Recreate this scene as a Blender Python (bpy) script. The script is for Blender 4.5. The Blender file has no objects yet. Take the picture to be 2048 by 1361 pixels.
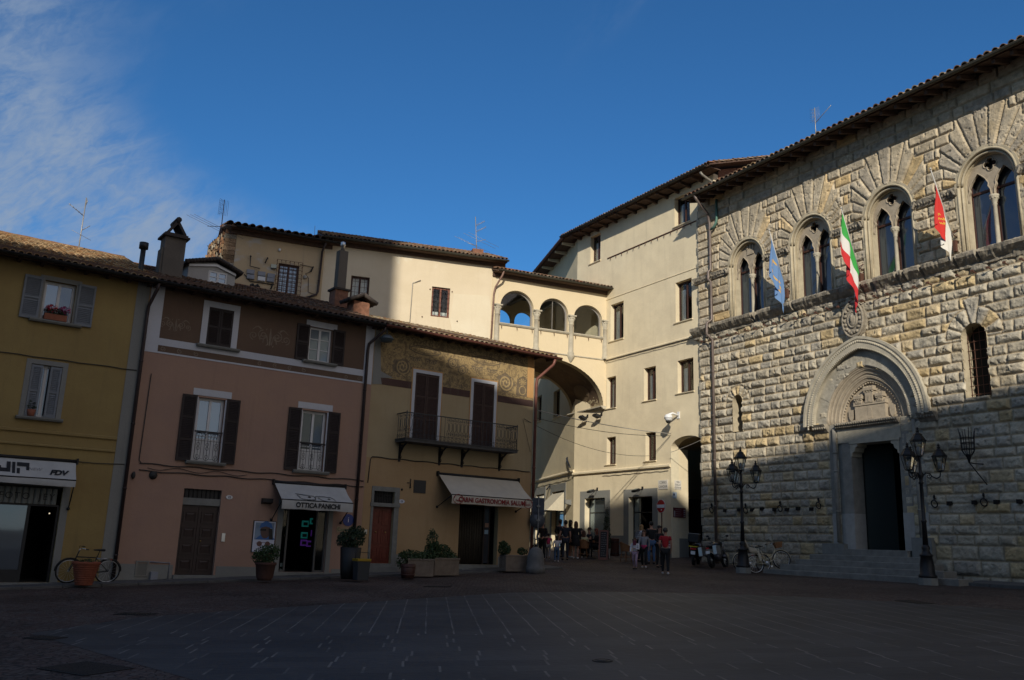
import bpy,bmesh,math,random
import numpy as np
from mathutils import Vector,Matrix
from mathutils.geometry import tessellate_polygon
random.seed(7)
rng=np.random.default_rng(11)
S=bpy.context.scene
R_=math.radians
COL=S.collection
# ------------------------------------------------------------------ camera, sky, sun
FPX,CXP,CYP=1750.0,1024.0,680.5
PITCH,ROLL=R_(13.17),R_(1.955)
CAM=np.array([0.0,0.0,1.8])
_c,_s=math.cos(PITCH),math.sin(PITCH)
_f=np.array([0,_c,_s]);_u=np.array([0,-_s,_c]);_r=np.array([1.0,0,0])
_rr=_r*math.cos(ROLL)+_u*math.sin(ROLL)
_uu=-_r*math.sin(ROLL)+_u*math.cos(ROLL)
cam=bpy.data.cameras.new('camera')
cam.sensor_width=36.0
cam.lens=FPX/2048*36.0
cam.clip_start,cam.clip_end=0.1,3000
co=bpy.data.objects.new('camera',cam)
COL.objects.link(co)
m=Matrix.Identity(4)
for i in range(3):
 m[i][0],m[i][1],m[i][2],m[i][3]=_rr[i],_uu[i],-_f[i],CAM[i]
co.matrix_world=m
S.camera=co
S.view_settings.view_transform='Standard'
S.view_settings.look='None'
S.view_settings.exposure=0.0
S.view_settings.gamma=1.0
SUN_AZ,SUN_EL=182.0,26.0
W=bpy.data.worlds.new('World');S.world=W
W.use_nodes=True
nt=W.node_tree;nt.nodes.clear()
def N(t,typ,**kw):
 n=t.nodes.new(typ)
 for k,v in kw.items():
  if k in n.inputs:n.inputs[k].default_value=v
  else:setattr(n,k,v)
 return n
sky=N(nt,'ShaderNodeTexSky',sky_type='NISHITA')
sky.sun_disc=False
sky.sun_elevation=R_(SUN_EL);sky.sun_rotation=R_(SUN_AZ)
sky.altitude=300;sky.air_density=1.0;sky.dust_density=0.35;sky.ozone_density=3.2
tc=N(nt,'ShaderNodeTexCoord')
sep=N(nt,'ShaderNodeSeparateXYZ');nt.links.new(tc.outputs['Generated'],sep.inputs[0])
def M(t,op,a,b=None,c=None,clamp=False):
 n=t.nodes.new('ShaderNodeMath');n.operation=op;n.use_clamp=clamp
 for i,q in enumerate((a,b,c)):
  if q is None:continue
  if isinstance(q,(int,float)):n.inputs[i].default_value=q
  else:t.links.new(q,n.inputs[i])
 return n.outputs[0]
az=M(nt,'ARCTAN2',sep.outputs[0],sep.outputs[1])
hyp=M(nt,'SQRT',M(nt,'ADD',M(nt,'MULTIPLY',sep.outputs[0],sep.outputs[0]),M(nt,'MULTIPLY',sep.outputs[1],sep.outputs[1])))
el=M(nt,'ARCTAN2',sep.outputs[2],hyp)
comb=N(nt,'ShaderNodeCombineXYZ')
nt.links.new(M(nt,'ADD',M(nt,'MULTIPLY',az,0.80),M(nt,'MULTIPLY',el,0.60)),comb.inputs[0])
nt.links.new(M(nt,'MULTIPLY',M(nt,'SUBTRACT',M(nt,'MULTIPLY',el,0.80),M(nt,'MULTIPLY',az,0.60)),2.2),comb.inputs[1])
nz=N(nt,'ShaderNodeTexNoise',Scale=9.0,Detail=9.0,Roughness=0.62,Distortion=0.7);nt.links.new(comb.outputs[0],nz.inputs['Vector'])
nz2=N(nt,'ShaderNodeTexNoise',Scale=2.6,Detail=4.0,Roughness=0.5);nt.links.new(comb.outputs[0],nz2 .inputs['Vector'])
nz3=N(nt,'ShaderNodeTexNoise',Scale=42.0,Detail=4.0,Roughness=0.6,Distortion=1.2);nt.links.new(comb.outputs[0],nz3 .inputs['Vector'])
edge=M(nt,'ADD',M(nt,'MULTIPLY',M(nt,'MAXIMUM',M(nt,'SUBTRACT',0.445,el),0.0),1.9),-0.475)
d=M(nt,'SUBTRACT',edge,az)
d=M(nt,'ADD',d,M(nt,'MULTIPLY',M(nt,'SUBTRACT',nz2 .outputs['Fac'],0.5),0.20))
bank=N(nt,'ShaderNodeMapRange',interpolation_type='SMOOTHSTEP');nt.links.new(d,bank.inputs[0])
bank.inputs[1].default_value=-0.05;bank.inputs[2].default_value=0.15
tex=M(nt,'ADD',M(nt,'MULTIPLY',nz.outputs['Fac'],0.75),M(nt,'MULTIPLY',nz3 .outputs['Fac'],0.25))
wis=N(nt,'ShaderNodeMapRange',interpolation_type='SMOOTHSTEP');nt.links.new(tex,wis.inputs[0])
wis.inputs[1].default_value=0.33;wis.inputs[2].default_value=0.66
cl=M(nt,'MULTIPLY',bank.outputs[0],M(nt,'ADD',M(nt,'MULTIPLY',wis.outputs[0],0.85),0.15))
hi=N(nt,'ShaderNodeMapRange',interpolation_type='SMOOTHSTEP');nt.links.new(el,hi.inputs[0])
hi.inputs[1].default_value=0.46;hi.inputs[2].default_value=0.66
hw=N(nt,'ShaderNodeMapRange',interpolation_type='SMOOTHSTEP');nt.links.new(nz2 .outputs['Fac'],hw.inputs[0])
hw.inputs[1].default_value=0.52;hw.inputs[2].default_value=0.75
cl2=M(nt,'MULTIPLY',M(nt,'MULTIPLY',hi.outputs[0],hw.outputs[0]),M(nt,'MULTIPLY',wis.outputs[0],0.34))
fac=M(nt,'MULTIPLY',M(nt,'ADD',cl,cl2,clamp=True),0.85)
mixc=N(nt,'ShaderNodeMix',data_type='RGBA');mixc.inputs[7].default_value=(3.3,4.2,5.6,1)
tint=N(nt,'ShaderNodeMix',data_type='RGBA',blend_type='MULTIPLY');tint.inputs[0].default_value=1.0
nt.links.new(sky.outputs[0],tint.inputs[6]);tint.inputs[7].default_value=(0.40,0.92,1.30,1)
nt.links.new(fac,mixc.inputs[0]);nt.links.new(tint.outputs[2],mixc.inputs[6])
bk=N(nt,'ShaderNodeMapRange',interpolation_type='SMOOTHSTEP');nt.links.new(M(nt,'ADD',M(nt,'ADD',M(nt,'MULTIPLY',sep.outputs[1],-0.72),M(nt,'MULTIPLY',sep.outputs[0],0.62)),M(nt,'MULTIPLY',sep.outputs[2],0.15)),bk.inputs[0])  # bright warm cloud bank added behind the camera as fill for shaded fronts
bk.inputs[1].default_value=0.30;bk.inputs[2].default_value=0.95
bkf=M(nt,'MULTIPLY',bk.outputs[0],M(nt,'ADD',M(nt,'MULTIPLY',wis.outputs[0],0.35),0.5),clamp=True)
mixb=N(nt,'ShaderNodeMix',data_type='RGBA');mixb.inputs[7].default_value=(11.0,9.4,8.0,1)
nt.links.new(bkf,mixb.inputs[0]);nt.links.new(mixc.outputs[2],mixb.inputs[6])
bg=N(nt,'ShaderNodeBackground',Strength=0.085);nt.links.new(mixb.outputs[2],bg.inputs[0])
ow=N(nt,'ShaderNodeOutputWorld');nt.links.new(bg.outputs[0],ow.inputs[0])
sl=bpy.data.lights.new('sun','SUN');sl.energy=4.25;sl.angle=R_(0.53);sl.color=(1.0,0.93,0.79)
so=bpy.data.objects.new('sun',sl);COL.objects.link(so)
_sd=Vector((math.sin(R_(SUN_AZ))*math.cos(R_(SUN_EL)),math.cos(R_(SUN_AZ))*math.cos(R_(SUN_EL)),math.sin(R_(SUN_EL))))
so.rotation_euler=_sd.to_track_quat('Z','Y').to_euler();so.location=_sd*100
# ------------------------------------------------------------------ materials
MATS={}
def newmat(name):
 mt=bpy.data.materials.new(name);mt.use_nodes=True
 t=mt.node_tree;b=t.nodes['Principled BSDF']
 MATS[name]=mt
 return mt,t,b
def mat(name,col,rough=0.7,metal=0.0,var=0.0,scale=6.0,bump=0.0,bscale=60.0,spec=0.4):
 if name in MATS:return MATS[name]
 mt,t,b=newmat(name)
 b.inputs['Roughness'].default_value=rough;b.inputs['Metallic'].default_value=metal
 b.inputs['Specular IOR Level'].default_value=spec
 b.inputs['Base Color'].default_value=(*col,1)
 if var or bump:
  tcn=N(t,'ShaderNodeTexCoord')
  if var:
   n=N(t,'ShaderNodeTexNoise',Scale=scale,Detail=6.0,Roughness=0.6);t.links.new(tcn.outputs['Object'],n.inputs['Vector'])
   r=N(t,'ShaderNodeMapRange');t.links.new(n.outputs['Fac'],r.inputs[0])
   r.inputs[1].default_value=0.25;r.inputs[2].default_value=0.75;r.inputs[3].default_value=1-var;r.inputs[4].default_value=1+var
   mx=N(t,'ShaderNodeMix',data_type='RGBA',blend_type='MULTIPLY');mx.inputs[0].default_value=1;mx.inputs[6].default_value=(*col,1)
   t.links.new(r.outputs[0],mx.inputs[7]);t.links.new(mx.outputs[2],b.inputs['Base Color'])
  if bump:
   n2=N(t,'ShaderNodeTexNoise',Scale=bscale,Detail=5.0);t.links.new(tcn.outputs['Object'],n2 .inputs['Vector'])
   bp=N(t,'ShaderNodeBump',Strength=bump,Distance=0.02);t.links.new(n2 .outputs['Fac'],bp.inputs['Height']);t.links.new(bp.outputs[0],b.inputs['Normal'])
 return mt
def plaster(name,col,col2,dirt,dirt_amt=0.5,low=None,patch=None,ppos=0.62,bump=0.25):
 """lime plaster: two tones in big soft clouds, vertical rain streaks, fine grain, optional pale repair patches"""
 mt,t,b=newmat(name)
 b.inputs['Roughness'].default_value=0.92;b.inputs['Specular IOR Level'].default_value=0.15
 tcn=N(t,'ShaderNodeTexCoord');o=tcn.outputs['Object']
 n1=N(t,'ShaderNodeTexNoise',Scale=0.55,Detail=8.0,Roughness=0.62);t.links.new(o,n1 .inputs['Vector'])
 r1=N(t,'ShaderNodeMapRange',interpolation_type='SMOOTHSTEP');t.links.new(n1 .outputs['Fac'],r1 .inputs[0]);r1 .inputs[1].default_value=0.34;r1 .inputs[2].default_value=0.66
 mx=N(t,'ShaderNodeMix',data_type='RGBA');mx.inputs[6].default_value=(*col,1);mx.inputs[7].default_value=(*col2,1);t.links.new(r1 .outputs[0],mx.inputs[0])
 mp=N(t,'ShaderNodeMapping');mp.inputs['Scale'].default_value=(3.2,3.2,0.22);t.links.new(o,mp.inputs[0])
 n2=N(t,'ShaderNodeTexNoise',Scale=1.3,Detail=7.0,Roughness=0.65);t.links.new(mp.outputs[0],n2 .inputs['Vector'])
 r2=N(t,'ShaderNodeMapRange',interpolation_type='SMOOTHSTEP');t.links.new(n2 .outputs['Fac'],r2 .inputs[0]);r2 .inputs[1].default_value=0.50;r2 .inputs[2].default_value=0.80;r2 .inputs[4].default_value=dirt_amt
 mx2=N(t,'ShaderNodeMix',data_type='RGBA');t.links.new(r2 .outputs[0],mx2 .inputs[0]);t.links.new(mx.outputs[2],mx2 .inputs[6]);mx2 .inputs[7].default_value=(*dirt,1)
 last=mx2 .outputs[2]
 if patch:
  n4=N(t,'ShaderNodeTexNoise',Scale=0.42,Detail=7.0,Roughness=0.58,Distortion=0.6);t.links.new(o,n4 .inputs['Vector'])
  r4=N(t,'ShaderNodeMapRange',interpolation_type='SMOOTHSTEP');t.links.new(n4 .outputs['Fac'],r4 .inputs[0]);r4 .inputs[1].default_value=ppos;r4 .inputs[2].default_value=ppos+0.06;r4 .inputs[4].default_value=0.75
  mx4=N(t,'ShaderNodeMix',data_type='RGBA');t.links.new(r4 .outputs[0],mx4 .inputs[0]);t.links.new(last,mx4 .inputs[6]);mx4 .inputs[7].default_value=(*patch,1)
  last=mx4 .outputs[2]
 n3=N(t,'ShaderNodeTexNoise',Scale=34.0,Detail=6.0,Roughness=0.7);t.links.new(o,n3 .inputs['Vector'])
 r3=N(t,'ShaderNodeMapRange');t.links.new(n3 .outputs['Fac'],r3 .inputs[0]);r3 .inputs[3].default_value=0.86;r3 .inputs[4].default_value=1.12
 mx3=N(t,'ShaderNodeMix',data_type='RGBA',blend_type='MULTIPLY');mx3 .inputs[0].default_value=1;t.links.new(last,mx3 .inputs[6]);t.links.new(r3 .outputs[0],mx3 .inputs[7])
 t.links.new(mx3 .outputs[2],b.inputs['Base Color'])
 bp=N(t,'ShaderNodeBump',Strength=bump,Distance=0.02);t.links.new(n3 .outputs['Fac'],bp.inputs['Height'])
 n5=N(t,'ShaderNodeTexNoise',Scale=1.6,Detail=5.0);t.links.new(o,n5 .inputs['Vector'])
 bp2=N(t,'ShaderNodeBump',Strength=0.5,Distance=0.05);t.links.new(n5 .outputs['Fac'],bp2 .inputs['Height']);t.links.new(bp.outputs[0],bp2 .inputs['Normal'])
 t.links.new(bp2 .outputs[0],b.inputs['Normal'])
 return mt
def attrmat(name,rough=0.9,bump=0.5,bscale=18.0,bdist=0.03,grain=0.25,gscale=9.0,lichen=None):
 """colour per stone / tile from the mesh attribute 'Col', weathered by noise"""
 mt,t,b=newmat(name)
 b.inputs['Roughness'].default_value=rough;b.inputs['Specular IOR Level'].default_value=0.15
 at=N(t,'ShaderNodeAttribute',attribute_name='Col');tcn=N(t,'ShaderNodeTexCoord')
 n=N(t,'ShaderNodeTexNoise',Scale=gscale,Detail=8.0,Roughness=0.68);t.links.new(tcn.outputs['Object'],n.inputs['Vector'])
 r=N(t,'ShaderNodeMapRange');t.links.new(n.outputs['Fac'],r.inputs[0]);r.inputs[1].default_value=0.25;r.inputs[2].default_value=0.75;r.inputs[3].default_value=1-grain;r.inputs[4].default_value=1+grain
 mx=N(t,'ShaderNodeMix',data_type='RGBA',blend_type='MULTIPLY');mx.inputs[0].default_value=1;t.links.new(at.outputs['Color'],mx.inputs[6]);t.links.new(r.outputs[0],mx.inputs[7])
 last=mx.outputs[2]
 if lichen:
  n4=N(t,'ShaderNodeTexNoise',Scale=5.5,Detail=6.0,Roughness=0.7);t.links.new(tcn.outputs['Object'],n4 .inputs['Vector'])
  r4=N(t,'ShaderNodeMapRange',interpolation_type='SMOOTHSTEP');t.links.new(n4 .outputs['Fac'],r4 .inputs[0]);r4 .inputs[1].default_value=0.5;r4 .inputs[2].default_value=0.66;r4 .inputs[4].default_value=0.8
  m4=N(t,'ShaderNodeMix',data_type='RGBA');t.links.new(r4 .outputs[0],m4 .inputs[0]);t.links.new(last,m4 .inputs[6]);m4 .inputs[7].default_value=(*lichen,1);last=m4 .outputs[2]
 t.links.new(last,b.inputs['Base Color'])
 n2=N(t,'ShaderNodeTexNoise',Scale=bscale,Detail=8.0,Roughness=0.65);t.links.new(tcn.outputs['Object'],n2 .inputs['Vector'])
 bp=N(t,'ShaderNodeBump',Strength=bump,Distance=bdist);t.links.new(n2 .outputs['Fac'],bp.inputs['Height']);t.links.new(bp.outputs[0],b.inputs['Normal'])
 return mt
def glassmat(name,col=(0.02,0.025,0.03),rough=0.04,refl=0.22):
 mt,t,b=newmat(name)
 b.inputs['Base Color'].default_value=(*col,1);b.inputs['Roughness'].default_value=0.6
 g=N(t,'ShaderNodeBsdfGlossy',Roughness=rough);g.inputs[0].default_value=(0.62,0.8,1,1)  # blue tint stands in for blue sky in the reflections
 lw=N(t,'ShaderNodeLayerWeight',Blend=0.25)
 f=M(t,'ADD',M(t,'MULTIPLY',lw.outputs['Fresnel'],0.7),refl,clamp=True)
 ms=N(t,'ShaderNodeMixShader');t.links.new(f,ms.inputs[0]);t.links.new(b.outputs[0],ms.inputs[1]);t.links.new(g.outputs[0],ms.inputs[2])
 t.links.new(ms.outputs[0],t.nodes['Material Output'].inputs[0])
 n=N(t,'ShaderNodeTexNoise',Scale=1.2);tcn=N(t,'ShaderNodeTexCoord');t.links.new(tcn.outputs['Object'],n.inputs['Vector'])
 bp=N(t,'ShaderNodeBump',Strength=0.05,Distance=0.02);t.links.new(n.outputs['Fac'],bp.inputs['Height']);t.links.new(bp.outputs[0],g.inputs['Normal'])
 return mt
def clearglass(name):
 mt,t,b=newmat(name)
 tr=N(t,'ShaderNodeBsdfTransparent');tr.inputs[0].default_value=(0.93,0.95,0.95,1)
 g=N(t,'ShaderNodeBsdfGlossy',Roughness=0.03)
 lw=N(t,'ShaderNodeLayerWeight',Blend=0.15);f=M(t,'ADD',M(t,'MULTIPLY',lw.outputs['Fresnel'],0.8),0.03,clamp=True)
 ms=N(t,'ShaderNodeMixShader');t.links.new(f,ms.inputs[0]);t.links.new(tr.outputs[0],ms.inputs[1]);t.links.new(g.outputs[0],ms.inputs[2])
 t.links.new(ms.outputs[0],t.nodes['Material Output'].inputs[0])
 return mt
def emat(name,col,k):
 mt,t,b=newmat(name)
 b.inputs['Base Color'].default_value=(*col,1)
 b.inputs['Emission Color'].default_value=(*col,1);b.inputs['Emission Strength'].default_value=k
 return mt
IRON=mat('wrought_iron',(0.018,0.018,0.02),0.5,0.3,var=0.3,scale=20)
RUST=mat('rusty_iron',(0.10,0.045,0.03),0.85,0.1,var=0.4,scale=30)
BROWNW=mat('brown_wood',(0.055,0.022,0.016),0.6,var=0.25,scale=9)
SHUT=mat('dark_shutter',(0.022,0.014,0.013),0.65,var=0.25,scale=8)
SHUTB=mat('brown_shutter',(0.05,0.027,0.022),0.65,var=0.25,scale=8)
SHUTG=mat('grey_shutter',(0.155,0.17,0.19),0.6,var=0.15,scale=8)
WHITEP=mat('white_paint',(0.62,0.62,0.62),0.6,var=0.06,scale=5)
STONEG=mat('grey_stone',(0.19,0.19,0.175),0.9,var=0.18,scale=5,bump=0.4,bscale=40)
STONEW=mat('pale_stone',(0.43,0.385,0.30),0.9,var=0.2,scale=4,bump=0.5,bscale=25)
CORNST=mat('weathered_cornice',(0.27,0.235,0.185),0.95,var=0.45,scale=5,bump=0.9,bscale=14)
CASTLE=mat('relief_stone',(0.36,0.30,0.225),0.9,var=0.22,scale=5,bump=0.45,bscale=30)
GUTTER=mat('dark_gutter',(0.028,0.028,0.028),0.5,0.4,var=0.3)
COPPER=mat('painted_copper',(0.16,0.06,0.045),0.5,0.2,var=0.3,scale=4)
SOFFIT=mat('soffit_wood',(0.085,0.05,0.035),0.85,var=0.3,scale=6)
GLASS=glassmat('window_glass')
GLASSL=glassmat('sky_glass',(0.10,0.125,0.15),0.05,0.15)  # bluish base tone stands in for reflected sky
GLASSD=glassmat('dark_glass',(0.012,0.016,0.025),0.04,0.10)
CLEAR=clearglass('clear_glass')
CURT=mat('net_curtain',(0.62,0.62,0.58),0.9,var=0.15,scale=12)
DARKIN=mat('dark_interior',(0.012,0.011,0.010),0.95)
CANVAS=mat('awning_canvas',(0.42,0.42,0.41),0.9,var=0.13,scale=2.5,bump=0.2,bscale=3)
CANVASW=mat('cream_canvas',(0.50,0.45,0.37),0.9,var=0.1,scale=2.5,bump=0.2,bscale=3)
BLACK=mat('black_paint',(0.012,0.012,0.013),0.55)
REDTXT=mat('red_lettering',(0.22,0.02,0.02),0.8)
TERRA=mat('terracotta',(0.26,0.09,0.05),0.9,var=0.25,scale=7)
LEAF=mat('leaf_green',(0.032,0.06,0.02),0.6,var=0.4,scale=9)
LEAFD=mat('leaf_dark',(0.018,0.035,0.014),0.6,var=0.4,scale=9)
CONC=mat('planter_stone',(0.17,0.135,0.105),0.95,var=0.3,scale=4,bump=0.5,bscale=22)
BRICK=mat('old_brick',(0.20,0.095,0.06),0.95,var=0.4,scale=6,bump=0.6,bscale=12)
ALU=mat('aluminium',(0.55,0.56,0.57),0.35,0.9,var=0.05)
CHROME=mat('chrome',(0.7,0.7,0.7),0.15,1.0)
RUBBER=mat('tyre_rubber',(0.012,0.012,0.012),0.8)
WHITEPL=mat('white_plastic',(0.72,0.72,0.72),0.4)
WICKER=mat('wicker',(0.22,0.10,0.04),0.7,var=0.35,scale=40,bump=0.5,bscale=90)
CABLE=mat('cable',(0.03,0.028,0.026),0.7)
CABLEW=mat('pale_cable',(0.30,0.28,0.25),0.7)
TILE=attrmat('roof_tile',0.95,0.5,30.0,0.02,0.35,12.0)
TILEL=attrmat('lichen_tile',0.95,0.6,30.0,0.02,0.35,12.0,lichen=(0.24,0.19,0.05))
ASHLAR=attrmat('ashlar',0.95,0.9,9.0,0.05,0.30,7.0)
# ------------------------------------------------------------------ geometry helpers
GA,GB=0.0292,0.0224
def ground_z(x,y):
 t=min(max((y-33.5)/11.5,0),1)
 return GA*x+GB*y+.36*t*t*(3-2*t)
def ray(px,py):
 q=np.array([(px-CXP)/FPX,-(py-CYP)/FPX,1.0])
 return _rr*q[0]+_uu*q[1]+_f*q[2]
def gpt(px,py,dz=0.0):
 """pixel -> point on the sloping square (plus dz)"""
 d=ray(px,py);t=2.0;f=lambda t:CAM[2]+t*d[2]-dz-ground_z(t*d[0],t*d[1])
 while f(t)>0 and t<120:t+=.5
 a,b=t-.5,t
 for _ in range(30):
  c=(a+b)/2
  if f(c)>0:a=c
  else:b=c
 return Vector(CAM+b*d)
MW={}
class Plane:
 """vertical facade plane: local X along the facade (to the right), local Y into the building, Z up"""
 def __init__(s,p0,az,z0=0.0):
  a=R_(az);s.p0=np.array([p0[0],p0[1],0.0]);s.u=np.array([math.sin(a),math.cos(a),0]);s.i=np.array([-s.u[1],s.u[0],0])
  s.rot=math.atan2(s.u[1],s.u[0])
  s.m=Matrix.Translation(Vector(s.p0))@Matrix.Rotation(s.rot,4,'Z')
 def uz(s,px,py,y=0.0):
  d=ray(px,py);t=((s.p0+s.i*y-CAM)@s.i)/(d@s.i);X=CAM+t*d
  return float((X-s.p0)@s.u),float(X[2])
 def w(s,u,y,z):return Vector(s.p0+s.u*u+s.i*y+np.array([0,0,z]))
 def rect(s,tl,tr,br,bl,y=0.0):
  a,b,c,d=[s.uz(*q,y)for q in(tl,tr,br,bl)]
  return(a[0]+d[0])/2,(b[0]+c[0])/2,(c[1]+d[1])/2,(a[1]+b[1])/2
def thing(name,label,cat,loc=(0,0,0),rz=0.0,group=None):
 o=bpy.data.objects.new(name,None);COL.objects.link(o)
 o.location=loc;o.rotation_euler=(0,0,rz);o.empty_display_size=0.3
 o['label']=label;o['category']=cat
 if group:o['group']=group
 MW[o.name]=Matrix.Translation(Vector(loc))@Matrix.Rotation(rz,4,'Z')
 return o
def tag(o,label,cat,group=None):
 o['label']=label;o['category']=cat
 if group:o['group']=group
 return o
class MB:
 def __init__(s):s.v=[];s.f=[];s.mi=[];s.sm=[];s.c=[];s.col=(0.5,0.5,0.5)
 def add(s,vs,fs,mi=0,smooth=False):
  b=len(s.v);s.v.extend([tuple(q)for q in vs]);s.c.extend([s.col]*len(vs))
  for f in fs:s.f.append(tuple(b+i for i in f));s.mi.append(mi);s.sm.append(smooth)
  return s
 def box(s,x0,x1,y0,y1,z0,z1,mi=0):
  return s.add([(x0,y0,z0),(x1,y0,z0),(x1,y1,z0),(x0,y1,z0),(x0,y0,z1),(x1,y0,z1),(x1,y1,z1),(x0,y1,z1)],[(0,3,2,1),(4,5,6,7),(0,1,5,4),(1,2,6,5),(2,3,7,6),(3,0,4,7)],mi)
 def hexa(s,p,mi=0):
  return s.add(p,[(0,3,2,1),(4,5,6,7),(0,1,5,4),(1,2,6,5),(2,3,7,6),(3,0,4,7)],mi)
 def prism(s,poly,a0,a1,axis='y',holes=(),mi=0,back=True,outer=True):
  """poly in the plane normal to axis, extruded a0..a1; holes are cut right through"""
  mp={'y':lambda p,a:(p[0],a,p[1]),'x':lambda p,a:(a,p[0],p[1]),'z':lambda p,a:(p[0],p[1],a)}[axis]
  loops=[list(poly)]+[list(h)for h in holes]
  flat=[p for l in loops for p in l]
  tris=tessellate_polygon([[Vector((p[0],p[1],0))for p in l]for l in loops])
  n=len(flat)
  vs=[mp(p,a0)for p in flat]+[mp(p,a1)for p in flat]
  fs=[]
  for t in tris:
   a=(flat[t[1]][0]-flat[t[0]][0])*(flat[t[2]][1]-flat[t[0]][1])-(flat[t[1]][1]-flat[t[0]][1])*(flat[t[2]][0]-flat[t[0]][0])
   if abs(a)<1e-10:continue
   fs.append(tuple(t))
   if back:fs.append(tuple(n+i for i in reversed(t)))
  b=0
  for k,l in enumerate(loops):
   m_=len(l)
   if k>0 or outer:
    for i in range(m_):j=(i+1)%m_;fs.append((b+i,b+j,n+b+j,n+b+i))
   b+=m_
  return s.add(vs,fs,mi)
 def tube(s,pts,r,n=6,mi=0,caps=True,smooth=True,closed=False):
  pts=[Vector(p)for p in pts];K=len(pts)
  rs=r if isinstance(r,(list,tuple))else[r]*K
  vs=[];fs=[];up=None
  for i,p in enumerate(pts):
   if closed:t=pts[(i+1)%K]-pts[i-1]
   else:t=(pts[min(i+1,K-1)]-pts[max(i-1,0)])
   if t.length<1e-9:t=Vector((0,0,1))
   t.normalize()
   if up is None:
    up=Vector((0,0,1))if abs(t.z)<0.9 else Vector((1,0,0))
   a=t.cross(up)
   if a.length<1e-6:a=t.cross(Vector((0.3,1,0.1)))
   a.normalize();b=a.cross(t);up=b
   for k in range(n):
    q=2*math.pi*k/n
    vs.append(p+(a*math.cos(q)+b*math.sin(q))*rs[i])
  for i in range(K if closed else K-1):
   j=(i+1)%K
   for k in range(n):l=(k+1)%n;fs.append((i*n+k,i*n+l,j*n+l,j*n+k))
  if caps and not closed:fs.append(tuple(range(n)));fs.append(tuple((K-1)*n+k for k in reversed(range(n))))
  return s.add(vs,fs,mi,smooth)
 def lathe(s,prof,c=(0,0,0),n=12,mi=0,smooth=True,axis='z',a0=0.0,a1=2*math.pi,caps=True):
  vs=[];fs=[];full=abs(a1-a0-2*math.pi)<1e-6;K=n if full else n+1
  for r,z in prof:
   for k in range(K):
    q=a0+(a1-a0)*k/n;x,y=r*math.cos(q),r*math.sin(q)
    p=(x,y,z)if axis=='z' else((x,z,y)if axis=='y' else(z,x,y))
    vs.append((c[0]+p[0],c[1]+p[1],c[2]+p[2]))
  for i in range(len(prof)-1):
   for k in range(n):l=(k+1)%K;fs.append((i*K+k,i*K+l,(i+1)*K+l,(i+1)*K+k))
  if full and caps:
   if prof[0][0]>1e-6:fs.append(tuple(reversed(range(K))))
   if prof[-1][0]>1e-6:fs.append(tuple((len(prof)-1)*K+k for k in range(K)))
  return s.add(vs,fs,mi,smooth)
 def ball(s,c,r,nu=10,nv=7,mi=0,jit=0.0):
  rx,ry,rz=r if isinstance(r,(list,tuple))else(r,r,r)
  vs=[];fs=[]
  for i in range(nv+1):
   t=math.pi*i/nv
   for k in range(nu):
    q=2*math.pi*k/nu;j=1+random.uniform(-jit,jit)
    vs.append((c[0]+rx*j*math.sin(t)*math.cos(q),c[1]+ry*j*math.sin(t)*math.sin(q),c[2]+rz*j*math.cos(t)))
  for i in range(nv):
   for k in range(nu):l=(k+1)%nu;fs.append((i*nu+k,(i+1)*nu+k,(i+1)*nu+l,i*nu+l))
  return s.add(vs,fs,mi,True)
 def ribbon(s,pts,w,y,mi=0,th=0.004):
  """flat strip following pts (x,z), proud of the plane y by th"""
  n=len(pts);vs=[];fs=[]
  for i,p in enumerate(pts):
   a=pts[max(i-1,0)];b=pts[min(i+1,n-1)]
   dx,dz=b[0]-a[0],b[1]-a[1];l=math.hypot(dx,dz)or 1
   ww=(w[i]if isinstance(w,(list,tuple))else w)/2
   nx,nz_=-dz/l*ww,dx/l*ww
   vs+=[(p[0]+nx,y-th,p[1]+nz_),(p[0]-nx,y-th,p[1]-nz_)]
  for i in range(n-1):fs.append((2*i,2*i+1,2*i+3,2*i+2))
  return s.add(vs,fs,mi)
 def flat(s,poly,y,mi=0):
  return s.prism(poly,y-0.004,y,'y',mi=mi,back=False)
 def xform(s,M_,start=0):
  for i in range(start,len(s.v)):s.v[i]=tuple(M_@Vector(s.v[i]))
  return s
 def build(s,name,mats,parent=None,m=None,bevel=0.0,colors=False,label=None):
  me=bpy.data.meshes.new(name)
  me.from_pydata(s.v,[],s.f)
  for q in(mats if isinstance(mats,(list,tuple))else[mats]):me.materials.append(q)
  me.polygons.foreach_set('material_index',s.mi);me.polygons.foreach_set('use_smooth',s.sm)
  if colors:
   ca=me.color_attributes.new('Col','FLOAT_COLOR','POINT')
   ca.data.foreach_set('color',np.array([(*q,1)for q in s.c],dtype=np.float32).ravel())
  bm_=bmesh.new();bm_.from_mesh(me);bmesh.ops.recalc_face_normals(bm_,faces=bm_.faces);bm_.to_mesh(me);bm_.free()
  me.update()
  return link(name,me,parent,m,bevel,label)
def link(name,me,parent=None,m=None,bevel=0.0,label=None):
 o=bpy.data.objects.new(name,me);COL.objects.link(o)
 if m is None:m=MW[parent.name]if parent is not None else Matrix.Identity(4)
 if parent is not None:
  o.parent=parent;o.matrix_parent_inverse=MW[parent.name].inverted()
 o.matrix_basis=m;MW[o.name]=m
 if bevel:
  b=o.modifiers.new('bevel','BEVEL');b.width=bevel;b.segments=2;b.limit_method='ANGLE';b.angle_limit=R_(40)
 if label:o['label']=label
 return o
def struct(o):o['kind']='structure';return o
def children_of(o):return[c for c in bpy.data.objects if c.parent==o]
KIDS=None
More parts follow.
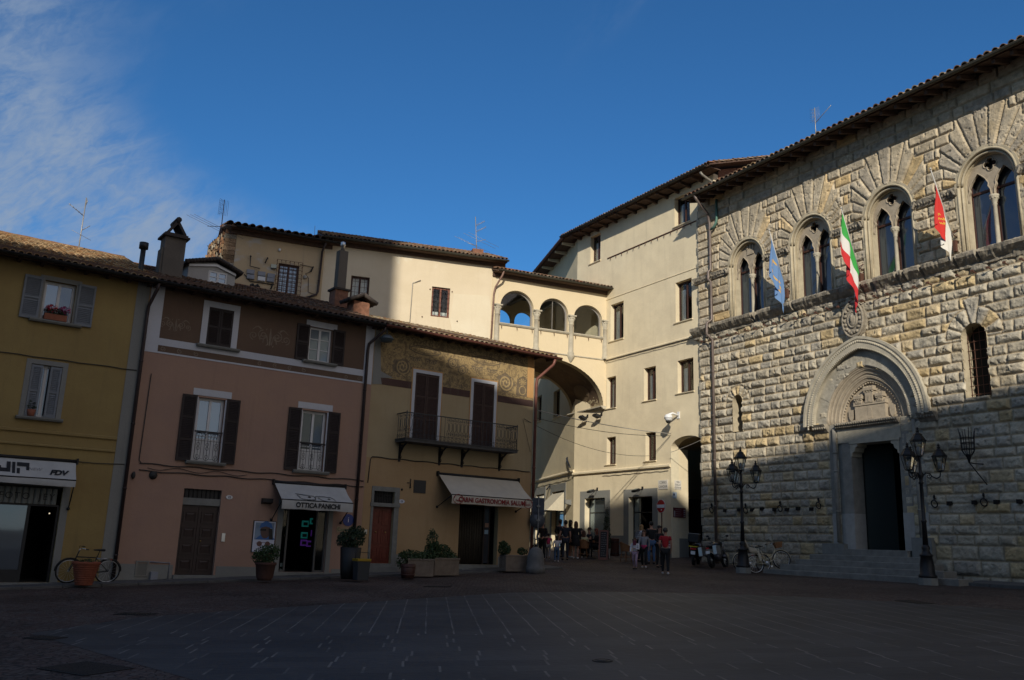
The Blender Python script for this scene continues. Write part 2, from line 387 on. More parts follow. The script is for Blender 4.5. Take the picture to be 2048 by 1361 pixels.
def dup(root,loc,rz,label=None,scale=1.0):
 def kids(o):return[c for c in COL.objects if c.parent==o]
 r=root.copy();COL.objects.link(r);r.location=loc;r.rotation_euler=(0,0,rz)
 r.scale=(scale,)*3
 MW[r.name]=Matrix.Translation(Vector(loc))@Matrix.Rotation(rz,4,'Z')
 if label:r['label']=label
 for ch in kids(root):
  c=ch.copy();COL.objects.link(c);c.parent=r
  for g in kids(ch):
   d_=g.copy();COL.objects.link(d_);d_.parent=c
   for h in kids(g):e=h.copy();COL.objects.link(e);e.parent=d_
 return r
def text_mesh(body,size,font_scale_x=1.0,extrude=0.002,align='CENTER',shear=0.0,spacing=1.0,bold=0.0):
 cu=bpy.data.curves.new('lettering','FONT');cu.body=body;cu.size=size;cu.align_x=align;cu.align_y='CENTER'
 cu.extrude=extrude;cu.shear=shear;cu.space_character=spacing;cu.offset=bold
 o=bpy.data.objects.new('lettering',cu);COL.objects.link(o)
 bpy.context.view_layer.update()
 me=bpy.data.meshes.new_from_object(o.evaluated_get(bpy.context.evaluated_depsgraph_get()))
 bpy.data.objects.remove(o)
 me.transform(Matrix.Diagonal((font_scale_x,1,1,1)))
 return me
RX90=Matrix.Rotation(R_(90),4,'X')
def text(parent,body,size,mtl,m,**kw):
 """lettering standing in the local XZ plane of matrix m, facing -Y"""
 me=text_mesh(body,size,**kw);me.materials.clear();me.materials.append(mtl)
 return link('lettering',me,parent,m@RX90)
def arc(cx,cz,rx,rz,a0,a1,n):
 return[(cx+rx*math.cos(R_(a0+(a1-a0)*i/n)),cz+rz*math.sin(R_(a0+(a1-a0)*i/n)))for i in range(n+1)]
def spiral(cx,cz,r0,turns,a0=0,sgn=1,n=26,r1=0.02):
 return[(cx+(r0+(r1-r0)*i/n)*math.cos(R_(a0)+sgn*2*math.pi*turns*i/n),cz+(r0+(r1-r0)*i/n)*math.sin(R_(a0)+sgn*2*math.pi*turns*i/n))for i in range(n+1)]
def R4(u0,u1,z0,z1):return[(u0,z0),(u1,z0),(u1,z1),(u0,z1)]
def tiles(mb,u0,u1,y0,z0,slope,depth,pitch=0.21,tl=0.40,pal=None,flip=1,seed=1):
 """y0,z0 = eaves line (outer edge), rising into the building along +Y"""
 rd=random.Random(seed);c,s_=math.cos(slope),math.sin(slope)
 pal=pal or[(0.22,0.105,0.06),(0.28,0.15,0.085),(0.17,0.10,0.07),(0.32,0.21,0.13),(0.20,0.15,0.11),(0.14,0.085,0.06)]
 nc=max(1,int(round((u1-u0)/pitch)));pw=(u1-u0)/nc;nr=max(1,int(depth/(tl*0.85)))
 for i in range(nc):
  uc=u0+(i+0.5)*pw
  for j in range(nr):
   L0=j*tl*0.85-rd.uniform(0,0.03);L1=L0+tl
   r0,r1=pw*0.44,pw*0.36
   q=rd.choice(pal);k=rd.uniform(0.75,1.2);mb.col=(q[0]*k,q[1]*k,q[2]*k)
   du=rd.uniform(-0.012,0.012);vs=[];fs=[]
   for e,(L,r,h)in enumerate(((L0,r0,0.055+rd.uniform(-0.008,0.012)),(L1,r1,0.02))):
    for a in range(6):
     t=math.pi*a/5
     x=uc+du+r*math.cos(t);hh=h+r*0.95*math.sin(t)-0.02
     vs.append((x,y0+L*c-hh*s_,z0+L*s_+hh*c))
   fs=[(a,a+1,7+a,6+a)for a in range(5)]
   mb.add(vs,fs,0,True)
   th=[]
   for a in range(6):
    t=math.pi*a/5;x=uc+du+(r0-0.022)*math.cos(t);hh=0.05+(r0-0.022)*0.95*math.sin(t)-0.02
    th.append((x,y0+L0*c-hh*s_,z0+L0*s_+hh*c))
   mb.add(vs[:6]+th,[(a,6+a,7+a,a+1)for a in range(5)],0)
def deck(mb,u0,u1,y0,z0,slope,depth,th=0.06,mi=1):
 c,s_=math.cos(slope),math.sin(slope)
 p=[(u0,y0,z0-th),(u1,y0,z0-th),(u1,y0+depth*c,z0+depth*s_-th),(u0,y0+depth*c,z0+depth*s_-th),(u0,y0,z0),(u1,y0,z0),(u1,y0+depth*c,z0+depth*s_),(u0,y0+depth*c,z0+depth*s_)]
 mb.hexa(p,mi)
def rafters(mb,u0,u1,y0,z0,slope,depth,step=0.55,w=0.09,h=0.12,mi=1):
 c,s_=math.cos(slope),math.sin(slope);n=int((u1-u0)/step)
 for i in range(n+1):
  u=u0+0.1+(u1-u0-0.2)*i/max(n,1);a=0.07
  mb.hexa([(u-w/2,y0+a,z0-.065-h*.7+a*s_),(u+w/2,y0+a,z0-.065-h*.7+a*s_),(u+w/2,y0+depth*c,z0+depth*s_-.065-h),(u-w/2,y0+depth*c,z0+depth*s_-.065-h),(u-w/2,y0+a,z0-.065+a*s_),(u+w/2,y0+a,z0-.065+a*s_),(u+w/2,y0+depth*c,z0+depth*s_-.065),(u-w/2,y0+depth*c,z0+depth*s_-.065)],mi)
def roof(parent,m,u0,u1,over,z0,slope_deg,depth,tmat=None,pal=None,seed=1,raft=True,bodydepth=None,two=True,pitch=0.21):
 """front slope with tiles from the eaves, plain rear slope; returns the roof part"""
 sl_=R_(slope_deg);mb=MB()
 tiles(mb,u0,u1,-over-0.05,z0+0.03,sl_,depth,pal=pal,seed=seed,pitch=pitch)
 mb.col=(0.13,0.075,0.05)
 deck(mb,u0,u1,-over,z0,sl_,depth)
 if raft:rafters(mb,u0,u1,-over,z0,sl_,over+0.2)
 if two:
  c,s_=math.cos(sl_),math.sin(sl_);yr,zr=-over+depth*c,z0+depth*s_
  mb.hexa([(u0,yr,zr-.06),(u1,yr,zr-.06),(u1,yr+depth*c,z0-.06),(u0,yr+depth*c,z0-.06),(u0,yr,zr),(u1,yr,zr),(u1,yr+depth*c,z0),(u0,yr+depth*c,z0)],1)
  mb.col=(0.22,0.12,0.07);n=int((u1-u0)/0.4)
  mb.tube([(u0+(u1-u0)*i/n,yr,zr+0.05+0.012*(i%2))for i in range(n+1)],0.09,6)
 return mb.build('roof',[tmat or TILE,SOFFIT],parent,m,colors=True)
def gutter(parent,m,u0,u1,y,z,r=0.075,mtl=None):
 mb=MB();n=8;vs=[];fs=[]
 K=max(2,int((u1-u0)/1.0))
 for i in range(K+1):
  u=u0+(u1-u0)*i/K;dz=0.008*math.sin(i*1.7)
  for a in range(n+1):
   t=math.pi+math.pi*a/n
   vs.append((u,y+r*math.cos(t),z+dz+r*math.sin(t)))
 for i in range(K):
  for a in range(n):fs.append((i*(n+1)+a,(i+1)*(n+1)+a,(i+1)*(n+1)+a+1,i*(n+1)+a+1))
 mb.add(vs,fs,0,True)
 mb.tube([(u0,y-r,z),(u1,y-r,z)],0.012,5)
 for u in(u0,u1):mb.prism([(y+r*math.cos(math.pi+math.pi*a/n),z+r*math.sin(math.pi+math.pi*a/n))for a in range(n+1)],u-.004,u+.004,'x')
 return mb.build('gutter',mtl or GUTTER,parent,m)
def pipe(parent,m,pts,r=0.05,mtl=None,name='downpipe',collars=True):
 mb=MB();mb.tube(pts,r,8)
 if collars:
  for a,b in zip(pts[:-1],pts[1:]):
   a,b=Vector(a),Vector(b);L=(b-a).length
   for k in range(1,int(L/2.0)+1):
    p=a.lerp(b,k*2.0/L-0.5/L)if L>2 else a.lerp(b,.5);d_=(b-a).normalized()
    mb.tube([p-d_*0.025,p+d_*0.025],r*1.22,8)
 return mb.build(name,mtl or GUTTER,parent,m)
# ---- windows: frame > pane, shutter, sill, lintel
def louvre(mb,u0,u1,z0,z1,y,th=0.045,mids=(0.5,),slat=0.055):
 """one louvred shutter leaf, front face at y"""
 st=0.06
 mb.box(u0,u0+st,y,y+th,z0,z1);mb.box(u1-st,u1,y,y+th,z0,z1)
 rails=[z0,*[z0+(z1-z0)*k for k in mids],z1]
 mb.box(u0+st,u1-st,y+.002,y+th-.002,z0,z0+0.09);mb.box(u0+st,u1-st,y+.002,y+th-.002,z1-0.08,z1)
 for k in rails[1:-1]:mb.box(u0+st,u1-st,y+.002,y+th-.002,k-0.035,k+0.035)
 z=z0+0.10
 while z<z1-0.10:
  if not any(abs(z+slat/2-k)<0.05 for k in rails[1:-1]):
   mb.hexa([(u0+st,y+.004,z),(u1-st,y+.004,z),(u1-st,y+.010,z),(u0+st,y+.010,z),(u0+st,y+th-.008,z+slat*.95),(u1-st,y+th-.008,z+slat*.95),(u1-st,y+th-.002,z+slat*.95),(u0+st,y+th-.002,z+slat*.95)])
  z+=slat
 mb.box(u0+st,u1-st,y+th-.012,y+th-.008,z0+.05,z1-.05)
def casement(parent,m,r,y=0.14,fm=None,gm=None,leaves=2,bars=(),fw=0.06,vbars=0,curtain=None,gap=0.0):
 """frame part with one pane per leaf; r=(u0,u1,z0,z1)"""
 u0,u1,z0,z1=r;mb=MB();fm=fm or BROWNW
 mb.prism(R4(u0,u1,z0,z1),y,y+0.07,holes=[R4(u0+fw,u1-fw,z0+fw,z1-fw)])
 iw=(u1-u0-2*fw);panes=[]
 for k in range(leaves):
  a=u0+fw+iw*k/leaves;b=u0+fw+iw*(k+1)/leaves;f2=0.042
  mb.prism(R4(a,b,z0+fw,z1-fw),y-.012,y+0.045,holes=[R4(a+f2,b-f2,z0+fw+f2,z1-fw-f2)])
  for t in bars:zz=z0+(z1-z0)*t;mb.box(a+f2,b-f2,y-.004,y+.035,zz-.014,zz+.014)
  for t in range(vbars):uu=a+(b-a)*(t+1)/(vbars+1);mb.box(uu-.012,uu+.012,y-.003,y+.034,z0+fw+f2,z1-fw-f2)
  panes.append((a+f2,b-f2))
 w=mb.build('window',fm,parent,m)
 for k,(a,b)in enumerate(panes):
  g=MB().box(a,b,y+.018,y+.024,z0+fw+.04,z1-fw-.04);g.build('pane',(gm[k]if isinstance(gm,(list,tuple))else gm)or GLASS,w,m)
 if curtain:
  c=MB();n=28
  vs=[];fs=[]
  a,b=u0+fw+.03,u1-fw-.03
  for i in range(n+1):
   uu=a+(b-a)*i/n;yy=y+.05+.012*math.sin(i*1.9)
   vs+=[(uu,yy,z0+.08),(uu,yy,z1-.08)]
  fs=[(2*i,2*i+2,2*i+3,2*i+1)for i in range(n)]
  c.add(vs,fs,0,True);c.build('curtain',curtain,w,m)
 return w
def sill(parent,m,u0,u1,z,out=0.12,h=0.08,mtl=None,inn=0.12):
 mb=MB();mb.prism([(-out,z-h*.45),(-out,z),(inn,z+.01),(inn,z-h),(-out+.03,z-h)],u0,u1,'x')
 return mb.build('sill',mtl or STONEG,parent,m)
def wallpanel(parent,m,outline,holes,t=0.22,mtl=None,name='wall',body=None,y=0.0):
 """facade skin with its openings and their reveals; body=(u0,u1,depth,z0,z1) adds the closed house volume behind"""
 mb=MB();mb.prism(outline,y,y+t,holes=holes)
 if body:
  u0,u1,dp,z0,z1=body;yb=y+t+.003
  mb.add([(u0,yb,z0),(u0,dp,z0),(u0,dp,z1),(u0,yb,z1),(u1,yb,z0),(u1,dp,z0),(u1,dp,z1),(u1,yb,z1)],[(0,1,2,3),(4,7,6,5),(1,5,6,2),(3,2,6,7)])
 return mb.build(name,mtl,parent,m)
def darkroom(parent,m,r,y0,depth,mtl=None,name='interior'):
 u0,u1,z0,z1=r;mb=MB()
 mb.add([(u0,y0,z0),(u1,y0,z0),(u1,y0,z1),(u0,y0,z1),(u0,y0+depth,z0),(u1,y0+depth,z0),(u1,y0+depth,z1),(u0,y0+depth,z1)],[(4,5,6,7),(0,1,5,4),(3,7,6,2),(0,4,7,3),(1,2,6,5)])
 return mb.build(name,mtl or DARKIN,parent,m)
def leafmass(mb,blobs,n,size,seed=1,flat=0.0):
 rd=random.Random(seed)
 tot=sum(b[3]*b[4]*b[5]for b in blobs)
 for(cx,cy,cz,rx,ry,rz)in blobs:
  k=max(8,int(n*rx*ry*rz/tot))
  for _ in range(k):
   while True:
    x,y,z=rd.uniform(-1,1),rd.uniform(-1,1),rd.uniform(-1,1);q=x*x+y*y+z*z
    if q<=1 and(q>0.25 or rd.random()<0.3):break
   p=Vector((cx+x*rx,cy+y*ry,cz+z*rz));s=size*rd.uniform(0.6,1.3)
   a=Vector((rd.gauss(0,1),rd.gauss(0,1),rd.gauss(0,.6)+.3)).normalized();b=a.cross(Vector((rd.gauss(0,1),rd.gauss(0,1),rd.gauss(0,1)))).normalized();c=a.cross(b)
   mb.add([p-b*s,p+c*s*.5,p+b*s,p-c*s*.5],[(0,1,2,3)])
# ------------------------------------------------------------------ the square
def groundmat():
 mt,t,b=newmat('cobbles');b.inputs['Roughness'].default_value=0.75;b.inputs['Specular IOR Level'].default_value=0.25
 tcn=N(t,'ShaderNodeTexCoord')
 v=N(t,'ShaderNodeTexVoronoi',Scale=8.5,Randomness=0.55);t.links.new(tcn.outputs['Object'],v.inputs['Vector'])
 v2=N(t,'ShaderNodeTexVoronoi',feature='DISTANCE_TO_EDGE',Scale=8.5,Randomness=0.55);t.links.new(tcn.outputs['Object'],v2 .inputs['Vector'])
 n=N(t,'ShaderNodeTexNoise',Scale=0.35,Detail=6.0,Roughness=0.6);t.links.new(tcn.outputs['Object'],n.inputs['Vector'])
 cr=N(t,'ShaderNodeMix',data_type='RGBA');cr.inputs[6].default_value=(0.066,0.040,0.033,1);cr.inputs[7].default_value=(0.088,0.072,0.064,1)
 t.links.new(N_sep(t,v.outputs['Color']),cr.inputs[0])
 mx=N(t,'ShaderNodeMix',data_type='RGBA',blend_type='MULTIPLY');mx.inputs[0].default_value=1;t.links.new(cr.outputs[2],mx.inputs[6])
 r=N(t,'ShaderNodeMapRange');t.links.new(n.outputs['Fac'],r.inputs[0]);r.inputs[1].default_value=.3;r.inputs[2].default_value=.7;r.inputs[3].default_value=.6;r.inputs[4].default_value=1.35;t.links.new(r.outputs[0],mx.inputs[7])
 j=N(t,'ShaderNodeMapRange');t.links.new(v2 .outputs['Distance'],j.inputs[0]);j.inputs[1].default_value=0.02;j.inputs[2].default_value=0.09;j.inputs[3].default_value=0.3
 m2=N(t,'ShaderNodeMix',data_type='RGBA',blend_type='MULTIPLY');m2 .inputs[0].default_value=1;t.links.new(mx.outputs[2],m2 .inputs[6]);t.links.new(j.outputs[0],m2 .inputs[7])
 t.links.new(m2 .outputs[2],b.inputs['Base Color'])
 bp=N(t,'ShaderNodeBump',Strength=0.8,Distance=0.02);t.links.new(j.outputs[0],bp.inputs['Height']);t.links.new(bp.outputs[0],b.inputs['Normal'])
 return mt
def N_sep(t,colsock):
 s_=t.nodes.new('ShaderNodeSeparateColor');t.links.new(colsock,s_.inputs[0]);return s_.outputs[0]
SLAB_AZ=-4.8
def slabmat():
 mt,t,b=newmat('slab_stone');b.inputs['Roughness'].default_value=0.62;b.inputs['Specular IOR Level'].default_value=0.3
 tcn=N(t,'ShaderNodeTexCoord');sp=N(t,'ShaderNodeSeparateXYZ');t.links.new(tcn.outputs['Object'],sp.inputs[0])
 a=R_(SLAB_AZ)
 tt=M(t,'ADD',M(t,'MULTIPLY',sp.outputs[0],math.sin(a)),M(t,'MULTIPLY',sp.outputs[1],math.cos(a)))
 ss=M(t,'SUBTRACT',M(t,'MULTIPLY',sp.outputs[0],math.cos(a)),M(t,'MULTIPLY',sp.outputs[1],math.sin(a)))
 wob=N(t,'ShaderNodeTexNoise',Scale=1.1,Detail=3.0);t.links.new(tcn.outputs['Object'],wob.inputs['Vector'])
 ss=M(t,'ADD',ss,M(t,'MULTIPLY',M(t,'SUBTRACT',wob.outputs['Fac'],.5),0.05))
 far=M(t,'GREATER_THAN',M(t,'SUBTRACT',tt,M(t,'MULTIPLY',ss,-0.16)),15.4)
 lf=M(t,'LESS_THAN',M(t,'FRACT',M(t,'DIVIDE',ss,0.47)),0.055)
 row=M(t,'FLOOR',M(t,'DIVIDE',tt,0.46))
 wn=N(t,'ShaderNodeTexWhiteNoise',noise_dimensions='1D');t.links.new(row,wn.inputs['W'])
 ln=M(t,'LESS_THAN',M(t,'FRACT',M(t,'ADD',M(t,'DIVIDE',ss,0.95),wn.outputs['Value'])),0.035)
 line=M(t,'ADD',M(t,'MULTIPLY',far,lf),M(t,'MULTIPLY',M(t,'SUBTRACT',1.0,far),ln),clamp=True)
 wear=N(t,'ShaderNodeTexNoise',Scale=0.8,Detail=6.0,Roughness=0.7);t.links.new(tcn.outputs['Object'],wear.inputs['Vector'])
 wr=N(t,'ShaderNodeMapRange',interpolation_type='SMOOTHSTEP');t.links.new(wear.outputs['Fac'],wr.inputs[0]);wr.inputs[1].default_value=.38;wr.inputs[2].default_value=.6;wr.inputs[3].default_value=.25
 line=M(t,'MULTIPLY',line,wr.outputs[0])
 bed=M(t,'LESS_THAN',M(t,'FRACT',M(t,'DIVIDE',tt,0.46)),0.025)
 colid=N(t,'ShaderNodeTexWhiteNoise',noise_dimensions='2D');cb=N(t,'ShaderNodeCombineXYZ')
 t.links.new(row,cb.inputs[0]);t.links.new(M(t,'FLOOR',M(t,'ADD',M(t,'DIVIDE',ss,0.95),wn.outputs['Value'])),cb.inputs[1]);t.links.new(cb.outputs[0],colid.inputs['Vector'])
 mx=N(t,'ShaderNodeMix',data_type='RGBA');mx.inputs[6].default_value=(0.032,0.032,0.033,1);mx.inputs[7].default_value=(0.050,0.049,0.049,1);t.links.new(colid.outputs['Value'],mx.inputs[0])
 n=N(t,'ShaderNodeTexNoise',Scale=0.5,Detail=8.0,Roughness=0.65);t.links.new(tcn.outputs['Object'],n.inputs['Vector'])
 r=N(t,'ShaderNodeMapRange');t.links.new(n.outputs['Fac'],r.inputs[0]);r.inputs[1].default_value=.3;r.inputs[2].default_value=.7;r.inputs[3].default_value=.7;r.inputs[4].default_value=1.3
 m2=N(t,'ShaderNodeMix',data_type='RGBA',blend_type='MULTIPLY');m2 .inputs[0].default_value=1;t.links.new(mx.outputs[2],m2 .inputs[6]);t.links.new(r.outputs[0],m2 .inputs[7])
 m3=N(t,'ShaderNodeMix',data_type='RGBA');t.links.new(M(t,'MULTIPLY',bed,.35),m3 .inputs[0]);t.links.new(m2 .outputs[2],m3 .inputs[6]);m3 .inputs[7].default_value=(0.03,0.03,0.032,1)
 m4=N(t,'ShaderNodeMix',data_type='RGBA');t.links.new(line,m4 .inputs[0]);t.links.new(m3 .outputs[2],m4 .inputs[6]);m4 .inputs[7].default_value=(0.155,0.145,0.13,1)
 t.links.new(m4 .outputs[2],b.inputs['Base Color'])
 n5=N(t,'ShaderNodeTexNoise',Scale=7.0,Detail=8.0);t.links.new(tcn.outputs['Object'],n5 .inputs['Vector'])
 bp=N(t,'ShaderNodeBump',Strength=0.35,Distance=0.02);t.links.new(n5 .outputs['Fac'],bp.inputs['Height']);t.links.new(bp.outputs[0],b.inputs['Normal'])
 return mt
mb=MB();ext=[-400,-80,-20,10,24]+[33+i for i in range(14)]+[60,80,400];vs=[];fs=[];NE=len(ext)
for y in ext:
 for x in ext:vs.append((x,y,ground_z(max(-80,min(80,x)),max(-80,min(80,y)))))
for j in range(NE-1):
 for i in range(NE-1):fs.append((j*NE+i,j*NE+i+1,j*NE+i+NE+1,j*NE+i+NE))
mb.add(vs,fs);COBB=groundmat();struct(mb.build('ground',COBB))
def sheet(name,pts,mtl,dz=0.004):
 mb=MB();pts=[(p[0],p[1])for p in pts]
 tr=tessellate_polygon([[Vector((p[0],p[1],0))for p in pts]])
 mb.add([(p[0],p[1],ground_z(*p)+dz)for p in pts],[tuple(q)for q in tr])
 return mb.build(name,mtl)
up=[gpt(*q)for q in[(60,1268),(270,1236),(450,1223),(640,1211),(1020,1186),(1200,1184),(1380,1187),(1600,1194),(1830,1207),(2048,1222)]]
k1=gpt(60,1268);k2=gpt(330,1345);dv=(k2-k1).normalized()
lo=[k1+dv*60]
SLABM=slabmat()
struct(sheet('slab_paving',[tuple(p[:2])for p in up]+[(45,8),(45,-30),tuple(lo[0][:2])],SLABM))
L=Plane((-17.145614,23.512506),53.9)
P=Plane((23.902301,13.8),150.0)
nB=(math.cos(R_(30.4))*27.9,math.sin(R_(30.4))*27.9)
B=Plane(nB,149.6)
G=Plane((5.13,46.4),66.0)
_x=G.uz(992,600);_x=G.w(_x[0],0,0)
A=Plane((_x.x,_x.y),72.4)
_x=B.uz(1148,1000);B2P=B.w(_x[0],0,0)
B2=Plane((B2P.x,B2P.y),168.0)
def footway(name,pl,u0,u1,y_out,y_in,h):
 mb=MB();K=int((u1-u0)/1.0);rd=random.Random(3)
 for i in range(K):
  a=u0+(u1-u0)*i/K;b=u0+(u1-u0)*(i+1)/K-0.012;e=rd.uniform(-.004,.004)
  def z(u,y):p=pl.w(u,y,0);return ground_z(p.x,p.y)
  mb.hexa([(a,y_out,z(a,y_out)-.1),(b,y_out,z(b,y_out)-.1),(b,y_in,z(b,y_in)-.1),(a,y_in,z(a,y_in)-.1),(a,y_out,z(a,y_out)+h+e),(b,y_out,z(b,y_out)+h+e),(b,y_in,z(b,y_in)+h+.02+e),(a,y_in,z(a,y_in)+h+.02+e)])
 return struct(mb.build(name,mat('pavement_stone',(0.085,0.082,0.078),0.85,var=0.3,scale=3,bump=0.4,bscale=20),None,pl.m,bevel=0.012))
footway('pavement',L,-4,23.2,-1.25,0.3,0.07)
footway('palace_pavement',P,-17.3,-6.0,-1.3,0.2,0.10)
GRATE=mat('cast_iron_cover',(0.03,0.028,0.027),0.6,0.4,var=0.3,scale=30,bump=0.6,bscale=60)
def cover(px,py,w,d,rz,label,rnd=False):
 c=gpt(px,py);mb=MB()
 if rnd:mb.lathe([(w/2,0.004),(w/2,0.012),(w/2-.03,.012),(w/2-.03,.008),(w/2-.06,.008),(w/2-.06,.012),(0.0,.012)],n=20)
 else:
  mb.box(-w/2,w/2,-d/2,d/2,0.004,0.009)
  for i in range(int(w/.06)):mb.box(-w/2+.02+i*.06,-w/2+.05+i*.06,-d/2+.03,d/2-.03,.009,.014)
 o=mb.build('manhole_cover',GRATE)
 o.rotation_euler=Vector((-GA,-GB,1)).to_track_quat('Z','Y').to_euler();o.rotation_euler.rotate_axis('Z',R_(rz))
 o.location=c+Vector((0,0,.003));tag(o,label,'manhole cover','iron covers in the paving')
cover(172,1338,1.0,0.7,20,'large rectangular iron cover in the near left corner of the paving')
cover(90,1277,0.6,0.35,30,'small dark drain cover at the left edge of the slabs')
cover(272,1229,0.75,0.4,40,'dark drain grate in the cobbles in front of the pink house')
cover(1205,1323,0.28,0.28,0,'tiny round iron cover alone among the dark slabs',True)
cover(1830,1205,1.0,0.5,-30,'wide drain grate in the cobbles before the palace steps')
cover(875,1174,.8,.4,50,'reddish drain grate in the cobbles before the butcher shop door')
# ------------------------------------------------------------------ the row of old houses on the left
def base_empty(name,label,cat,pl,u,group=None):
 p=pl.w(u,0,0);return thing(name,label,cat,(p.x,p.y,ground_z(p.x,p.y)),pl.rot,group)
m=L.m
WH1=plaster('yellow_plaster',(0.31,0.225,0.09),(0.27,0.19,0.078),(0.19,0.14,0.07),0.45)
WH2=plaster('pink_plaster',(0.335,0.215,0.165),(0.37,0.235,0.17),(0.24,0.16,0.12),0.4)
WH3=plaster('ochre_plaster',(0.40,0.315,0.19),(0.37,0.285,0.165),(0.27,0.20,0.12),0.4)
WH3B=plaster('orange_plaster',(0.40,0.275,0.15),(0.37,0.245,0.13),(0.27,0.17,0.09),0.4)
GREYP=plaster('grey_band_plaster',(0.215,0.215,0.20),(0.24,0.235,0.215),(0.15,0.15,0.14),0.4)
WHITEB=plaster('white_band_plaster',(0.50,0.51,0.55),(0.54,0.54,0.56),(0.36,0.36,0.37),0.3)
FRIEZEB=plaster('brown_frieze_plaster',(0.125,0.083,0.06),(0.15,0.10,0.07),(0.10,0.07,0.05),0.5)
FRIEZEO=plaster('ochre_frieze_plaster',(0.33,0.235,0.115),(0.37,0.27,0.135),(0.15,0.12,0.085),0.7)
def swirl(mt):
 t=mt.node_tree;b=t.nodes['Principled BSDF'];src=b.inputs['Base Color'].links[0].from_socket;tc_=N(t,'ShaderNodeTexCoord')
 n=N(t,'ShaderNodeTexNoise',Scale=2.6,Detail=2.5,Roughness=0.5,Distortion=2.2);t.links.new(tc_.outputs['Object'],n.inputs['Vector'])
 d=M(t,'ABSOLUTE',M(t,'SUBTRACT',n.outputs['Fac'],.5));ln=M(t,'LESS_THAN',d,.022);ar=M(t,'GREATER_THAN',n.outputs['Fac'],.585)
 mx=N(t,'ShaderNodeMix',data_type='RGBA');t.links.new(M(t,'MULTIPLY',M(t,'ADD',ln,ar,clamp=True),.72),mx.inputs[0]);t.links.new(src,mx.inputs[6]);mx.inputs[7].default_value=(.12,.088,.058,1);t.links.new(mx.outputs[2],b.inputs['Base Color'])
swirl(FRIEZEO)
FRIEZEO2=mat('ochre_scroll',(.34,.245,.12),.95,var=.3,scale=7)
FRIEZED=mat('sgraffito_dark',(0.15,0.112,0.072),0.95,var=0.35,scale=7)
FRIEZEL=mat('sgraffito_faded',(0.20,0.155,0.115),0.95,var=0.35,scale=5)
DARKBAND=plaster('dark_band_plaster',(0.075,0.045,0.04),(0.10,0.06,0.05),(0.16,0.13,0.10),0.5)
ROOFD=[(0.12,0.07,0.05),(0.15,0.09,0.06),(0.10,0.07,0.055),(0.17,0.11,0.075),(0.13,0.10,0.08),(0.09,0.06,0.045)]
ZS,ZG,OV=9.66,9.66,0.55
U01,U12,U23,U3E=-6.0,6.62,14.80,22.46
def gz(pl,u,y=0):p=pl.w(u,y,0);return ground_z(p.x,p.y)
def eaves(parent,u0,u1,zs=ZS,name='eaves',y1=0.0):
 mb=MB();mb.box(u0,u1,-OV+.1,y1-.002,zs,zs+.05)
 mb.box(u0,u1,-OV+.06,-OV+.1,zs+.02,zs+.22)
 n=int((u1-u0)/.62)
 for i in range(n+1):u=u0+.06+(u1-u0-.2)*i/n;mb.box(u,u+.09,-OV+.1,-.01,zs-.10,zs)
 return mb.build(name,SOFFIT,parent,m)
def band(parent,poly,y,mtl,name='band',th=0.012):
 mb=MB();mb.prism(poly,y-th,y);return mb.build(name,mtl,parent,m)
# --- yellow house
H1=base_empty('yellow_house','yellow plastered house with grey shutters and a photo shop at the far left','house',L,3.0)
w1=(3.59,4.46,7.94,9.18)
a=L.rect((62,727),(127.5,734),(112.4,841),(45,835));w2=(3.42,4.02,a[2],a[3])
a=L.rect((101,729),(127.5,734),(112,841),(84,839));b_=L.rect((62,727),(84,727),(69,837),(45,835));w2=(b_[0]+.02,a[1]-.02,b_[2]+.04,b_[3]-.02)
zt1=L.uz(60,975)[1];shop=(-1.0,L.uz(110,1090)[0],gz(L,4.5)+.10,zt1+0.05)
wl=(-1.2,-0.35,7.94,9.18);wl2=(-1.2,-0.35,w2[2],w2[3])
wallpanel(H1,m,R4(U01,U12,gz(L,U01)-.4,ZS+.2),[R4(*w1),R4(*w2),R4(*wl),R4(*wl2),R4(*shop)],0.25,WH1,body=(U01,U12,9.0,-1,ZS+.2))
q0=L.uz(272,600)[0];band(H1,R4(q0,U12-.02,gz(L,U12)-.1,ZS),-.002,GREYP,'quoin_strip')
def frame_band(parent,r,w,bot,mtl,y=-.002,name='surround',top=None):
 u0,u1,z0,z1=r;t_=top or w
 mb=MB();out=[(u0-w,z0-bot),(u1+w,z0-bot),(u1+w,z1+t_),(u0-w,z1+t_)]
 if bot>0:mb.prism(out,y-.014,y,holes=[R4(u0,u1,z0,z1)])
 else:mb.prism([(u0-w,z0),(u0,z0),(u0,z1),(u1,z1),(u1,z0),(u1+w,z0),(u1+w,z1+t_),(u0-w,z1+t_)],y-.014,y)
 return mb.build(name,mtl,parent,m)
for r in(w1,wl):
 frame_band(H1,r,.14,0,GREYP)
 w_=casement(H1,m,r,.16,WHITEP,[GLASSL,GLASSD],2,fw=.04)
 sill(w_,m,r[0]-.28,r[1]+.28,r[2],.16,.09)
 for(u0,u1)in((r[0]-.56,r[0]-.06),(r[1]+.06,r[1]+.56)):
  mb=MB();louvre(mb,u0,u1,r[2]-.02,r[3]+.06,-.065,mids=(.5,));mb.build('shutter',SHUTG,w_,m)
for r in(w2,wl2):
 frame_band(H1,r,.14,0,GREYP)
 w_=casement(H1,m,r,.16,WHITEP,GLASSD,2,fw=.04,curtain=CURT)
 sill(w_,m,r[0]-.2,r[1]+.2,r[2],.14,.09)
 mid=(r[0]+r[1])/2
 for k,(u0,u1)in enumerate(((r[0]+.01,mid-.10),(mid+.10,r[1]-.01))):
  mb=MB();louvre(mb,u0,u1,r[2]+.02,r[3]-.02,.0);o=mb.build('shutter',SHUTG,w_,m)
fl=MB();z=L.uz(10,707)[1];z2=L.uz(100,866)[1];z3=L.uz(100,893)[1]
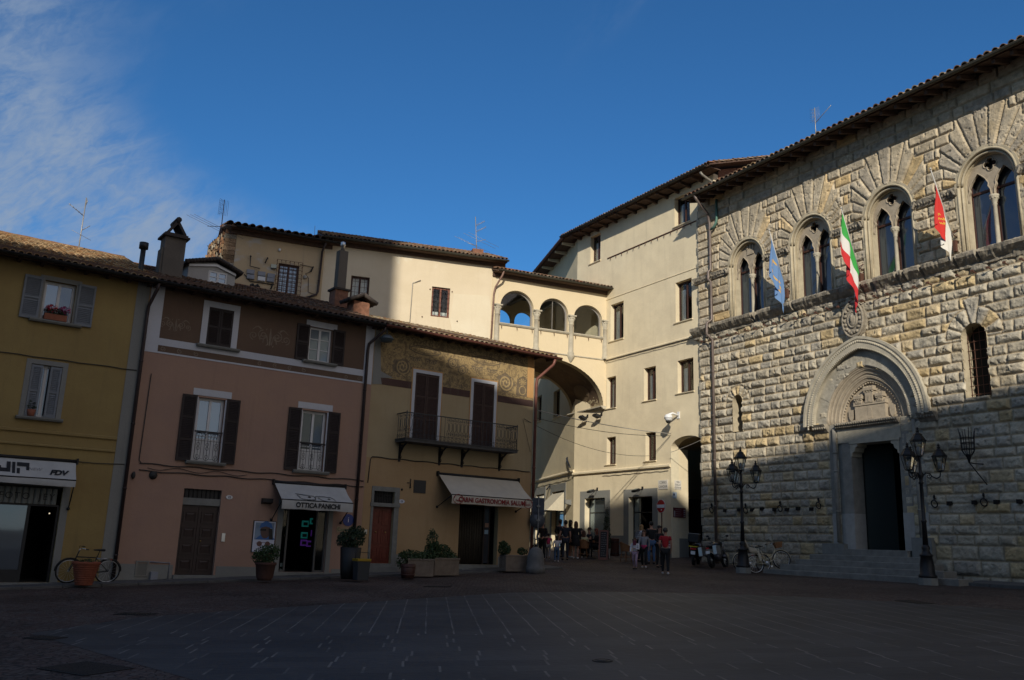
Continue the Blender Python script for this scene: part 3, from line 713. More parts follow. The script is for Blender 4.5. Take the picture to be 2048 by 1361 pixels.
for zz,r_ in((z2,.035),(z3,.02)):fl.prism([(-.05,zz-r_),(-.05,zz+r_),(0.004,zz+r_+.03),(0.004,zz-r_)],U01,q0-.01,'x')
fl.build('string_course',WH1,H1,m)
mb=MB();zc=L.uz(100,718)[1]
mb.tube([(U01+(U12-.1-U01)*i/30,-.03,zc+.012*math.sin(i*2.1))for i in range(31)],.014,5);mb.tube([(U01+(U12-.1-U01)*i/30,-.03,z3-.38+.02*math.sin(i*1.3))for i in range(31)],.012,5)
mb.build('facade_cable',CABLE,H1,m)
frame_band(H1,(shop[0],shop[1],shop[2]-.1,shop[3]),.20,0,GREYP,name='shop_surround')
sf=MB();su0,su1,sz0,sz1=shop;zf0,zf1=L.uz(60,1008)[1],sz1
sf.box(su0,su1,.10,.16,zf0-.05,zf0);sf.box(su1-.07,su1,.10,.17,sz0,zf0-.05)
ud=L.uz(47,1100)[0];sf.box(ud-.05,ud+.03,.10,.17,sz0,zf0-.05);sf.box(su0,ud-.05,.10,.17,sz0,sz0+.35);sf.box(su0,su1,.1,.17,zf1-.05,zf1)
w_=sf.build('shop_front',BLACK,H1,m)
g=MB().box(su0,ud-.05,.13,.135,sz0+.35,zf0-.05).build('pane',GLASSD,w_,m)
fb=MB()
for i in range(24):u=su1-.12-i*.155;fb.prism([(u,.10),(u,.16),(u-.145,.16),(u-.145,.10),(u-.11,.075),(u-.035,.075)][::-1],zf0+.01,zf1-.06,'z')
fb.build('shop_fascia',mat('fascia_panel',(0.16,0.17,0.16),.6,var=.15),w_,m)
u_,z_=L.uz(56,993,.05);text(w_,'FOTO  JEY',.26,BLACK,m@Matrix.Translation((u_-.02,.068,z_)),spacing=1.25)
darkroom(H1,m,(su0,su1,sz0,zf0),.2,2.5)
MB().box(su0-.1,su1+.15,-.35,.25,gz(L,4)-.1,sz0-.002).build('threshold',STONEG,H1,m)
for(px,py)in((48,1026),(99,1026)):
 u_,z_=L.uz(px,py,.9);MB().ball((u_,.9,z_-.02),.022,8,5).build('spot_lamp',emat('spot_bulb',(1,.85,.6),.8)if 'spot_bulb' not in MATS else MATS['spot_bulb'],H1,m)
eaves(H1,U01,U12,ZS)
r1=roof(H1,m,U01,U12+.05,OV,ZG-.03,21,5.9,TILE,pal=[(0.30,0.18,0.09),(0.36,0.24,0.13),(0.25,0.15,0.085),(0.40,0.29,0.17),(0.28,0.20,0.12)],seed=2,raft=False)
gutter(H1,m,U01,U12,-OV-.09,ZG)
mb=MB();u_,z_=L.uz(280,540,1.0);zt=L.uz(287,497,1.0)[1]
mb.tube([(u_+.02,1.0,z_-.9),(u_+.02,1.0,zt)],.085,12);mb.tube([(u_+.02,1.0,zt-.02),(u_+.02,1.0,zt+.19)],.15,12);mb.build('flue_pipe',GUTTER,r1,m)
up_=U12-.02
pipe(H1,m,[(up_+.12,-OV-.05,ZG-.06),(up_+.10,-OV-.03,ZG-.25),(up_,-.12,8.9),(up_,-.09,8.6),(up_+.02,-.09,gz(L,up_)+.05)],.055,mat('brown_pipe',(0.045,0.03,0.028),.5,.2))
# --- pink house
H2=base_empty('pink_house','narrow pink plastered house with brown shutters, a white banded frieze and an optician shop','house',L,10.7)
W1=L.rect((419.6,614),(469,623),(460,697),(410,691));W2=L.rect((621,654),(666,660),(660,728.5),(615,721))
W3=L.rect((397.5,795),(450.5,800),(438,926.4),(382.7,921.5));W4=L.rect((605.4,820),(655,826),(644.6,944.4),(595.4,940))
D1=L.rect((366.5,976),(442,982),(428,1151),(351,1150))
SH2=(L.uz(560,1100)[0],L.uz(652,1100)[0],gz(L,12.7)+.16,2.85)
wallpanel(H2,m,R4(U12,U23,gz(L,U12)-.4,ZS+.2),[R4(*r)for r in(W1,W2,W3,W4,D1,SH2)],.22,WH2,body=(U12,U23,8.6,-1,ZS+.2))
zb0,zb1=L.uz(318,676.2)[1],L.uz(315,690)[1];zc0,zc1=L.uz(313.7,706)[1],L.uz(286,704.6)[1]
ul,ur=L.uz(324,630)[0],L.uz(728.5,715)[0];lo_=L.uz(400,719)[1]
band(H2,R4(U12+.03,ul,lo_,ZS),-.002,WHITEB,'white_pilaster');band(H2,R4(ur,U23-.02,lo_,ZS),-.002,WHITEB,'white_pilaster')
mbw=MB();mbw.prism(R4(ul,ur,zb1,zb0),-.014,-.002);mbw.prism(R4(ul,ur,lo_,lo_+.055),-.016,-.002);mbw.build('white_band',WHITEB,H2,m)
def holes_in(rects,zone):
 return[R4(max(r[0],zone[0]+.02),min(r[1],zone[1]-.02),max(r[2],zone[2]+.01),min(r[3],zone[3]-.01))for r in rects if r[2]<zone[3]-.05 and r[3]>zone[2]+.05]
fz=MB();zone=(ul,ur,zb0,ZS)
x0=ul
for r in(W1,W2):
 fz.prism(R4(x0,r[0],zb0,ZS),-.008,-.002);
 if r[3]+.02<ZS:fz.prism(R4(r[0],r[1],r[3],ZS),-.008,-.002)
 x0=r[1]
fz.prism(R4(x0,ur,zb0,ZS),-.008,-.002);fz.prism(R4(ul,ur,lo_+.055,zb1),-.008,-.002)
FZ2=fz.build('painted_frieze',FRIEZEB,H2,m)
orn=MB();rd=random.Random(5)
def scrolls(mb,cx,cz,s,y,dense=1.0):
 for sg in(-1,1):
  mb.ribbon(spiral(cx+sg*.42*s,cz+.05*s,.30*s,1.6,90,-sg,22,.05*s),[.05*s]*23,y)
  mb.ribbon(spiral(cx+sg*.95*s,cz-.05*s,.24*s,1.4,-90,sg,20,.04*s),[.045*s]*21,y)
  mb.ribbon([(cx+sg*(.1+.3*t)*s,cz+(-.45+.55*math.sin(t*3))*s)for t in[i/8 for i in range(9)]],.06*s,y)
  mb.ribbon([(cx+sg*(.55+.5*t)*s,cz+(.38+.12*math.sin(t*4))*s)for t in[i/8 for i in range(9)]],[.09*s*(1-i/10)for i in range(9)],y)
 mb.ribbon([(cx,cz-.5*s),(cx+.02*s,cz),(cx,cz+.5*s)],[.05*s,.14*s,.03*s],y)
 for k in range(int(10*dense)):
  a=rd.uniform(0,6.28);r_=rd.uniform(.2,1.0)*s;x,z=cx+r_*math.cos(a),cz+.5*r_*math.sin(a)
  mb.ribbon([(x,z),(x+.08*s*math.cos(a*2),z+.08*s*math.sin(a*2)),(x+.16*s*math.cos(a*2+.6),z+.14*s*math.sin(a*2+.6))],[.01,.05*s,.01],y)
u_,z_=L.uz(540,675);scrolls(orn,u_,z_,.62,-.008)
u_,z_=L.uz(345,650);scrolls(orn,u_+.1,z_,.42,-.008)
for i in range(14):
 u=ul+.15+(ur-ul-.3)*i/13
 if i in(3,4,5,10,11):continue
 orn.ribbon(spiral(u,(lo_+zb1)/2+.02,.085,1.2,rd.uniform(0,360),1,12,.02),.025,-.008)
orn.build('faded_ornament',FRIEZEL,FZ2,m)
frame_band(H2,W1,.20,.02,WHITEB,y=-.009)
cw=casement(H2,m,W1,.16,SHUT,GLASSD,2);sill(cw,m,W1[0]-.3,W1[1]+.3,W1[2],.16,.09)
mid=(W1[0]+W1[1])/2
for u0,u1 in((W1[0]+.005,mid-.006),(mid+.006,W1[1]-.005)):mb=MB();louvre(mb,u0,u1,W1[2]+.02,W1[3]-.01,.0);mb.build('shutter',SHUT,cw,m)
mb=MB();mb.prism(R4(W2[0]-.16,W2[1]+.16,W2[3],W2[3]+.22),-.022,-.009);mb.build('lintel',WHITEB,H2,m)
cw=casement(H2,m,W2,.12,WHITEP,GLASSL,2,bars=(.36,.66),fw=.035);sill(cw,m,W2[0]-.22,W2[1]+.22,W2[2],.16,.09)
for u0,u1 in((W2[0]-.50,W2[0]-.03),(W2[1]+.03,W2[1]+.50)):mb=MB();louvre(mb,u0,u1,W2[2]-.02,W2[3]+.03,-.065);mb.build('shutter',SHUT,cw,m)
def railing(parent,r,zt):
 mb=MB();u0,u1,z0,_=r
 mb.box(u0-.01,u1+.01,-.05,.0,zt-.03,zt+.02)
 for k in range(3):
  c=u0+(u1-u0)*(k+.5)/3;w=.095
  for sg in(-1,1):mb.tube([(c+sg*w,-.025,z0+.16),(c+sg*w,-.025,zt-.16)],.008,4,smooth=False)
  for zc_,s0 in((z0+.16,180),(zt-.16,0)):mb.tube([(x,-.025,z)for x,z in arc(c,zc_,w,.12,s0,s0+180,8)],.008,4)
  for zz in(z0+.16,zt-.42,zt-.55):mb.tube([(x,-.025,z)for x,z in arc(c,zz,.05,.055,0,360,8)],.007,4)
  mb.tube([(c,-.025,z0+.05),(c,-.025,zt)],.006,4)
 mb.tube([(u0,-.025,zt-.30),(u1,-.025,zt-.30)],.006,4)
 return mb.build('railing',IRON,parent,m)
for r,py,curt in((W3,(415,864.5),None),(W4,(622,887),1)):
 mb=MB();mb.prism(R4(r[0]-.19,r[1]+.19,r[3]+.06,r[3]+.28),-.016,-.002);mb.build('lintel',WHITEB,H2,m)
 mb=MB();mb.prism(R4(r[0]-.05,r[0],r[2],r[3]),-.016,-.002);mb.prism(R4(r[1],r[1]+.05,r[2],r[3]),-.016,-.002);mb.build('jamb_band',WHITEB,H2,m)
 cw=casement(H2,m,r,.14,WHITEP,GLASSL if not curt else GLASSD,2,fw=.045,bars=(.40,),curtain=CURT)
 lp=MB()
 for k in range(2):a=r[0]+(r[1]-r[0])*(.07+.46*k);lp.box(a+.03,a+(r[1]-r[0])*.40,.118,.126,r[2]+.1,r[2]+(r[3]-r[2])*.36)
 lp.build('lower_panel',WHITEP,cw,m)
 sill(cw,m,r[0]-.2,r[1]+.2,r[2],.16,.1)
 railing(cw,r,L.uz(*py)[1])
 for u0,u1 in((r[0]-.52,r[0]-.05),(r[1]+.05,r[1]+.50)):mb=MB();louvre(mb,u0,u1,r[2]-.02,r[3]+.04,-.07,mids=(.32,.66));mb.build('shutter',SHUT,cw,m)
 if curt:
  cb=MB()
  for sg in(-1,1):c=(r[0]+r[1])/2+sg*.2;cb.add([(c-.05*sg-.06,.17,r[3]-.06),(c-.05*sg+.10,.17,r[3]-.06),(c-.14*sg+.09,.17,r[2]+.8),(c-.14*sg-.06,.17,r[2]+.8)],[(0,1,2,3)])
  cb.build('draped_curtain',mat('ochre_curtain',(.28,.25,.14),.9),cw,m)
zl=L.uz(400,1002)[1];zd=L.uz(400,1006)[1]
mb=MB();mb.box(D1[0],D1[1],.05,.2,zl-.14,zl+.08);mb.build('door_lintel',STONEG,H2,m)
mb=MB();u0,u1,z0,z1=D1;zt=zl-.14;mid=(u0+u1)/2
mb.box(u0,u1,.14,.19,z0,zt)
for k in range(4):
 za=z0+.12+(zt-z0-.2)*k/4;zb=za+(zt-z0-.2)/4-.1
 for a,b in((u0+.1,mid-.07),(mid+.07,u1-.1)):
  mb.prism(R4(a,b,za,zb),.115,.14,holes=[R4(a+.05,b-.05,za+.05,zb-.05)]);mb.hexa([(a+.08,.139,za+.08),(b-.08,.139,za+.08),(b-.08,.139,zb-.08),(a+.08,.139,zb-.08)][:0]or[(a+.07,.14,za+.07),(b-.07,.14,za+.07),(b-.07,.141,za+.07),(a+.07,.141,za+.07),(a+.12,.12,zb-.12),(b-.12,.12,zb-.12),(b-.07,.141,zb-.07),(a+.07,.141,zb-.07)])
mb.box(mid-.035,mid+.035,.12,.14,z0,zt)
dr=mb.build('door',mat('dark_door',(0.03,0.016,0.013),.5,var=.25),H2,m)
MB().ball((mid+.12,.11,z0+1.05),.03,8,6).build('door_knob',mat('brass',(.35,.24,.08),.35,.9),dr,m)
tg=MB();tg.box(u0,u1,.13,.15,zl+.08,z1)
for i in range(9):uu=u0+.06+(u1-u0-.12)*i/8;tg.tube([(uu,.09,zl+.08),(uu,.09,z1)],.01,4)
tg.build('transom_window',BLACK,H2,m)
MB().box(u0-.06,u1+.06,-.14,.2,z0-.14,z0).build('doorstep',STONEG,H2,m)
def plinth(parent,segs,ztop,mtl=GREYP):
 for a,b in segs:
  mb=MB();mb.hexa([(a,-.02,gz(L,a)-.2),(b,-.02,gz(L,b)-.2),(b,.0,gz(L,b)-.2),(a,.0,gz(L,a)-.2),(a,-.02,ztop(a)),(b,-.02,ztop(b)),(b,-.001,ztop(b)),(a,-.001,ztop(a))])
  mb.build('plinth',mtl,parent,m)
zp=L.uz(290,1129)[1];zp2=L.uz(688,1139)[1];zpf=lambda u:zp+(zp2-zp)*(u-7.6)/(14.1-7.6)
plinth(H2,[(U12+.06,D1[0]-.07),(D1[1]+.07,SH2[0]-.3),(SH2[1]+.25,U23-.01)],zpf)
r=L.rect((271,1121.6),(297,1122),(295,1153),(269,1153));mb=MB();mb.prism(R4(*r),-.05,-.022,holes=[R4(r[0]+.05,r[1]-.05,r[2]+.05,r[3]-.05)])
for i in range(9):z=r[2]+.07+(r[3]-r[2]-.14)*i/9;mb.box(r[0]+.05,r[1]-.05,-.045,-.025,z,z+.022)
mb.build('vent_grille',mat('grille_paint',(.2,.19,.165),.7),H2,m)
u_,z_=L.uz(306,1153);mb=MB();mb.box(u_-.11,u_+.10,-.16,-.021,z_-.16,z_+.14);mb.tube([(r[1]+.02,-.04,r[3]-.03),(u_+.45,-.04,r[3]-.05),(u_+.44,-.04,z_-.16)],.018,5);mb.build('meter_box',mat('meter_grey',(.22,.23,.26),.6),H2,m)
def plate(parent,pl,px0,py0,px1,py1,body,col,tcol,mm,size=.7,oval=True,y=-.004,name='number_plate'):
 a=pl.uz(px0,py0);b=pl.uz(px1,py1);cx,cz,rx,rz=(a[0]+b[0])/2,(a[1]+b[1])/2,abs(b[0]-a[0])/2,abs(a[1]-b[1])/2
 mb=MB();mb.prism(arc(cx,cz,rx,rz,0,360,24)[:-1]if oval else R4(cx-rx,cx+rx,cz-rz,cz+rz),y-.02,y)
 o=mb.build(name,mat('plate_'+body.replace(' ','').lower(),col,.35),parent,mm)
 text(o,body,rz*2*size,tcol,mm@Matrix.Translation((cx,y-.022,cz-rz*.05)),bold=.004)
 return o
NAVY=mat('navy_lettering',(0.02,0.03,0.09),.6)
plate(H2,L,452,990.5,464.5,999.5,'12',(.6,.6,.6),NAVY,m)
r=L.rect((443,1067),(450,1067),(449,1083.5),(442.5,1083.5));mb=MB();mb.box(r[0],r[1],-.035,-.002,r[2],r[3]);mb.box(r[0]+.02,r[1]-.02,-.04,-.035,r[2]+.05,r[2]+.12);mb.build('doorbell_panel',ALU,H2,m)
u0,u1,z0,z1=SH2
so_,so1=L.uz(552.6,1060)[0],L.uz(664,1060)[0]
mb=MB();mb.prism([(so_,gz(L,so_)-.1),(u0,gz(L,so_)-.1),(u0,z1),(u1,z1),(u1,gz(L,u1)-.1),(so1,gz(L,so1)-.1),(so1,z1+.2),(so_,z1+.2)],-.02,-.002);mb.build('shop_surround',GREYP,H2,m)
sf=MB();f1,f2=L.uz(573,1100)[0],L.uz(632,1100)[0]
for a in(u0,f1-.02,f2-.02,u1-.05):sf.box(a,a+.06,.12,.19,z0,z1)
sf.box(u0,u1,.12,.19,z1-.06,z1);sf.box(u0,f1,.12,.19,z0,z0+.06);sf.box(f2,u1,.12,.19,z0,z0+.06)
w_=sf.build('shop_front',mat('grey_shopframe',(.10,.10,.10),.5,.3),H2,m)
for a,b in((u0+.06,f1-.02),(f2+.04,u1-.05)):MB().box(a,b,.15,.156,z0+.06,z1-.06).build('pane',CLEAR,w_,m)
darkroom(H2,m,(u0,u1,z0,z1),.21,3.2)
TEAL=emat('teal_display',(.02,.30,.27),.10);VIOL=emat('violet_display',(.16,.04,.40),.10)
for px,py,c in((611,1048,0),(627,1043,0),(609,1071,0),(608,1086,1),(620,1088,1),(629,1067,1),(643,1094,1)):
 u_,z_=L.uz(px,py,1.3);mb=MB();mb.box(u_-.12,u_+.12,1.3,1.36,z_-.11,z_+.11);mb.box(u_-.08,u_+.08,1.28,1.3,z_-.06,z_+.05,1);mb.build('lit_showcase',[TEAL if not c else VIOL,BLACK],H2,m)
MB().box(u0-.3,u1+.2,-.10,.2,z0-.16,z0-.002).build('threshold',STONEG,H2,m)
for px,py in((563,1142),(564,1130),(634,1146)):u_,z_=L.uz(px,py,.3);MB().box(u_-.06,u_+.07,.3,.33,z_-.06,z_+.06).build('display_card',mat('pale_card',(.35,.45,.45),.6),H2,m)
r=L.rect((523,997),(543,998),(542,1009),(522,1008));mb=MB();mb.prism([(0,r[2]),(-.18,r[2]+.05),(-.18,r[3]),(0,r[3])],r[0],r[1],'x');mb.build('wall_lamp',BLACK,H2,m)
mb=MB();zc1_,zc2_=L.uz(330,931)[1],L.uz(330,945)[1]
for zz,ph in((zc1_,0),(zc2_,1.5)):
 mb.tube([(U12+.35+(U23-.4-U12)*i/40,-.03,zz+.02*math.sin(i*.9+ph))for i in range(41)],.016,5)
mb.tube([(U12+.6+3.2*i/20,-.03,zc1_-.12-.05*math.sin(i*.8))for i in range(21)],.009,4)
mb.tube([(U12+.35,-.03,L.uz(280,745)[1]),(U12+.32,-.03,zc1_+.1),(U12+.4,-.03,zc1_)],.014,5)
u_,z_=L.uz(306,951);mb.lathe([(0.0,-.12),(.09,-.10),(.13,-.03),(.13,.0)],(u_,0,z_),12,axis='y');u_,z_=L.uz(266,951);mb.ball((u_,-.06,z_),(.06,.06,.12),8,6)
mb.build('facade_cable',CABLE,H2,m)
eaves(H2,U12,U23)
r2=roof(H2,m,U12+.05,U23+.05,OV,ZG-.03,19.5,5.9,TILE,pal=ROOFD,seed=3,raft=False);gutter(H2,m,U12,U23+.1,-OV-.09,ZG)
def ry(y):return ZG-.03+(y+OV)*math.tan(R_(19.5))
yc=1.6;r=L.rect((332,476),(374,476),(363,558),(321.4,552),yc);mb=MB()
zb=ry(yc)-.5;d_=.62
mb.box(r[0],r[1],yc,yc+d_,zb,r[3]);mb.box(r[0]-.07,r[0],yc+.05,yc+d_-.05,zb,r[2]+(r[3]-r[2])*.7)
mb.build('chimney',plaster('sooty_plaster',(.11,.095,.08),(.14,.12,.10),(.06,.055,.05),.6),r2,m)
mb=MB();mb.box(r[0]-.10,r[1]+.10,yc-.10,yc+d_+.10,r[3],r[3]+.07);mb.box(r[0]-.04,r[1]+.04,yc-.05,yc+d_+.05,r[3]+.07,r[3]+.14)
ux,zx=L.uz(361,440,yc);c=(r[0]+r[1])/2
for sg in(-1,1):
 a=Vector((c+sg*(r[1]-r[0])*.42,0,r[3]+.14));b=Vector((c-sg*.02,0,zx-.06));n_=Vector((b.z-a.z,0,-(b.x-a.x))).normalized()*.045
 mb.hexa([tuple(a+n_+Vector((0,yc-.03,0))),tuple(a-n_+Vector((0,yc-.03,0))),tuple(a-n_+Vector((0,yc+d_+.03,0))),tuple(a+n_+Vector((0,yc+d_+.03,0))),tuple(b+n_+Vector((0,yc-.03,0))),tuple(b-n_+Vector((0,yc-.03,0))),tuple(b-n_+Vector((0,yc+d_+.03,0))),tuple(b+n_+Vector((0,yc+d_+.03,0)))])
mb.tube([(c,yc-.08,zx-.03),(c,yc+d_+.08,zx-.03)],.10,8);mb.build('chimney_cap',mat('sooty_tile',(.05,.04,.035),.95,var=.4),r2,m)
yc=3.2;r=L.rect((680,499),(696.6,500),(692,577),(674.6,577),yc);zb_=L.uz(683,578,yc)[1]
mb=MB();mb.box(r[0],r[1],yc,yc+.34,zb_,r[3]-.05);mb.lathe([(.11,r[3]-.05),(.07,r[3]+.1),(.05,r[3]+.12)],((r[0]+r[1])/2,yc+.17,0),8);mb.build('chimney',MATS['sooty_plaster'],r2,m)
mb=MB();mb.lathe([(.07,r[3]+.1),(.075,r[3]+.18),(.10,r[3]+.2),(.10,r[3]+.36),(.06,r[3]+.38),(0.0,r[3]+.4)],((r[0]+r[1])/2,yc+.17,0),10);mb.build('flue_cowl',ALU,r2,m)
r_=L.rect((668,579),(696.6,579),(694,615),(666,612),yc);mb=MB();mb.box(r_[0]+.03,r_[1]-.03,yc-.08,yc+.5,ry(yc)-.5,zb_-.08);mb.build('chimney_base',BRICK,r2,m)
MB().box(r_[0]-.04,r_[1]+.04,yc-.14,yc+.56,zb_-.08,zb_+.003).build('chimney_collar',MATS['sooty_tile'],r2,m)
yc=1.7;r=L.rect((708,604),(741,604),(737,628),(706,628),yc);mb=MB();mb.box(r[0],r[1],yc,yc+.6,ry(yc)-.5,r[3]);mb.build('chimney',BRICK,r2,m)
mb=MB();c=(r[0]+r[1])/2;zt=L.uz(731,592,yc)[1];h_=(r[1]-r[0])/2+.26
for j in range(6):
 for sg in(-1,1):
  y_=yc-.15+j*.17;mb.tube([(c+sg*h_,y_,r[3]-.02+.02*(j%2)),(c+sg*h_*.5,y_,r[3]+.12),(c,y_,zt)],.085,6)
mb.build('chimney_cap',MATS['sooty_tile'],r2,m)
yc=2.6;q=[L.uz(x,y,yc)for x,y in((374,560),(468,578),(476,545),(436,526),(378,556))]
dl,dr_,zr=q[0][0],q[2][0]-.08,q[3][1];zl_=q[2][1];cz_=(dl+dr_)/2+.12
wr=L.rect((417,540),(455.5,547),(453.7,572),(415.8,564),yc)
mb=MB();z_b=ry(yc)-.25
mb.prism([(dl,z_b),(dr_,z_b),(dr_,zl_-.05),(cz_,zr-.02),(dl,zl_-.02)],yc,yc+.1,holes=[R4(*wr)])
mb.prism([(dl,z_b),(dr_,z_b),(dr_,zl_-.05),(cz_,zr-.02),(dl,zl_-.02)],yc+.103,yc+3.0)
dm=mb.build('dormer',plaster('dormer_plaster',(.36,.35,.34),(.40,.39,.37),(.25,.24,.23),.4),H2,m)
mb=MB()
for a,b,n_ in(((dl-.18,zl_-.10),(cz_,zr+.05),12),((cz_,zr+.05),(dr_+.2,zl_-.13),12)):
 mb.hexa([(a[0],yc-.18,a[1]),(b[0],yc-.18,b[1]),(b[0],yc+3,b[1]),(a[0],yc+3,a[1]),(a[0],yc-.18,a[1]+.06),(b[0],yc-.18,b[1]+.06),(b[0],yc+3,b[1]+.06),(a[0],yc+3,a[1]+.06)])
 for i in range(10):
  t0,t1=i/10,(i+1.15)/10
  for j in range(8):y_=yc-.15+j*.36;mb.tube([(a[0]+(b[0]-a[0])*t0,y_,a[1]+(b[1]-a[1])*t0+.07),(a[0]+(b[0]-a[0])*t1,y_,a[1]+(b[1]-a[1])*t1+.055)],.08,5)
mb.build('dormer_roof',MATS['sooty_tile'],dm,m)
casement(dm,m,wr,yc+.02,WHITEP,GLASS,2,bars=(.5,),fw=.03)
mb=MB();mb.prism([(dl,zl_-.16),(cz_,zr-.17),(dr_,zl_-.19),(dr_,zl_-.11),(cz_,zr-.09),(dl,zl_-.08)],yc-.07,yc);mb.build('dormer_cornice',WHITEP,dm,m)
up_=L.uz(737.6,690,-.08)[0]-.02
pipe(H2,m,[(U23+.12,-OV-.05,ZG-.08),(U23+.10,-OV-.03,ZG-.2),(up_+.02,-.12,8.95),(up_,-.08,8.7),(up_-.02,-.08,gz(L,up_)+.3)],.055,MATS['brown_pipe'])
# --- ochre corner house
H3=base_empty('ochre_house','ochre corner house with a painted scroll frieze, iron balcony and butcher shop','house',L,18.6)
X1=L.rect((832,746),(878,752),(872,892),(823,887));X2=L.rect((946,763.4),(987.8,770),(985,902),(943,899));zfl=5.50
X1=(X1[0],X1[1],zfl+.02,X1[3]);X2=(X2[0],X2[1],zfl+.02,X2[3])
D3=(L.uz(743.5,1050)[0],L.uz(785.5,1050)[0],L.uz(741,1127)[1],L.uz(765,983)[1])
SH3=(L.uz(917,1070)[0],L.uz(995,1070)[0],L.uz(917,1129)[1],L.uz(950,1011)[1])
wallpanel(H3,m,R4(U23,U3E,gz(L,U23)-.5,ZS+.2),[R4(*r)for r in(X1,X2,D3,SH3)],.24,WH3,body=(U23,U3E,6.2,-1,ZS+.2))
zs_=L.uz(900,929)[1]-.02
mb=MB();xs=[U23+.01,D3[0],D3[1],SH3[0],SH3[1],U3E-.01]
mb.prism([(xs[0],gz(L,xs[0])-.2),(D3[0],gz(L,D3[0])-.2),(D3[0],D3[3]),(D3[1],D3[3]),(D3[1],gz(L,D3[1])-.2),(SH3[0],gz(L,SH3[0])-.2),(SH3[0],SH3[3]),(SH3[1],SH3[3]),(SH3[1],gz(L,SH3[1])-.2),(xs[-1],gz(L,xs[-1])-.2),(xs[-1],zs_),(xs[0],zs_)],-.006,-.001)
mb.build('lower_wall',WH3B,H3,m)
zf0_,zf1_=L.uz(775,758)[1],L.uz(764,767.4)[1];zd0=L.uz(1066,816)[1];zd0=(zd0+zf1_)/2
fz=MB();x0=U23+.06
def strip(mb,z0,z1,y0,y1,u0,u1):
 x=u0
 for r in(X1,X2):mb.prism(R4(x,r[0]-.13,z0,z1),y0,y1);x=r[1]+.13
 mb.prism(R4(x,u1,z0,z1),y0,y1)
strip(fz,zf0_+.02,X1[3]+.13,-.008,-.002,x0,U3E-.02);fz.prism(R4(x0,U3E-.02,X1[3]+.13,ZS),-.008,-.002)
FZ3=fz.build('painted_frieze',FRIEZEO,H3,m)
db=MB();strip(db,zd0,zf0_+.02,-.012,-.002,U23+.35,U3E-.02);db.build('dark_band',DARKBAND,H3,m)
wb=MB();wb.prism([(U23+.02,zd0-.04),(U23+.42,zd0),(U23+.36,zf0_),(U23+.9,zf0_+.06),(U23+.35,zf0_+.25),(U23+.22,ZS-.2),(U23+.16,ZS),(U23+.02,ZS)],-.013,-.0085);wb.build('bare_plaster_patch',GREYP,H3,m)
orn=MB();yq=-.0085
zm=(zf0_+ZS)/2+.05;hh=ZS-zf0_
def cartouche(cx,cz,w,h,s=1):
 orn.ribbon([(cx+w/2*math.cos(t)*(1+.08*math.cos(4*t)),cz+h/2*math.sin(t))for t in[2*math.pi*i/40 for i in range(41)]],.045,yq)
 orn.ribbon([(cx+w*.36*math.cos(t),cz+h*.3*math.sin(t))for t in[2*math.pi*i/28 for i in range(29)]],.02,yq)
def chain(cx,cz,w,n):
 orn.flat([(cx-w/2,cz+.10),(cx-w/2+.03,cz-.06),(cx,cz-.13),(cx+w/2-.03,cz-.06),(cx+w/2,cz+.10),(cx,cz+.04)],yq)
 for i in range(n):c=cx-w/2+w*(i+.5)/n;orn2 .ribbon([(c+.055*math.cos(t),cz-.01-.05*math.cos((i-n/2+.5)*.9)+.05*math.sin(t))for t in[2*math.pi*k/12 for k in range(13)]],.022,yq-.004)
orn2=MB()
for k,(px,py)in enumerate(((850,703),(972,723))):
 u_,z_=L.uz(px,py);cartouche(u_,z_+.02,1.35,.34)
 for du in(-.62,.12):chain(u_+du+.2,z_-.36,.55,3)
for px,py,r_ in((805,734),(912,737),(1012,763),(1044,776))and((805,734,.34),(905,727,.22),(925,741,.2),(1011,766,.38)):
 u_,z_=L.uz(px,py)
 orn.prism([(u_+r_*rd.uniform(.85,1.5)*math.cos(t),z_+r_*rd.uniform(.8,1.15)*math.sin(t))for t in[2*math.pi*i/28 for i in range(28)]],yq-.004,yq,back=False)
 orn2 .ribbon(spiral(u_,z_,r_*.95,2.2,40,-1,40,.03),[r_*.17]*41,yq-.004)
 for i in range(7):a=i*.9;orn2 .ribbon([(u_+r_*.3*math.cos(a),z_+r_*.3*math.sin(a)),(u_+r_*.55*math.cos(a+.3),z_+r_*.55*math.sin(a+.3))],[.02,.05],yq-.0045)
u_,z_=L.uz(1040,763);orn.flat([(u_-.2,z_-.62),(u_+.42,z_-.62),(u_+.40,z_+.1),(u_+.15,z_+.25),(u_-.16,z_+.05)],yq)
orn2 .ribbon(arc(u_+.13,z_-.38,.17,.18,0,360,18),.04,yq-.004)
for i in range(9):a=i*.7;orn2 .ribbon([(u_+.13,z_-.02),(u_+.13+.19*math.cos(a),z_-.02+.15*math.sin(a))],[.02,.06],yq-.004)
rd=random.Random(12)
for i in range(60):
 u=rd.uniform(U23+.5,U3E-.55);z=rd.uniform(zf0_+.08,ZS-.05)
 if any(r[0]-.2<u<r[1]+.2 and z<r[3]+.22 for r in(X1,X2)):continue
 a=rd.uniform(0,6.28);l=rd.uniform(.07,.2)
 orn.ribbon([(u,z),(u+l*.5*math.cos(a),z+l*.5*math.sin(a)),(u+l*math.cos(a+.7),z+l*math.sin(a+.7))],[.012,rd.uniform(.025,.07),.01],yq)
for i in range(26):
 u=U23+.55+i*(U3E-U23-1.1)/25
 orn.ribbon(spiral(u,zf0_+.16+.03*math.sin(i),.085,1.1,i*40,1 if i%2 else-1,12,.02),.028,yq)if not any(r[0]-.2<u<r[1]+.2 for r in(X1,X2))else None
 orn.ribbon(spiral(u+.08,ZS-.22+.04*math.sin(i*2),.10,1.2,i*70,-1 if i%2 else 1,12,.02),.03,yq)
orn.build('dark_ornament',FRIEZED,FZ3,m);orn2 .build('light_ornament',FRIEZEO2,FZ3,m)
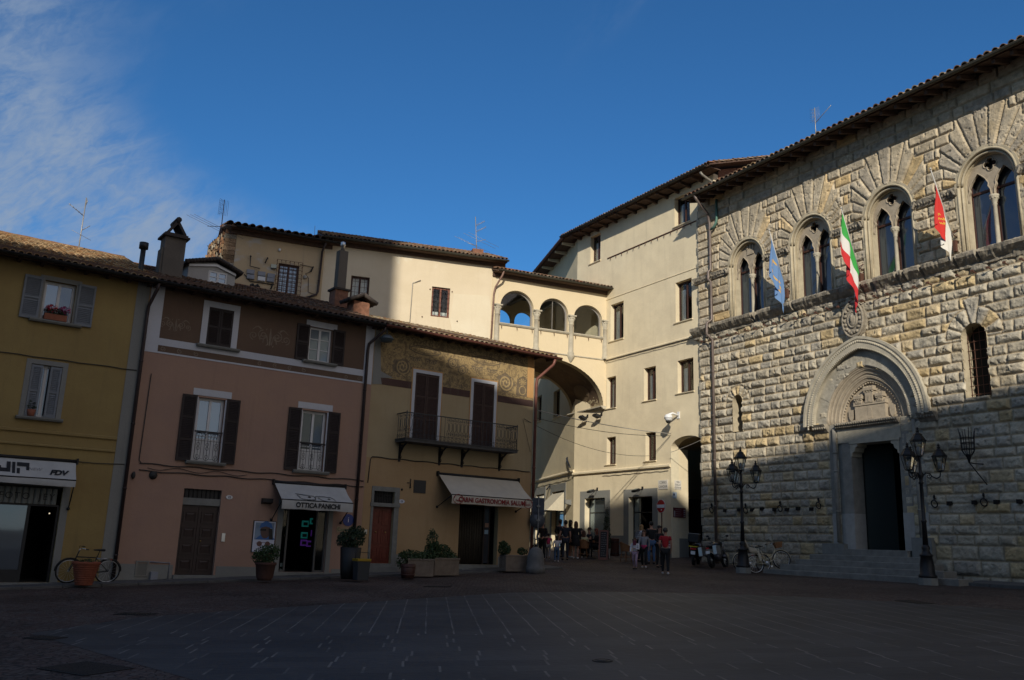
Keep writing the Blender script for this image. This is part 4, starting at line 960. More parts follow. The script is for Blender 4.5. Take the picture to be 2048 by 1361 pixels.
u_=L.uz(1059,760)[0];mb=MB();mb.prism(R4(u_-.12,U3E-.03,zf0_+.12,ZS),-.016,-.0085);mb.prism(R4(u_-.06,u_-.02,zf0_+.12,ZS),-.02,-.016);mb.prism(R4(u_+.05,u_+.09,zf0_+.12,ZS),-.02,-.016);mb.build('corner_pilaster',plaster('orange_frame_plaster',(.45,.25,.10),(.5,.3,.13),(.3,.18,.09),.5),FZ3,m)
for r in(X1,X2):
 frame_band(H3,r,.125,0,WHITEB,y=-.009,name='surround')
 mb=MB();u0,u1,z0,z1=r;mb.prism([(u0-.165,z0),(u0-.125,z0),(u0-.125,z1+.125),(u1+.125,z1+.125),(u1+.125,z0),(u1+.165,z0),(u1+.165,z1+.17),(u0-.165,z1+.17)],-.02,-.009);mb.build('surround_edge',MATS['orange_frame_plaster'],H3,m)
 cw=casement(H3,m,r,.16,SHUTB,GLASSD,2);mid=(r[0]+r[1])/2
 for a,b in((u0+.01,mid-.006),(mid+.006,u1-.01)):mb=MB();louvre(mb,a,b,z0+.02,z1-.02,.0,mids=(.33,.66));mb.build('shutter',SHUTB,cw,m)
bu0,bu1,bd=15.95,21.12,.78
mb=MB();mb.box(bu0,bu1,-bd,-.01,zfl-.10,zfl);mb.box(bu0-.03,bu1+.03,-bd-.03,-.01,zfl,zfl+.03);bal=mb.build('balcony',mat('balcony_slab',(.07,.068,.066),.8,var=.3),H3,m)
mb=MB();zr_=zfl+.98;yf=-bd+.04
mb.box(bu0,bu1,yf-.02,yf+.02,zr_-.02,zr_+.015)
for u in(bu0+.02,bu1-.02):mb.box(u-.02,u+.02,yf+.02,-.01,zr_-.02,zr_+.015);mb.tube([(u,yf,zfl),(u,yf,zr_+.06)],.018,6)
mb.tube([(bu0,yf,zfl+.22),(bu1,yf,zfl+.22)],.008,4);mb.tube([(bu0,yf,zfl+.06),(bu1,yf,zfl+.06)],.008,4)
def scrollbar(f,c,plain):
 """one railing unit; f maps (along, z) to a point"""
 if plain:mb.tube([f(c,zfl+.03),f(c,zr_)],.009,4,smooth=False)
 else:
  for sg in(-1,1):
   mb.tube([f(c+sg*.075,zfl+.40),f(c+sg*.03,zfl+.50),f(c+sg*.03,zfl+.72),f(c+sg*.075,zfl+.80)],.008,4)
   mb.tube([f(x,z)for x,z in spiral(c+sg*.045,zr_-.10,.065,1.1,90,-sg,11,.012)],.008,4)
   mb.tube([f(x,z)for x,z in spiral(c+sg*.045,zfl+.34,.065,1.1,-90,sg,11,.012)],.008,4)
  mb.tube([f(c,zfl+.03),f(c,zr_)],.006,4,smooth=False)
 mb.tube([f(x,z)for x,z in arc(c,zfl+.14,.06,.06,0,360,9)],.007,4)
n_=29
for i in range(n_):
 c=bu0+.12+(bu1-bu0-.24)*i/(n_-1);scrollbar(lambda a,z:(a,yf,z),c,(4<=i<=9)or(17<=i<=22))
for uu in(bu0+.02,bu1-.02):
 for i in range(4):scrollbar(lambda a,z,uu=uu:(uu,a,z),yf+.12+i*.165,i%2)
mb.build('balcony_railing',mat('balcony_iron',(.05,.055,.06),.45,.4),bal,m)
mb=MB()
for px,py in((804,905),(884,912),(929,917),(1004,925)):
 u_=L.uz(px,py,-.2)[0]
 for du in(-.02,.02):
  mb.tube([(u_+du,-.02,zfl-.75),(u_+du,-.06,zfl-.50),(u_+du,-.2,zfl-.3),(u_+du,-.52,zfl-.11)],.02,5)
  mb.tube([(u_+du,y,z)for y,z in spiral(-.13,zfl-.30,.13,1.5,0,1,18,.03)],.016,4);mb.tube([(u_+du,y,z)for y,z in spiral(-.08,zfl-.62,.07,1.2,0,-1,14,.02)],.014,4)
 mb.box(u_-.04,u_+.04,-.05,-.002,zfl-.8,zfl-.1)
mb.build('balcony_bracket',IRON,bal,m)
u0,u1,z0,z1=D3;so_,so1=L.uz(739,1050)[0],L.uz(795,1050)[0];zh=L.uz(765,1012)[1]
mb=MB();mb.prism([(so_,z0-.1),(u0,z0-.1),(u0,z1),(u1,z1),(u1,z0-.1),(so1,z0-.1),(so1,z1+.17),(so_,z1+.17)],-.035,-.006);mb.box(so_-.03,so1+.03,-.06,.1,zh-.03,zh+.10);mb.build('door_surround',STONEG,H3,m)
mb=MB();mid=(u0+u1)/2;mb.box(u0,u1,.14,.18,z0,zh-.03)
for a,b in((u0+.05,mid-.04),(mid+.04,u1-.05)):
 for za,zb in((.04,.30),(.35,.62),(.68,.95)):H_=zh-z0-.05;mb.prism(R4(a,b,z0+H_*za,z0+H_*zb),.12,.14,holes=[R4(a+.05,b-.05,z0+H_*za+.05,z0+H_*zb-.05)]);mb.box(a+.09,b-.09,.125,.14,z0+H_*za+.09,z0+H_*zb-.09)
dr=mb.build('door',mat('red_brown_door',(.13,.028,.017),.45,var=.25,scale=5),H3,m)
for a in(mid-.2,mid+.2):MB().ball((a,.10,z0+1.1),.03,8,6).build('door_knob',MATS['brass'],dr,m)
tg=MB();tg.box(u0,u1,.14,.16,zh+.1,z1)
for i in range(8):uu=u0+.05+(u1-u0-.1)*i/7;tg.tube([(uu,.08,zh+.1),(uu,.08,z1)],.012,4)
tg.tube([(u0,.08,zh+.38),(u1,.08,zh+.38)],.01,4);tg.build('transom_grille',BLACK,H3,m)
MB().box(so_-.02,so1+.05,-.12,.2,gz(L,u0)-.1,z0-.1).build('doorstep',STONEG,H3,m);MB().box(u0-.12,so1,-.03,.2,z0-.1,z0-.002).build('doorstep',STONEG,H3,m)
plate(H3,L,796.5,999,808.5,1007.5,'13',(.6,.62,.68),NAVY,m,y=-.008)
r=L.rect((827.5,960.5),(852,961.5),(850,987),(826.5,986.5));mb=MB();mb.box(r[0],r[1],-.03,-.007,r[2],r[3])
for i in range(8):z=r[2]+.04+(r[3]-r[2]-.08)*i/8;mb.box(r[0]+.03,r[1]-.03,-.036,-.03,z,z+.03)
mb.build('stone_plaque',mat('dark_plaque',(.045,.043,.042),.7),H3,m)
u_,z_=L.uz(820,966);mb=MB();mb.tube([(u_,-.05,z_+.15),(u_,-.05,z_-.17)],.018,5);mb.tube([(u_,-.05,z_),(u_-.14,-.05,z_-.01)],.014,5);mb.ball((u_,-.05,z_-.17),.035,6,5);u2,z2_=L.uz(803.5,979.5);mb.lathe([(0.0,-.02),(.045,-.02),(.045,-.007)],(u2,0,z2_),10,axis='y');mb.build('iron_bracket',IRON,H3,m)
r=L.rect((728,1059),(733.5,1060),(733,1069),(727.5,1068));MB().box(r[0],r[1],-.035,-.002,r[2],r[3]).build('doorbell_panel',ALU,H2,m)
u0,u1,z0,z1=SH3
darkroom(H3,m,(u0,u1,z0,z1),.26,3.0)
ue=L.uz(985,1070)[0];mb=MB()
n_=34
for i in range(n_):
 uu=u0+.05+(ue-u0-.35)*i/n_;mb.tube([(uu,.30+.01*math.sin(i*2),z1-.1),(uu+rd.uniform(-.01,.01),.31,z0+.04)],.014,4)
mb.build('strand_curtain',mat('strand_cord',(.075,.06,.042),.7),H3,m)
mb=MB();mb.box(ue-.28,ue-.22,.27,.33,z0,z1);mb.box(ue,ue+.05,.27,.33,z0,z1);w_=mb.build('shop_door',mat('brown_door_frame',(.03,.02,.016),.5),H3,m);MB().box(ue-.22,ue,.29,.295,z0+.05,z1).build('pane',GLASSD,w_,m)
for px,py,c,nn in((974,1051,(.30,.17,.12),'red_notice'),(973,1064.5,(.25,.38,.5),'blue_notice')):
 uu,zz=L.uz(px,py,.28);MB().box(uu-.10,uu+.08,.275,.283,zz-.08,zz+.08).build(nn,mat(nn,c,.6),w_,m)
MB().box(u0-.02,ue+.3,-.02,.25,z0-.16,z0-.002).build('doorstep',STONEG,H3,m);MB().box(u0-.05,u1-.05,-.42,-.021,gz(L,u0)-.1,z0-.16).build('doorstep',STONEG,H3,m)
plinth(H3,[(so1+.02,u0-.06),(u1+.05,U3E-.02)],lambda u:L.uz(820,1107)[1]-.05,GREYP)
mb=MB();z_a=L.uz(900,929)[1]
mb.tube([(U23+.22+(U3E-U23-.35)*i/40,-.03,z_a+.015*math.sin(i*1.1))for i in range(41)],.018,5);mb.tube([(U23+.22,-.03,z_a),(U23+.16,-.03,z_a-.1),(U23+.12,-.03,z_a-.95)],.016,5)
mb.tube([L_ for L_ in((U3E-.55,-.03,L.uz(1049,840)[1]),(U3E-.3,-.05,L.uz(1060,880)[1]),(U3E-.12,-.03,L.uz(1063,905)[1]))],.008,4)
mb.build('facade_cable',CABLE,H3,m)
eaves(H3,U23,U3E+.75,ZS)
r3=roof(H3,m,U23+.05,U3E+.75,OV,ZG-.03,17.5,5.6,TILEL,pal=[(0.27,0.20,0.13),(0.31,0.24,0.16),(0.22,0.16,0.11),(0.34,0.29,0.22),(0.26,0.14,0.08)],seed=9,raft=False,pitch=.24)
gutter(H3,m,U23+.1,U3E+.95,-OV-.1,ZG+.01,.085,COPPER)
pe=U3E+.05
pipe(H3,m,[(U3E+.62,-OV-.1,ZG-.08),(U3E+.60,-OV+.0,ZG-.30),(pe,-.16,8.72),(pe,-.10,8.45),(pe-.02,-.09,gz(L,pe)+.1)],.065,COPPER)
u_,z_=L.uz(772,678,-.4);mb=MB();mb.lathe([(0.02,.14),(.16,.12),(.27,.0),(.27,-.03),(.22,-.05),(.22,-.12),(0,-.16)],(u_,-.45,z_),14);mb.tube([(u_,-.45,z_+.12),(u_,-.45,ZS)],.02,5);mb.build('eaves_lamp',mat('lamp_shade_grey',(.10,.12,.13),.5,.3),H3,m)
# ------------------------------------------------------------------ buildings behind: plaster houses, loggia bridge, cream corner building
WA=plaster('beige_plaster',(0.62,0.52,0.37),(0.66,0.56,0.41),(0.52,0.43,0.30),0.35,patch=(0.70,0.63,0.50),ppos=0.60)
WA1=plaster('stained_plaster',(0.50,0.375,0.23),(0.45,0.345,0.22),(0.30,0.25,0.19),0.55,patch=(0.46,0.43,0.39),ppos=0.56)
WG=plaster('loggia_plaster',(0.66,0.545,0.365),(0.68,0.565,0.385),(0.58,0.48,0.33),0.25)
WB=plaster('cream_plaster',(0.76,0.65,0.455),(0.67,0.57,0.40),(0.54,0.46,0.32),0.6)
WB_EDGE=mat('pale_edge_plaster',(0.66,0.58,0.42),0.9,var=.08)
RUBBLE=attrmat('rubble',0.95,1.0,14.0,0.06,0.5,6.0)
ROOFM=[(0.19,0.12,0.08),(0.25,0.16,0.10),(0.16,0.12,0.09),(0.28,0.21,0.15),(0.20,0.10,0.06),(0.13,0.10,0.08)]
GREYFR=mat('grey_frame',(0.23,0.21,0.19),.5)
# --- right plaster house (A)
def ag(pl,u):return gz(pl,u)
ZA=A.uz(800,497,-.5)[1];UA0=A.uz(648,520)[0]
HA=base_empty('plaster_house','tall beige plaster house rising behind the ochre house, half in sunlight','house',A,-4.5)
ra2=A.rect((702,551),(740,556),(736,605),(700,600));ra2=(ra2[0],ra2[1],ra2[3]-1.62,ra2[3])
ra3=A.rect((864.4,573.6),(900.8,577),(897.5,636.7),(861,632.7))
wallpanel(HA,A.m,R4(UA0,0.12,0,ZA+.05),[R4(*ra2),R4(*ra3)],.3,WA,body=(UA0,.12,22,0,ZA+.05))
def glazed(parent,mm,r,y,fm,leaves=2,bars=(),vbars=0,fw=.05,cur=None,cside=0.0,depth=.5):
 """clear panes over a dark room, with an optional strip of curtain behind"""
 w=casement(parent,mm,r,y,fm,CLEAR,leaves,bars=bars,fw=fw,vbars=vbars)
 darkroom(w,mm,r,y+.08,depth,name='room')
 if cur:
  u0,u1,z0,z1=r
  if cur=='full':spans=[(u0+.05,u1-.05,z0+.05,z1-.05)]
  elif cur=='low':spans=[(u0+.08,(u0+u1)/2-.06,z0+.05,z0+(z1-z0)*.2),((u0+u1)/2+.06,u1-.08,z0+.05,z0+(z1-z0)*.2)]
  else:spans=[(u0+.05,u0+.05+(u1-u0)*cur,z0+.05,z1-.35)]
  mb=MB()
  for a,b,c,d in spans:
   n=max(4,int((b-a)/.04));vs=[]
   for i in range(n+1):uu=a+(b-a)*i/n;yy=y+.12+.015*math.sin(i*2.2);vs+=[(uu,yy,c),(uu,yy,d)]
   mb.add(vs,[(2*i,2*i+2,2*i+3,2*i+1)for i in range(n)],0,True)
  mb.build('curtain',CURT,w,mm)
 return w
w_=glazed(HA,A.m,ra2,.12,BROWNW,2,cur='full')
def grid_grille(parent,mm,r,y,nu,nv,rad=.009,cage=0.0,mtl=RUST):
 u0,u1,z0,z1=r;mb=MB()
 for i in range(nu+1):u=u0+(u1-u0)*i/nu;mb.tube([(u,y,z0),(u,y,z1)],rad,4,smooth=False)
 for j in range(nv+1):z=z0+(z1-z0)*j/nv;mb.tube([(u0,y-.012,z),(u1,y-.012,z)],rad,4,smooth=False)
 if cage:
  for u in[u0+(u1-u0)*i/nu for i in range(nu+1)]:
   for z in(z0,z1):mb.tube([(u,y,z),(u,0,z)],rad,4,smooth=False)
  for j in range(nv+1):
   for u in(u0,u1):z=z0+(z1-z0)*j/nv;mb.tube([(u,y,z),(u,0,z)],rad,4,smooth=False)
 return mb.build('window_grille',mtl,parent,mm)
grid_grille(w_,A.m,ra2,.04,4,6)
w_=glazed(HA,A.m,ra3,.10,mat('red_brown_frame',(.17,.06,.035),.55,var=.2),2,cur='low');grid_grille(w_,A.m,ra3,.03,5,6,mtl=IRON)
mb=MB();u_,z_=A.uz(826,567);mb.tube([(u_-.05,-.05,A.uz(817,645)[1]-.3),(u_-.02,-.05,z_),(u_+.38,-.05,z_+.2)],.02,5);mb.build('conduit',CABLEW,HA,A.m)
for px,py in((844,634),(914,643),(732,622),(860,579),(904,584)):
 u_,z_=A.uz(px,py);mb=MB();mb.lathe([(.03,-.05),(.03,0)],(u_,0,z_),8,axis='y');mb.build('wall_bracket',RUST,HA,A.m)
mb=MB();a_=[A.uz(*q)for q in((908,588),(978,592),(985,640),(978,682),(905,672),(900,640))];mb.prism(a_,-.006,-.001);mb.build('render_patch',plaster('pale_patch',(.70,.62,.47),(.66,.57,.42),(.6,.5,.36),.4),HA,A.m)
def soffit_box(parent,mm,u0,u1,over,z,mtl=SOFFIT,drop=.18,name='eaves'):
 mb=MB();mb.box(u0,u1,-over+.04,-.002,z-.03,z+.02);mb.box(u0,u1,-.10,-.002,z-.03-drop,z-.03)
 return mb.build(name,mtl,parent,mm)
soffit_box(HA,A.m,UA0-.1,.42,.5,ZA+.06)
rfA=roof(HA,A.m,UA0-.15,.42,.5,ZA+.10,21,4.6,TILE,pal=ROOFM,seed=21,raft=False);gutter(HA,A.m,UA0-.1,.45,-.58,ZA+.10,.075,mat('olive_gutter',(.07,.065,.05),.5,.3))
mb=MB();u_,z_=A.uz(955,505,.9);mb.box(u_-.28,u_+.30,.8,1.3,z_-.5,z_+.16);mb.build('chimney_stub',BRICK,rfA,A.m)
# --- left plaster house (A1), slightly turned
_p=A.w(UA0,0,0);A1=Plane((_p.x,_p.y),66.5)
ZA1=A1 .uz(560,471,-.45)[1];UL1=A1 .uz(472.8,480)[0]
HB=base_empty('plaster_house','stained plaster house with a barred window behind the pink house, all in shadow','house',A1,-2.5)
rb=A1 .rect((558,526),(599,532.6),(593.6,592),(551.7,585))
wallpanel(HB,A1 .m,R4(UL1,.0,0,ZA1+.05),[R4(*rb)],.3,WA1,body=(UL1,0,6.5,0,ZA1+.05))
w_=casement(HB,A1 .m,rb,.12,BROWNW,GLASSL,2,bars=(.14,.28,.42,.56,.70,.84),vbars=1);grid_grille(w_,A1 .m,(rb[0]-.1,rb[1]+.12,rb[2],rb[3]+.10),-.22,6,8,cage=1)
mb=MB();rd=random.Random(4)
z=8.0
while z<ZA1+.05:
 h=rd.uniform(.14,.24);y=.0
 while y<3.2:
  l=rd.uniform(.2,.42);k=rd.uniform(.6,1.3);c=rd.choice([(.26,.17,.10),(.30,.20,.12),(.22,.12,.07),(.30,.26,.2)]);mb.col=tuple(q*k for q in c)
  ox=-.18*(y)-rd.uniform(.0,.05);mb.box(UL1-.5+ox,UL1-.01,y+.01,min(y+l,3.2),z,min(z+h-.015,ZA1+.05));y+=l
 z+=h
mb.build('stone_side_wall',RUBBLE,HB,A1 .m,colors=True)
soffit_box(HB,A1 .m,UL1-.3,.35,.45,ZA1+.06)
rfB=roof(HB,A1 .m,UL1-.55,.3,.5,ZA1+.10,16,4.2,TILE,pal=ROOFD,seed=22,raft=False,pitch=.34);gutter(HB,A1 .m,UL1-.1,.75,-.56,ZA1+.10)
u1_=A1 .uz(645,491,-.1)[0];u2_,z2_=A1 .uz(635,590,-.08);u3_,z3_=A1 .uz(604,597,-.08)
pipe(HB,A1 .m,[(u1_+.1,-.45,ZA1+.0),(u1_+.02,-.12,ZA1-.35),(u2_,-.08,z2_+.15),(u2_-.06,-.08,z2_),(u3_,-.12,z3_-.05)],.055,MATS['brown_pipe'])
for px,py in((501,545),(523,549),(542,553),(501,555),(522.5,559),(540.5,561)):
 u_,z_=A1 .uz(px,py);wht=(px,py)==(522.5,559)
 mb=MB();mb.box(u_-.17,u_+.17,-.10,-.002,z_-.11,z_+.11);mb.box(u_-.17,u_+.17,-.12,-.10,z_-.09,z_+.09);mb.build('junction_box',mat('box_white',(.6,.6,.6),.5)if wht else mat('box_grey',(.21,.22,.25),.5,var=.15),HB,A1 .m)
u_,z_=A1 .uz(547,534);mb=MB();mb.box(u_-.13,u_+.13,-.12,-.002,z_-.09,z_+.09);mb.box(u_-.13,u_+.13,-.12,-.11,z_-.13,z_-.09,1);mb.build('junction_box',[mat('box_pale',(.42,.44,.36),.5),IRON],HB,A1 .m)
mb=MB();q=[A1 .uz(*p)for p in((488,549),(500,563),(520,566),(545,570))];mb.tube([(a,-.04,b)for a,b in q],.02,5)
q=[A1 .uz(*p)for p in((500.5,516),(499.5,534),(519,539))];mb.tube([(a,-.12,b)for a,b in q],.025,5);mb.ball((q[0][0],-.12,q[0][1]+.04),.05,6,5)
q=[A1 .uz(*p)for p in((600,530),(625,535),(619,545),(611,548),(617,558),(616,585),(632,590))];mb.tube([(a,-.03,b)for a,b in q],.014,5);mb.build('facade_cable',CABLE,HB,A1 .m)
for px,py in((532,522),(623,540),(543,574)):
 u_,z_=A1 .uz(px,py);mb=MB();mb.tube([(u_+.06,-.03,z_+.15),(u_+.05,-.14,z_+.1),(u_,-.16,z_),(u_-.04,-.10,z_-.16)],.035,6);mb.build('wall_hook',IRON,HB,A1 .m)
u_,z_=A1 .uz(610,555);MB().ball((u_,-.05,z_),(.10,.05,.10),10,7).build('wall_disc',CABLEW,HB,A1 .m);u_,z_=A1 .uz(559,501);MB().ball((u_,-.06,z_),(.07,.07,.08),8,6).build('wall_lamp',WHITEPL,HB,A1 .m)
u_,z_=A1 .uz(508,573);mb=MB()
for k in range(6):mb.ball((u_+(k-2)*.07,-.08,z_+.04*math.sin(k*2)),.07,6,5,jit=.2)
mb.build('cable_bundle',CABLE,HB,A1 .m)
# --- loggia bridge
LG=base_empty('loggia_bridge','cream loggia with three glazed arches carried over the street on a wide painted vault','bridge',G,-3.3)
gm=G.m;CLUE=[G.uz(*q)[0]for q in((995,606),(1073.5,619),(1142.5,632),(1210,643))]
ZSP=13.90;tops=[G.uz(*q)[1]for q in((1035,582),(1107,597),(1178,611))];ZSI=G.uz(1100,661)[1];ZGG=G.uz(1100,560,-.5)[1];ZT=ZGG+.05
def arch_poly(u0,u1,z0,zs,zt,n=20):return[(u0,z0),(u1,z0)]+arc((u0+u1)/2,zs,(u1-u0)/2,zt-zs,0,180,n)
ops=[]
for i in range(3):ops.append((CLUE[i]+.17,CLUE[i+1]-.17,ZSI+.02,ZSP-.02,tops[i]))
AC,AH,AZ,AR=-3.57,3.43,9.20,2.27
low=[(AC+AH*math.cos(R_(t)),AZ+AR*math.sin(R_(t)))for t in np.linspace(156,0,30)]
out=[(-6.85,low[0][1])]+low+[(.35,AZ),(.35,ZT),(-6.85,ZT)]
mb=MB();mb.prism(out,0,.32,holes=[arch_poly(*o)for o in ops]);mb.build('wall',WG,LG,gm)
DV=3.7
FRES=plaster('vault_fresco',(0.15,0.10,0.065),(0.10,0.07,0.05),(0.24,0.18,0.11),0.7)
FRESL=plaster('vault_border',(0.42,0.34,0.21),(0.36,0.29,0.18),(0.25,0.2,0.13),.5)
def vault(mb,y0,y1,t0,t1,off,n=20):
 vs=[];fs=[]
 for i in range(n+1):
  t=R_(t0+(t1-t0)*i/n);x,z=AC+(AH-off)*math.cos(t),AZ+(AR-off)*math.sin(t);vs+=[(x,y0,z),(x,y1,z)]
 for i in range(n):fs.append((2*i,2*i+1,2*i+3,2*i+2))
 mb.add(vs,fs,0,True)
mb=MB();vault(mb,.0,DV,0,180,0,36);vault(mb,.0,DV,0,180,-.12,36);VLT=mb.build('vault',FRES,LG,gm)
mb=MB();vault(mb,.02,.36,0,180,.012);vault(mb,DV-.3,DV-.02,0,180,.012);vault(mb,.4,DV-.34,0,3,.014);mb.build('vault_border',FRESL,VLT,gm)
mb=MB()
for i in range(60):
 t=R_(rng.uniform(3,14));y=rng.uniform(.45,DV-.4);x,z=AC+(AH-.014)*math.cos(t),AZ+(AR-.014)*math.sin(t);s_=rng.uniform(.04,.1)
 mb.add([(x,y-s_,z),(x-.005,y,z+s_*.9),(x,y+s_,z+.01),(x+.005,y,z-s_*.7)],[(0,1,2,3)])
mb.build('fresco_ornament',FRESL,VLT,gm)
mb=MB();t=R_(24);n_=24
vs=[]
for i in range(n_):
 a=2*math.pi*i/n_;tt_=t+.20*math.cos(a);vs.append((AC+(AH-.016)*math.cos(tt_),1.85+.75*math.sin(a),AZ+(AR-.016)*math.sin(tt_)))
mb.add(vs,[tuple(range(n_))]);mb.build('fresco_medallion',plaster('medallion_plaster',(.22,.16,.10),(.17,.12,.08),(.1,.07,.05),.6),VLT,gm)
mb=MB()
for k,(o_,h_)in enumerate(((.05,.05),(.10,.05),(.16,.06))):mb.box(-.14-o_,.3,-.06+.01*k,DV+.3,AZ-.16+k*.05,AZ-.16+k*.05+h_)
mb.build('impost',STONEW,LG,gm)
mb=MB();bz=[G.uz(*q,DV)for q in((1049,625),(1004,618))]
bo=[]
for k in range(4):c=bz[0][0]+(k-1)*(bz[0][0]-bz[1][0]);bo.append((c-.62,c+.62,ZSI+.3,bz[0][1]-.62,bz[0][1]))
bo=[b for b in bo if b[0]>-6.7 and b[1]<.1]
mb.prism(R4(-6.85,.35,AZ+1.9,ZT),DV,DV+.25,holes=[arch_poly(*o)for o in bo[:2]]);mb.build('rear_wall',WG,LG,gm)
mb=MB();mb.box(-6.84,.34,.33,DV-.002,11.72,11.86);mb.build('floor',STONEG,LG,gm)
mb=MB();mb.box(-6.84,.34,.33,DV-.002,ZT-.12,ZT-.02)
for u in CLUE[1:3]:mb.box(u-.12,u+.12,.33,DV-.003,ZT-.55,ZT-.121)
mb.build('ceiling',mat('grey_ceiling',(.16,.16,.17),.9),LG,gm)
for k,o in enumerate(ops):
 f=MB();pi=[(o[0]+.09,o[2]+.07),(o[1]-.09,o[2]+.07)]+arc((o[0]+o[1])/2,o[3],(o[1]-o[0])/2-.09,o[4]-o[3]-.09,0,180,20)
 f.prism(arch_poly(*o),.20,.27,holes=[pi])
 if k==1:c=(o[0]+o[1])/2;f.box(c-.012,c+.012,.21,.26,o[2]+.07,o[4]-.09)
 w_=f.build('arch_window',GREYFR,LG,gm);MB().prism(pi,.23,.236).build('pane',CLEAR,w_,gm)
mb=MB();mb.prism([(-.10,ZSI-.02),(-.10,ZSI+.03),(.2,ZSI+.045),(.2,ZSI-.09),(-.05,ZSI-.09)],CLUE[0]+.1,CLUE[3]+.02,'x');mb.build('sill',STONEW,LG,gm)
for o in ops:
 for k in range(3):u=o[0]+(o[1]-o[0])*(k+.1)/2.2;mb=MB();mb.tube([(u,-.02,ZSI-.14),(u,-.07,ZSI-.16),(u,-.07,ZSI-.26)],.02,5);mb.build('iron_hook',RUST,LG,gm)
ZB0=G.uz(1102,706)[1]
for i,u in enumerate(CLUE):
 mb=MB();mb.lathe([(.19,ZB0+.02),(.19,ZB0+.12),(.15,ZB0+.2),(.145,ZB0+.9),(.13,ZSP-.52),(.16,ZSP-.5),(.14,ZSP-.46)],(u,.0,0),12,a0=math.pi,a1=2*math.pi)
 mb.lathe([(.13,ZSP-.46),(.15,ZSP-.36),(.20,ZSP-.2),(.17,ZSP-.16),(.24,ZSP-.07)],(u,0,0),10,a0=math.pi,a1=2*math.pi);mb.box(u-.22,u+.22,-.22,.0,ZSP-.07,ZSP+.0)
 for k in range(5):a=math.pi+math.pi*(k+.5)/5;mb.ball((u+.19*math.cos(a),.19*math.sin(a),ZSP-.17),.045,6,5)
 if i in(1,2):mb.lathe([(0,ZB0-.42),(.06,ZB0-.36),(.22,ZB0-.05),(.20,ZB0+.02)],(u,0,0),10,a0=math.pi,a1=2*math.pi)
 mb.build('column',STONEW,LG,gm)
mb=MB();mb.prism([(-.05,ZB0-.03),(-.05,ZB0+.02),(0,ZB0+.04),(0,ZB0-.05)],-6.8,-.02,'x');mb.build('string_course',STONEW,LG,gm)
soffit_box(LG,gm,-6.85,.42,.5,ZGG+.05)
roof(LG,gm,-6.9,.5,.5,ZGG+.08,19,3.0,TILE,pal=ROOFM+[(.36,.16,.09)],seed=31,raft=False);gutter(LG,gm,-6.7,.55,-.58,ZGG+.09,.07,MATS['olive_gutter'])
u_=G.uz(988,600,-.08)[0];ub,zb_=G.uz(981,690,-.08)
pipe(LG,gm,[(u_+.3,-.55,ZGG+.02),(u_+.24,-.5,ZGG-.2),(u_+.05,-.10,ZGG-.75),(u_-.02,-.08,ZGG-1.1),(ub,-.08,zb_-.6)],.05,mat('rust_pipe',(.22,.13,.10),.6,.1,var=.3))
# --- cream corner building
BB=base_empty('cream_building','tall cream plastered corner building with brown windows beside the stone palace','building',B,-35)
bm=B.m
def bu(x,y=800):return B.uz(x,y)[0]
ZBE=B.uz(1250,419,-.75)[1]
UB0,UB1=bu(1148,930),bu(1428,420);UBC=bu(1212,700)
UAL=B.uz(1342.4,940)[0];UAR=bu(1409,940);ZAS=B.uz(1342.4,897)[1];ZAT=B.uz(1380,871)[1]
PQ=[((1221.5,611.5),(1247,601),(1247,676),(1221,684),.33),((1351,566),(1382.5,556),(1385,637),(1351.5,647),.24),((1214,756),(1232,752),(1231.5,815),(1213,819),.3),((1288.6,737),(1311.6,732),(1312,798.6),(1287.5,803.5),.3),((1356,722),(1386.5,715),(1387.5,782),(1354.5,788),.24),((1212.5,876),(1231.7,873),(1231,929),(1214,930),.3),((1290,866),(1311.7,864),(1311.7,921),(1292,923),0),((1180,476),(1201,465),(1201,520.4),(1182,528),.25),((1347,397),(1379,386),(1380.6,444),(1351,452),.2)]
wr_=[(*B.rect(*q[:4]),q[4])for q in PQ]
gB=lambda u:gz(B,u)
d1=B.rect((1169.3,997.4),(1210.5,995.8),(1210,1110),(1169,1112));d2=B.rect((1257.5,995),(1306,992.4),(1305,1108),(1257,1110))
d1=(d1[0],d1[1],gB(d1[0])+.12,d1[3]);d2=(d2[0],d2[1],gB(d2[0])+.12,d2[3])
outl=[(UB0,0),(UAL,0),(UAL,ZAS)]+arc((UAL+UAR)/2,ZAS,(UAR-UAL)/2,ZAT-ZAS,180,0,16)[1:]+[(UAR,ZAS),(UB1,ZAS),(UB1,ZBE+.1),(UB0,ZBE+.1)]
mb=MB();mb.prism(outl,0,.45,holes=[R4(*r[:4])for r in wr_]+[R4(*d1),R4(*d2)])
mb.add([(UB1,.453,ZAT),(UB1,12,ZAT),(UB1,12,ZBE+2),(UB1,.453,ZBE+.1)],[(0,1,2,3)],1)
mb.build('wall',[WB,BRICK],BB,bm)
for r in wr_:
 rr=r[:4];w_=glazed(BB,bm,rr,.24,BROWNW,2,cur=r[4]if r[4]else None,fw=.05)
 sill(w_,bm,rr[0]-.12,rr[1]+.05,rr[2],.07,.06,mtl=WB,inn=.2)
def bsurround(parent,mm,pl,r,w,top,mtl,name='door_surround'):
 u0,u1,z0,z1=r;mb=MB();mb.prism([(u0-w,z0-.2),(u0,z0-.2),(u0,z1),(u1,z1),(u1,z0-.2),(u1+w,z0-.2),(u1+w,z1+top),(u0-w,z1+top)],-.03,-.002);return mb.build(name,mtl,parent,mm)
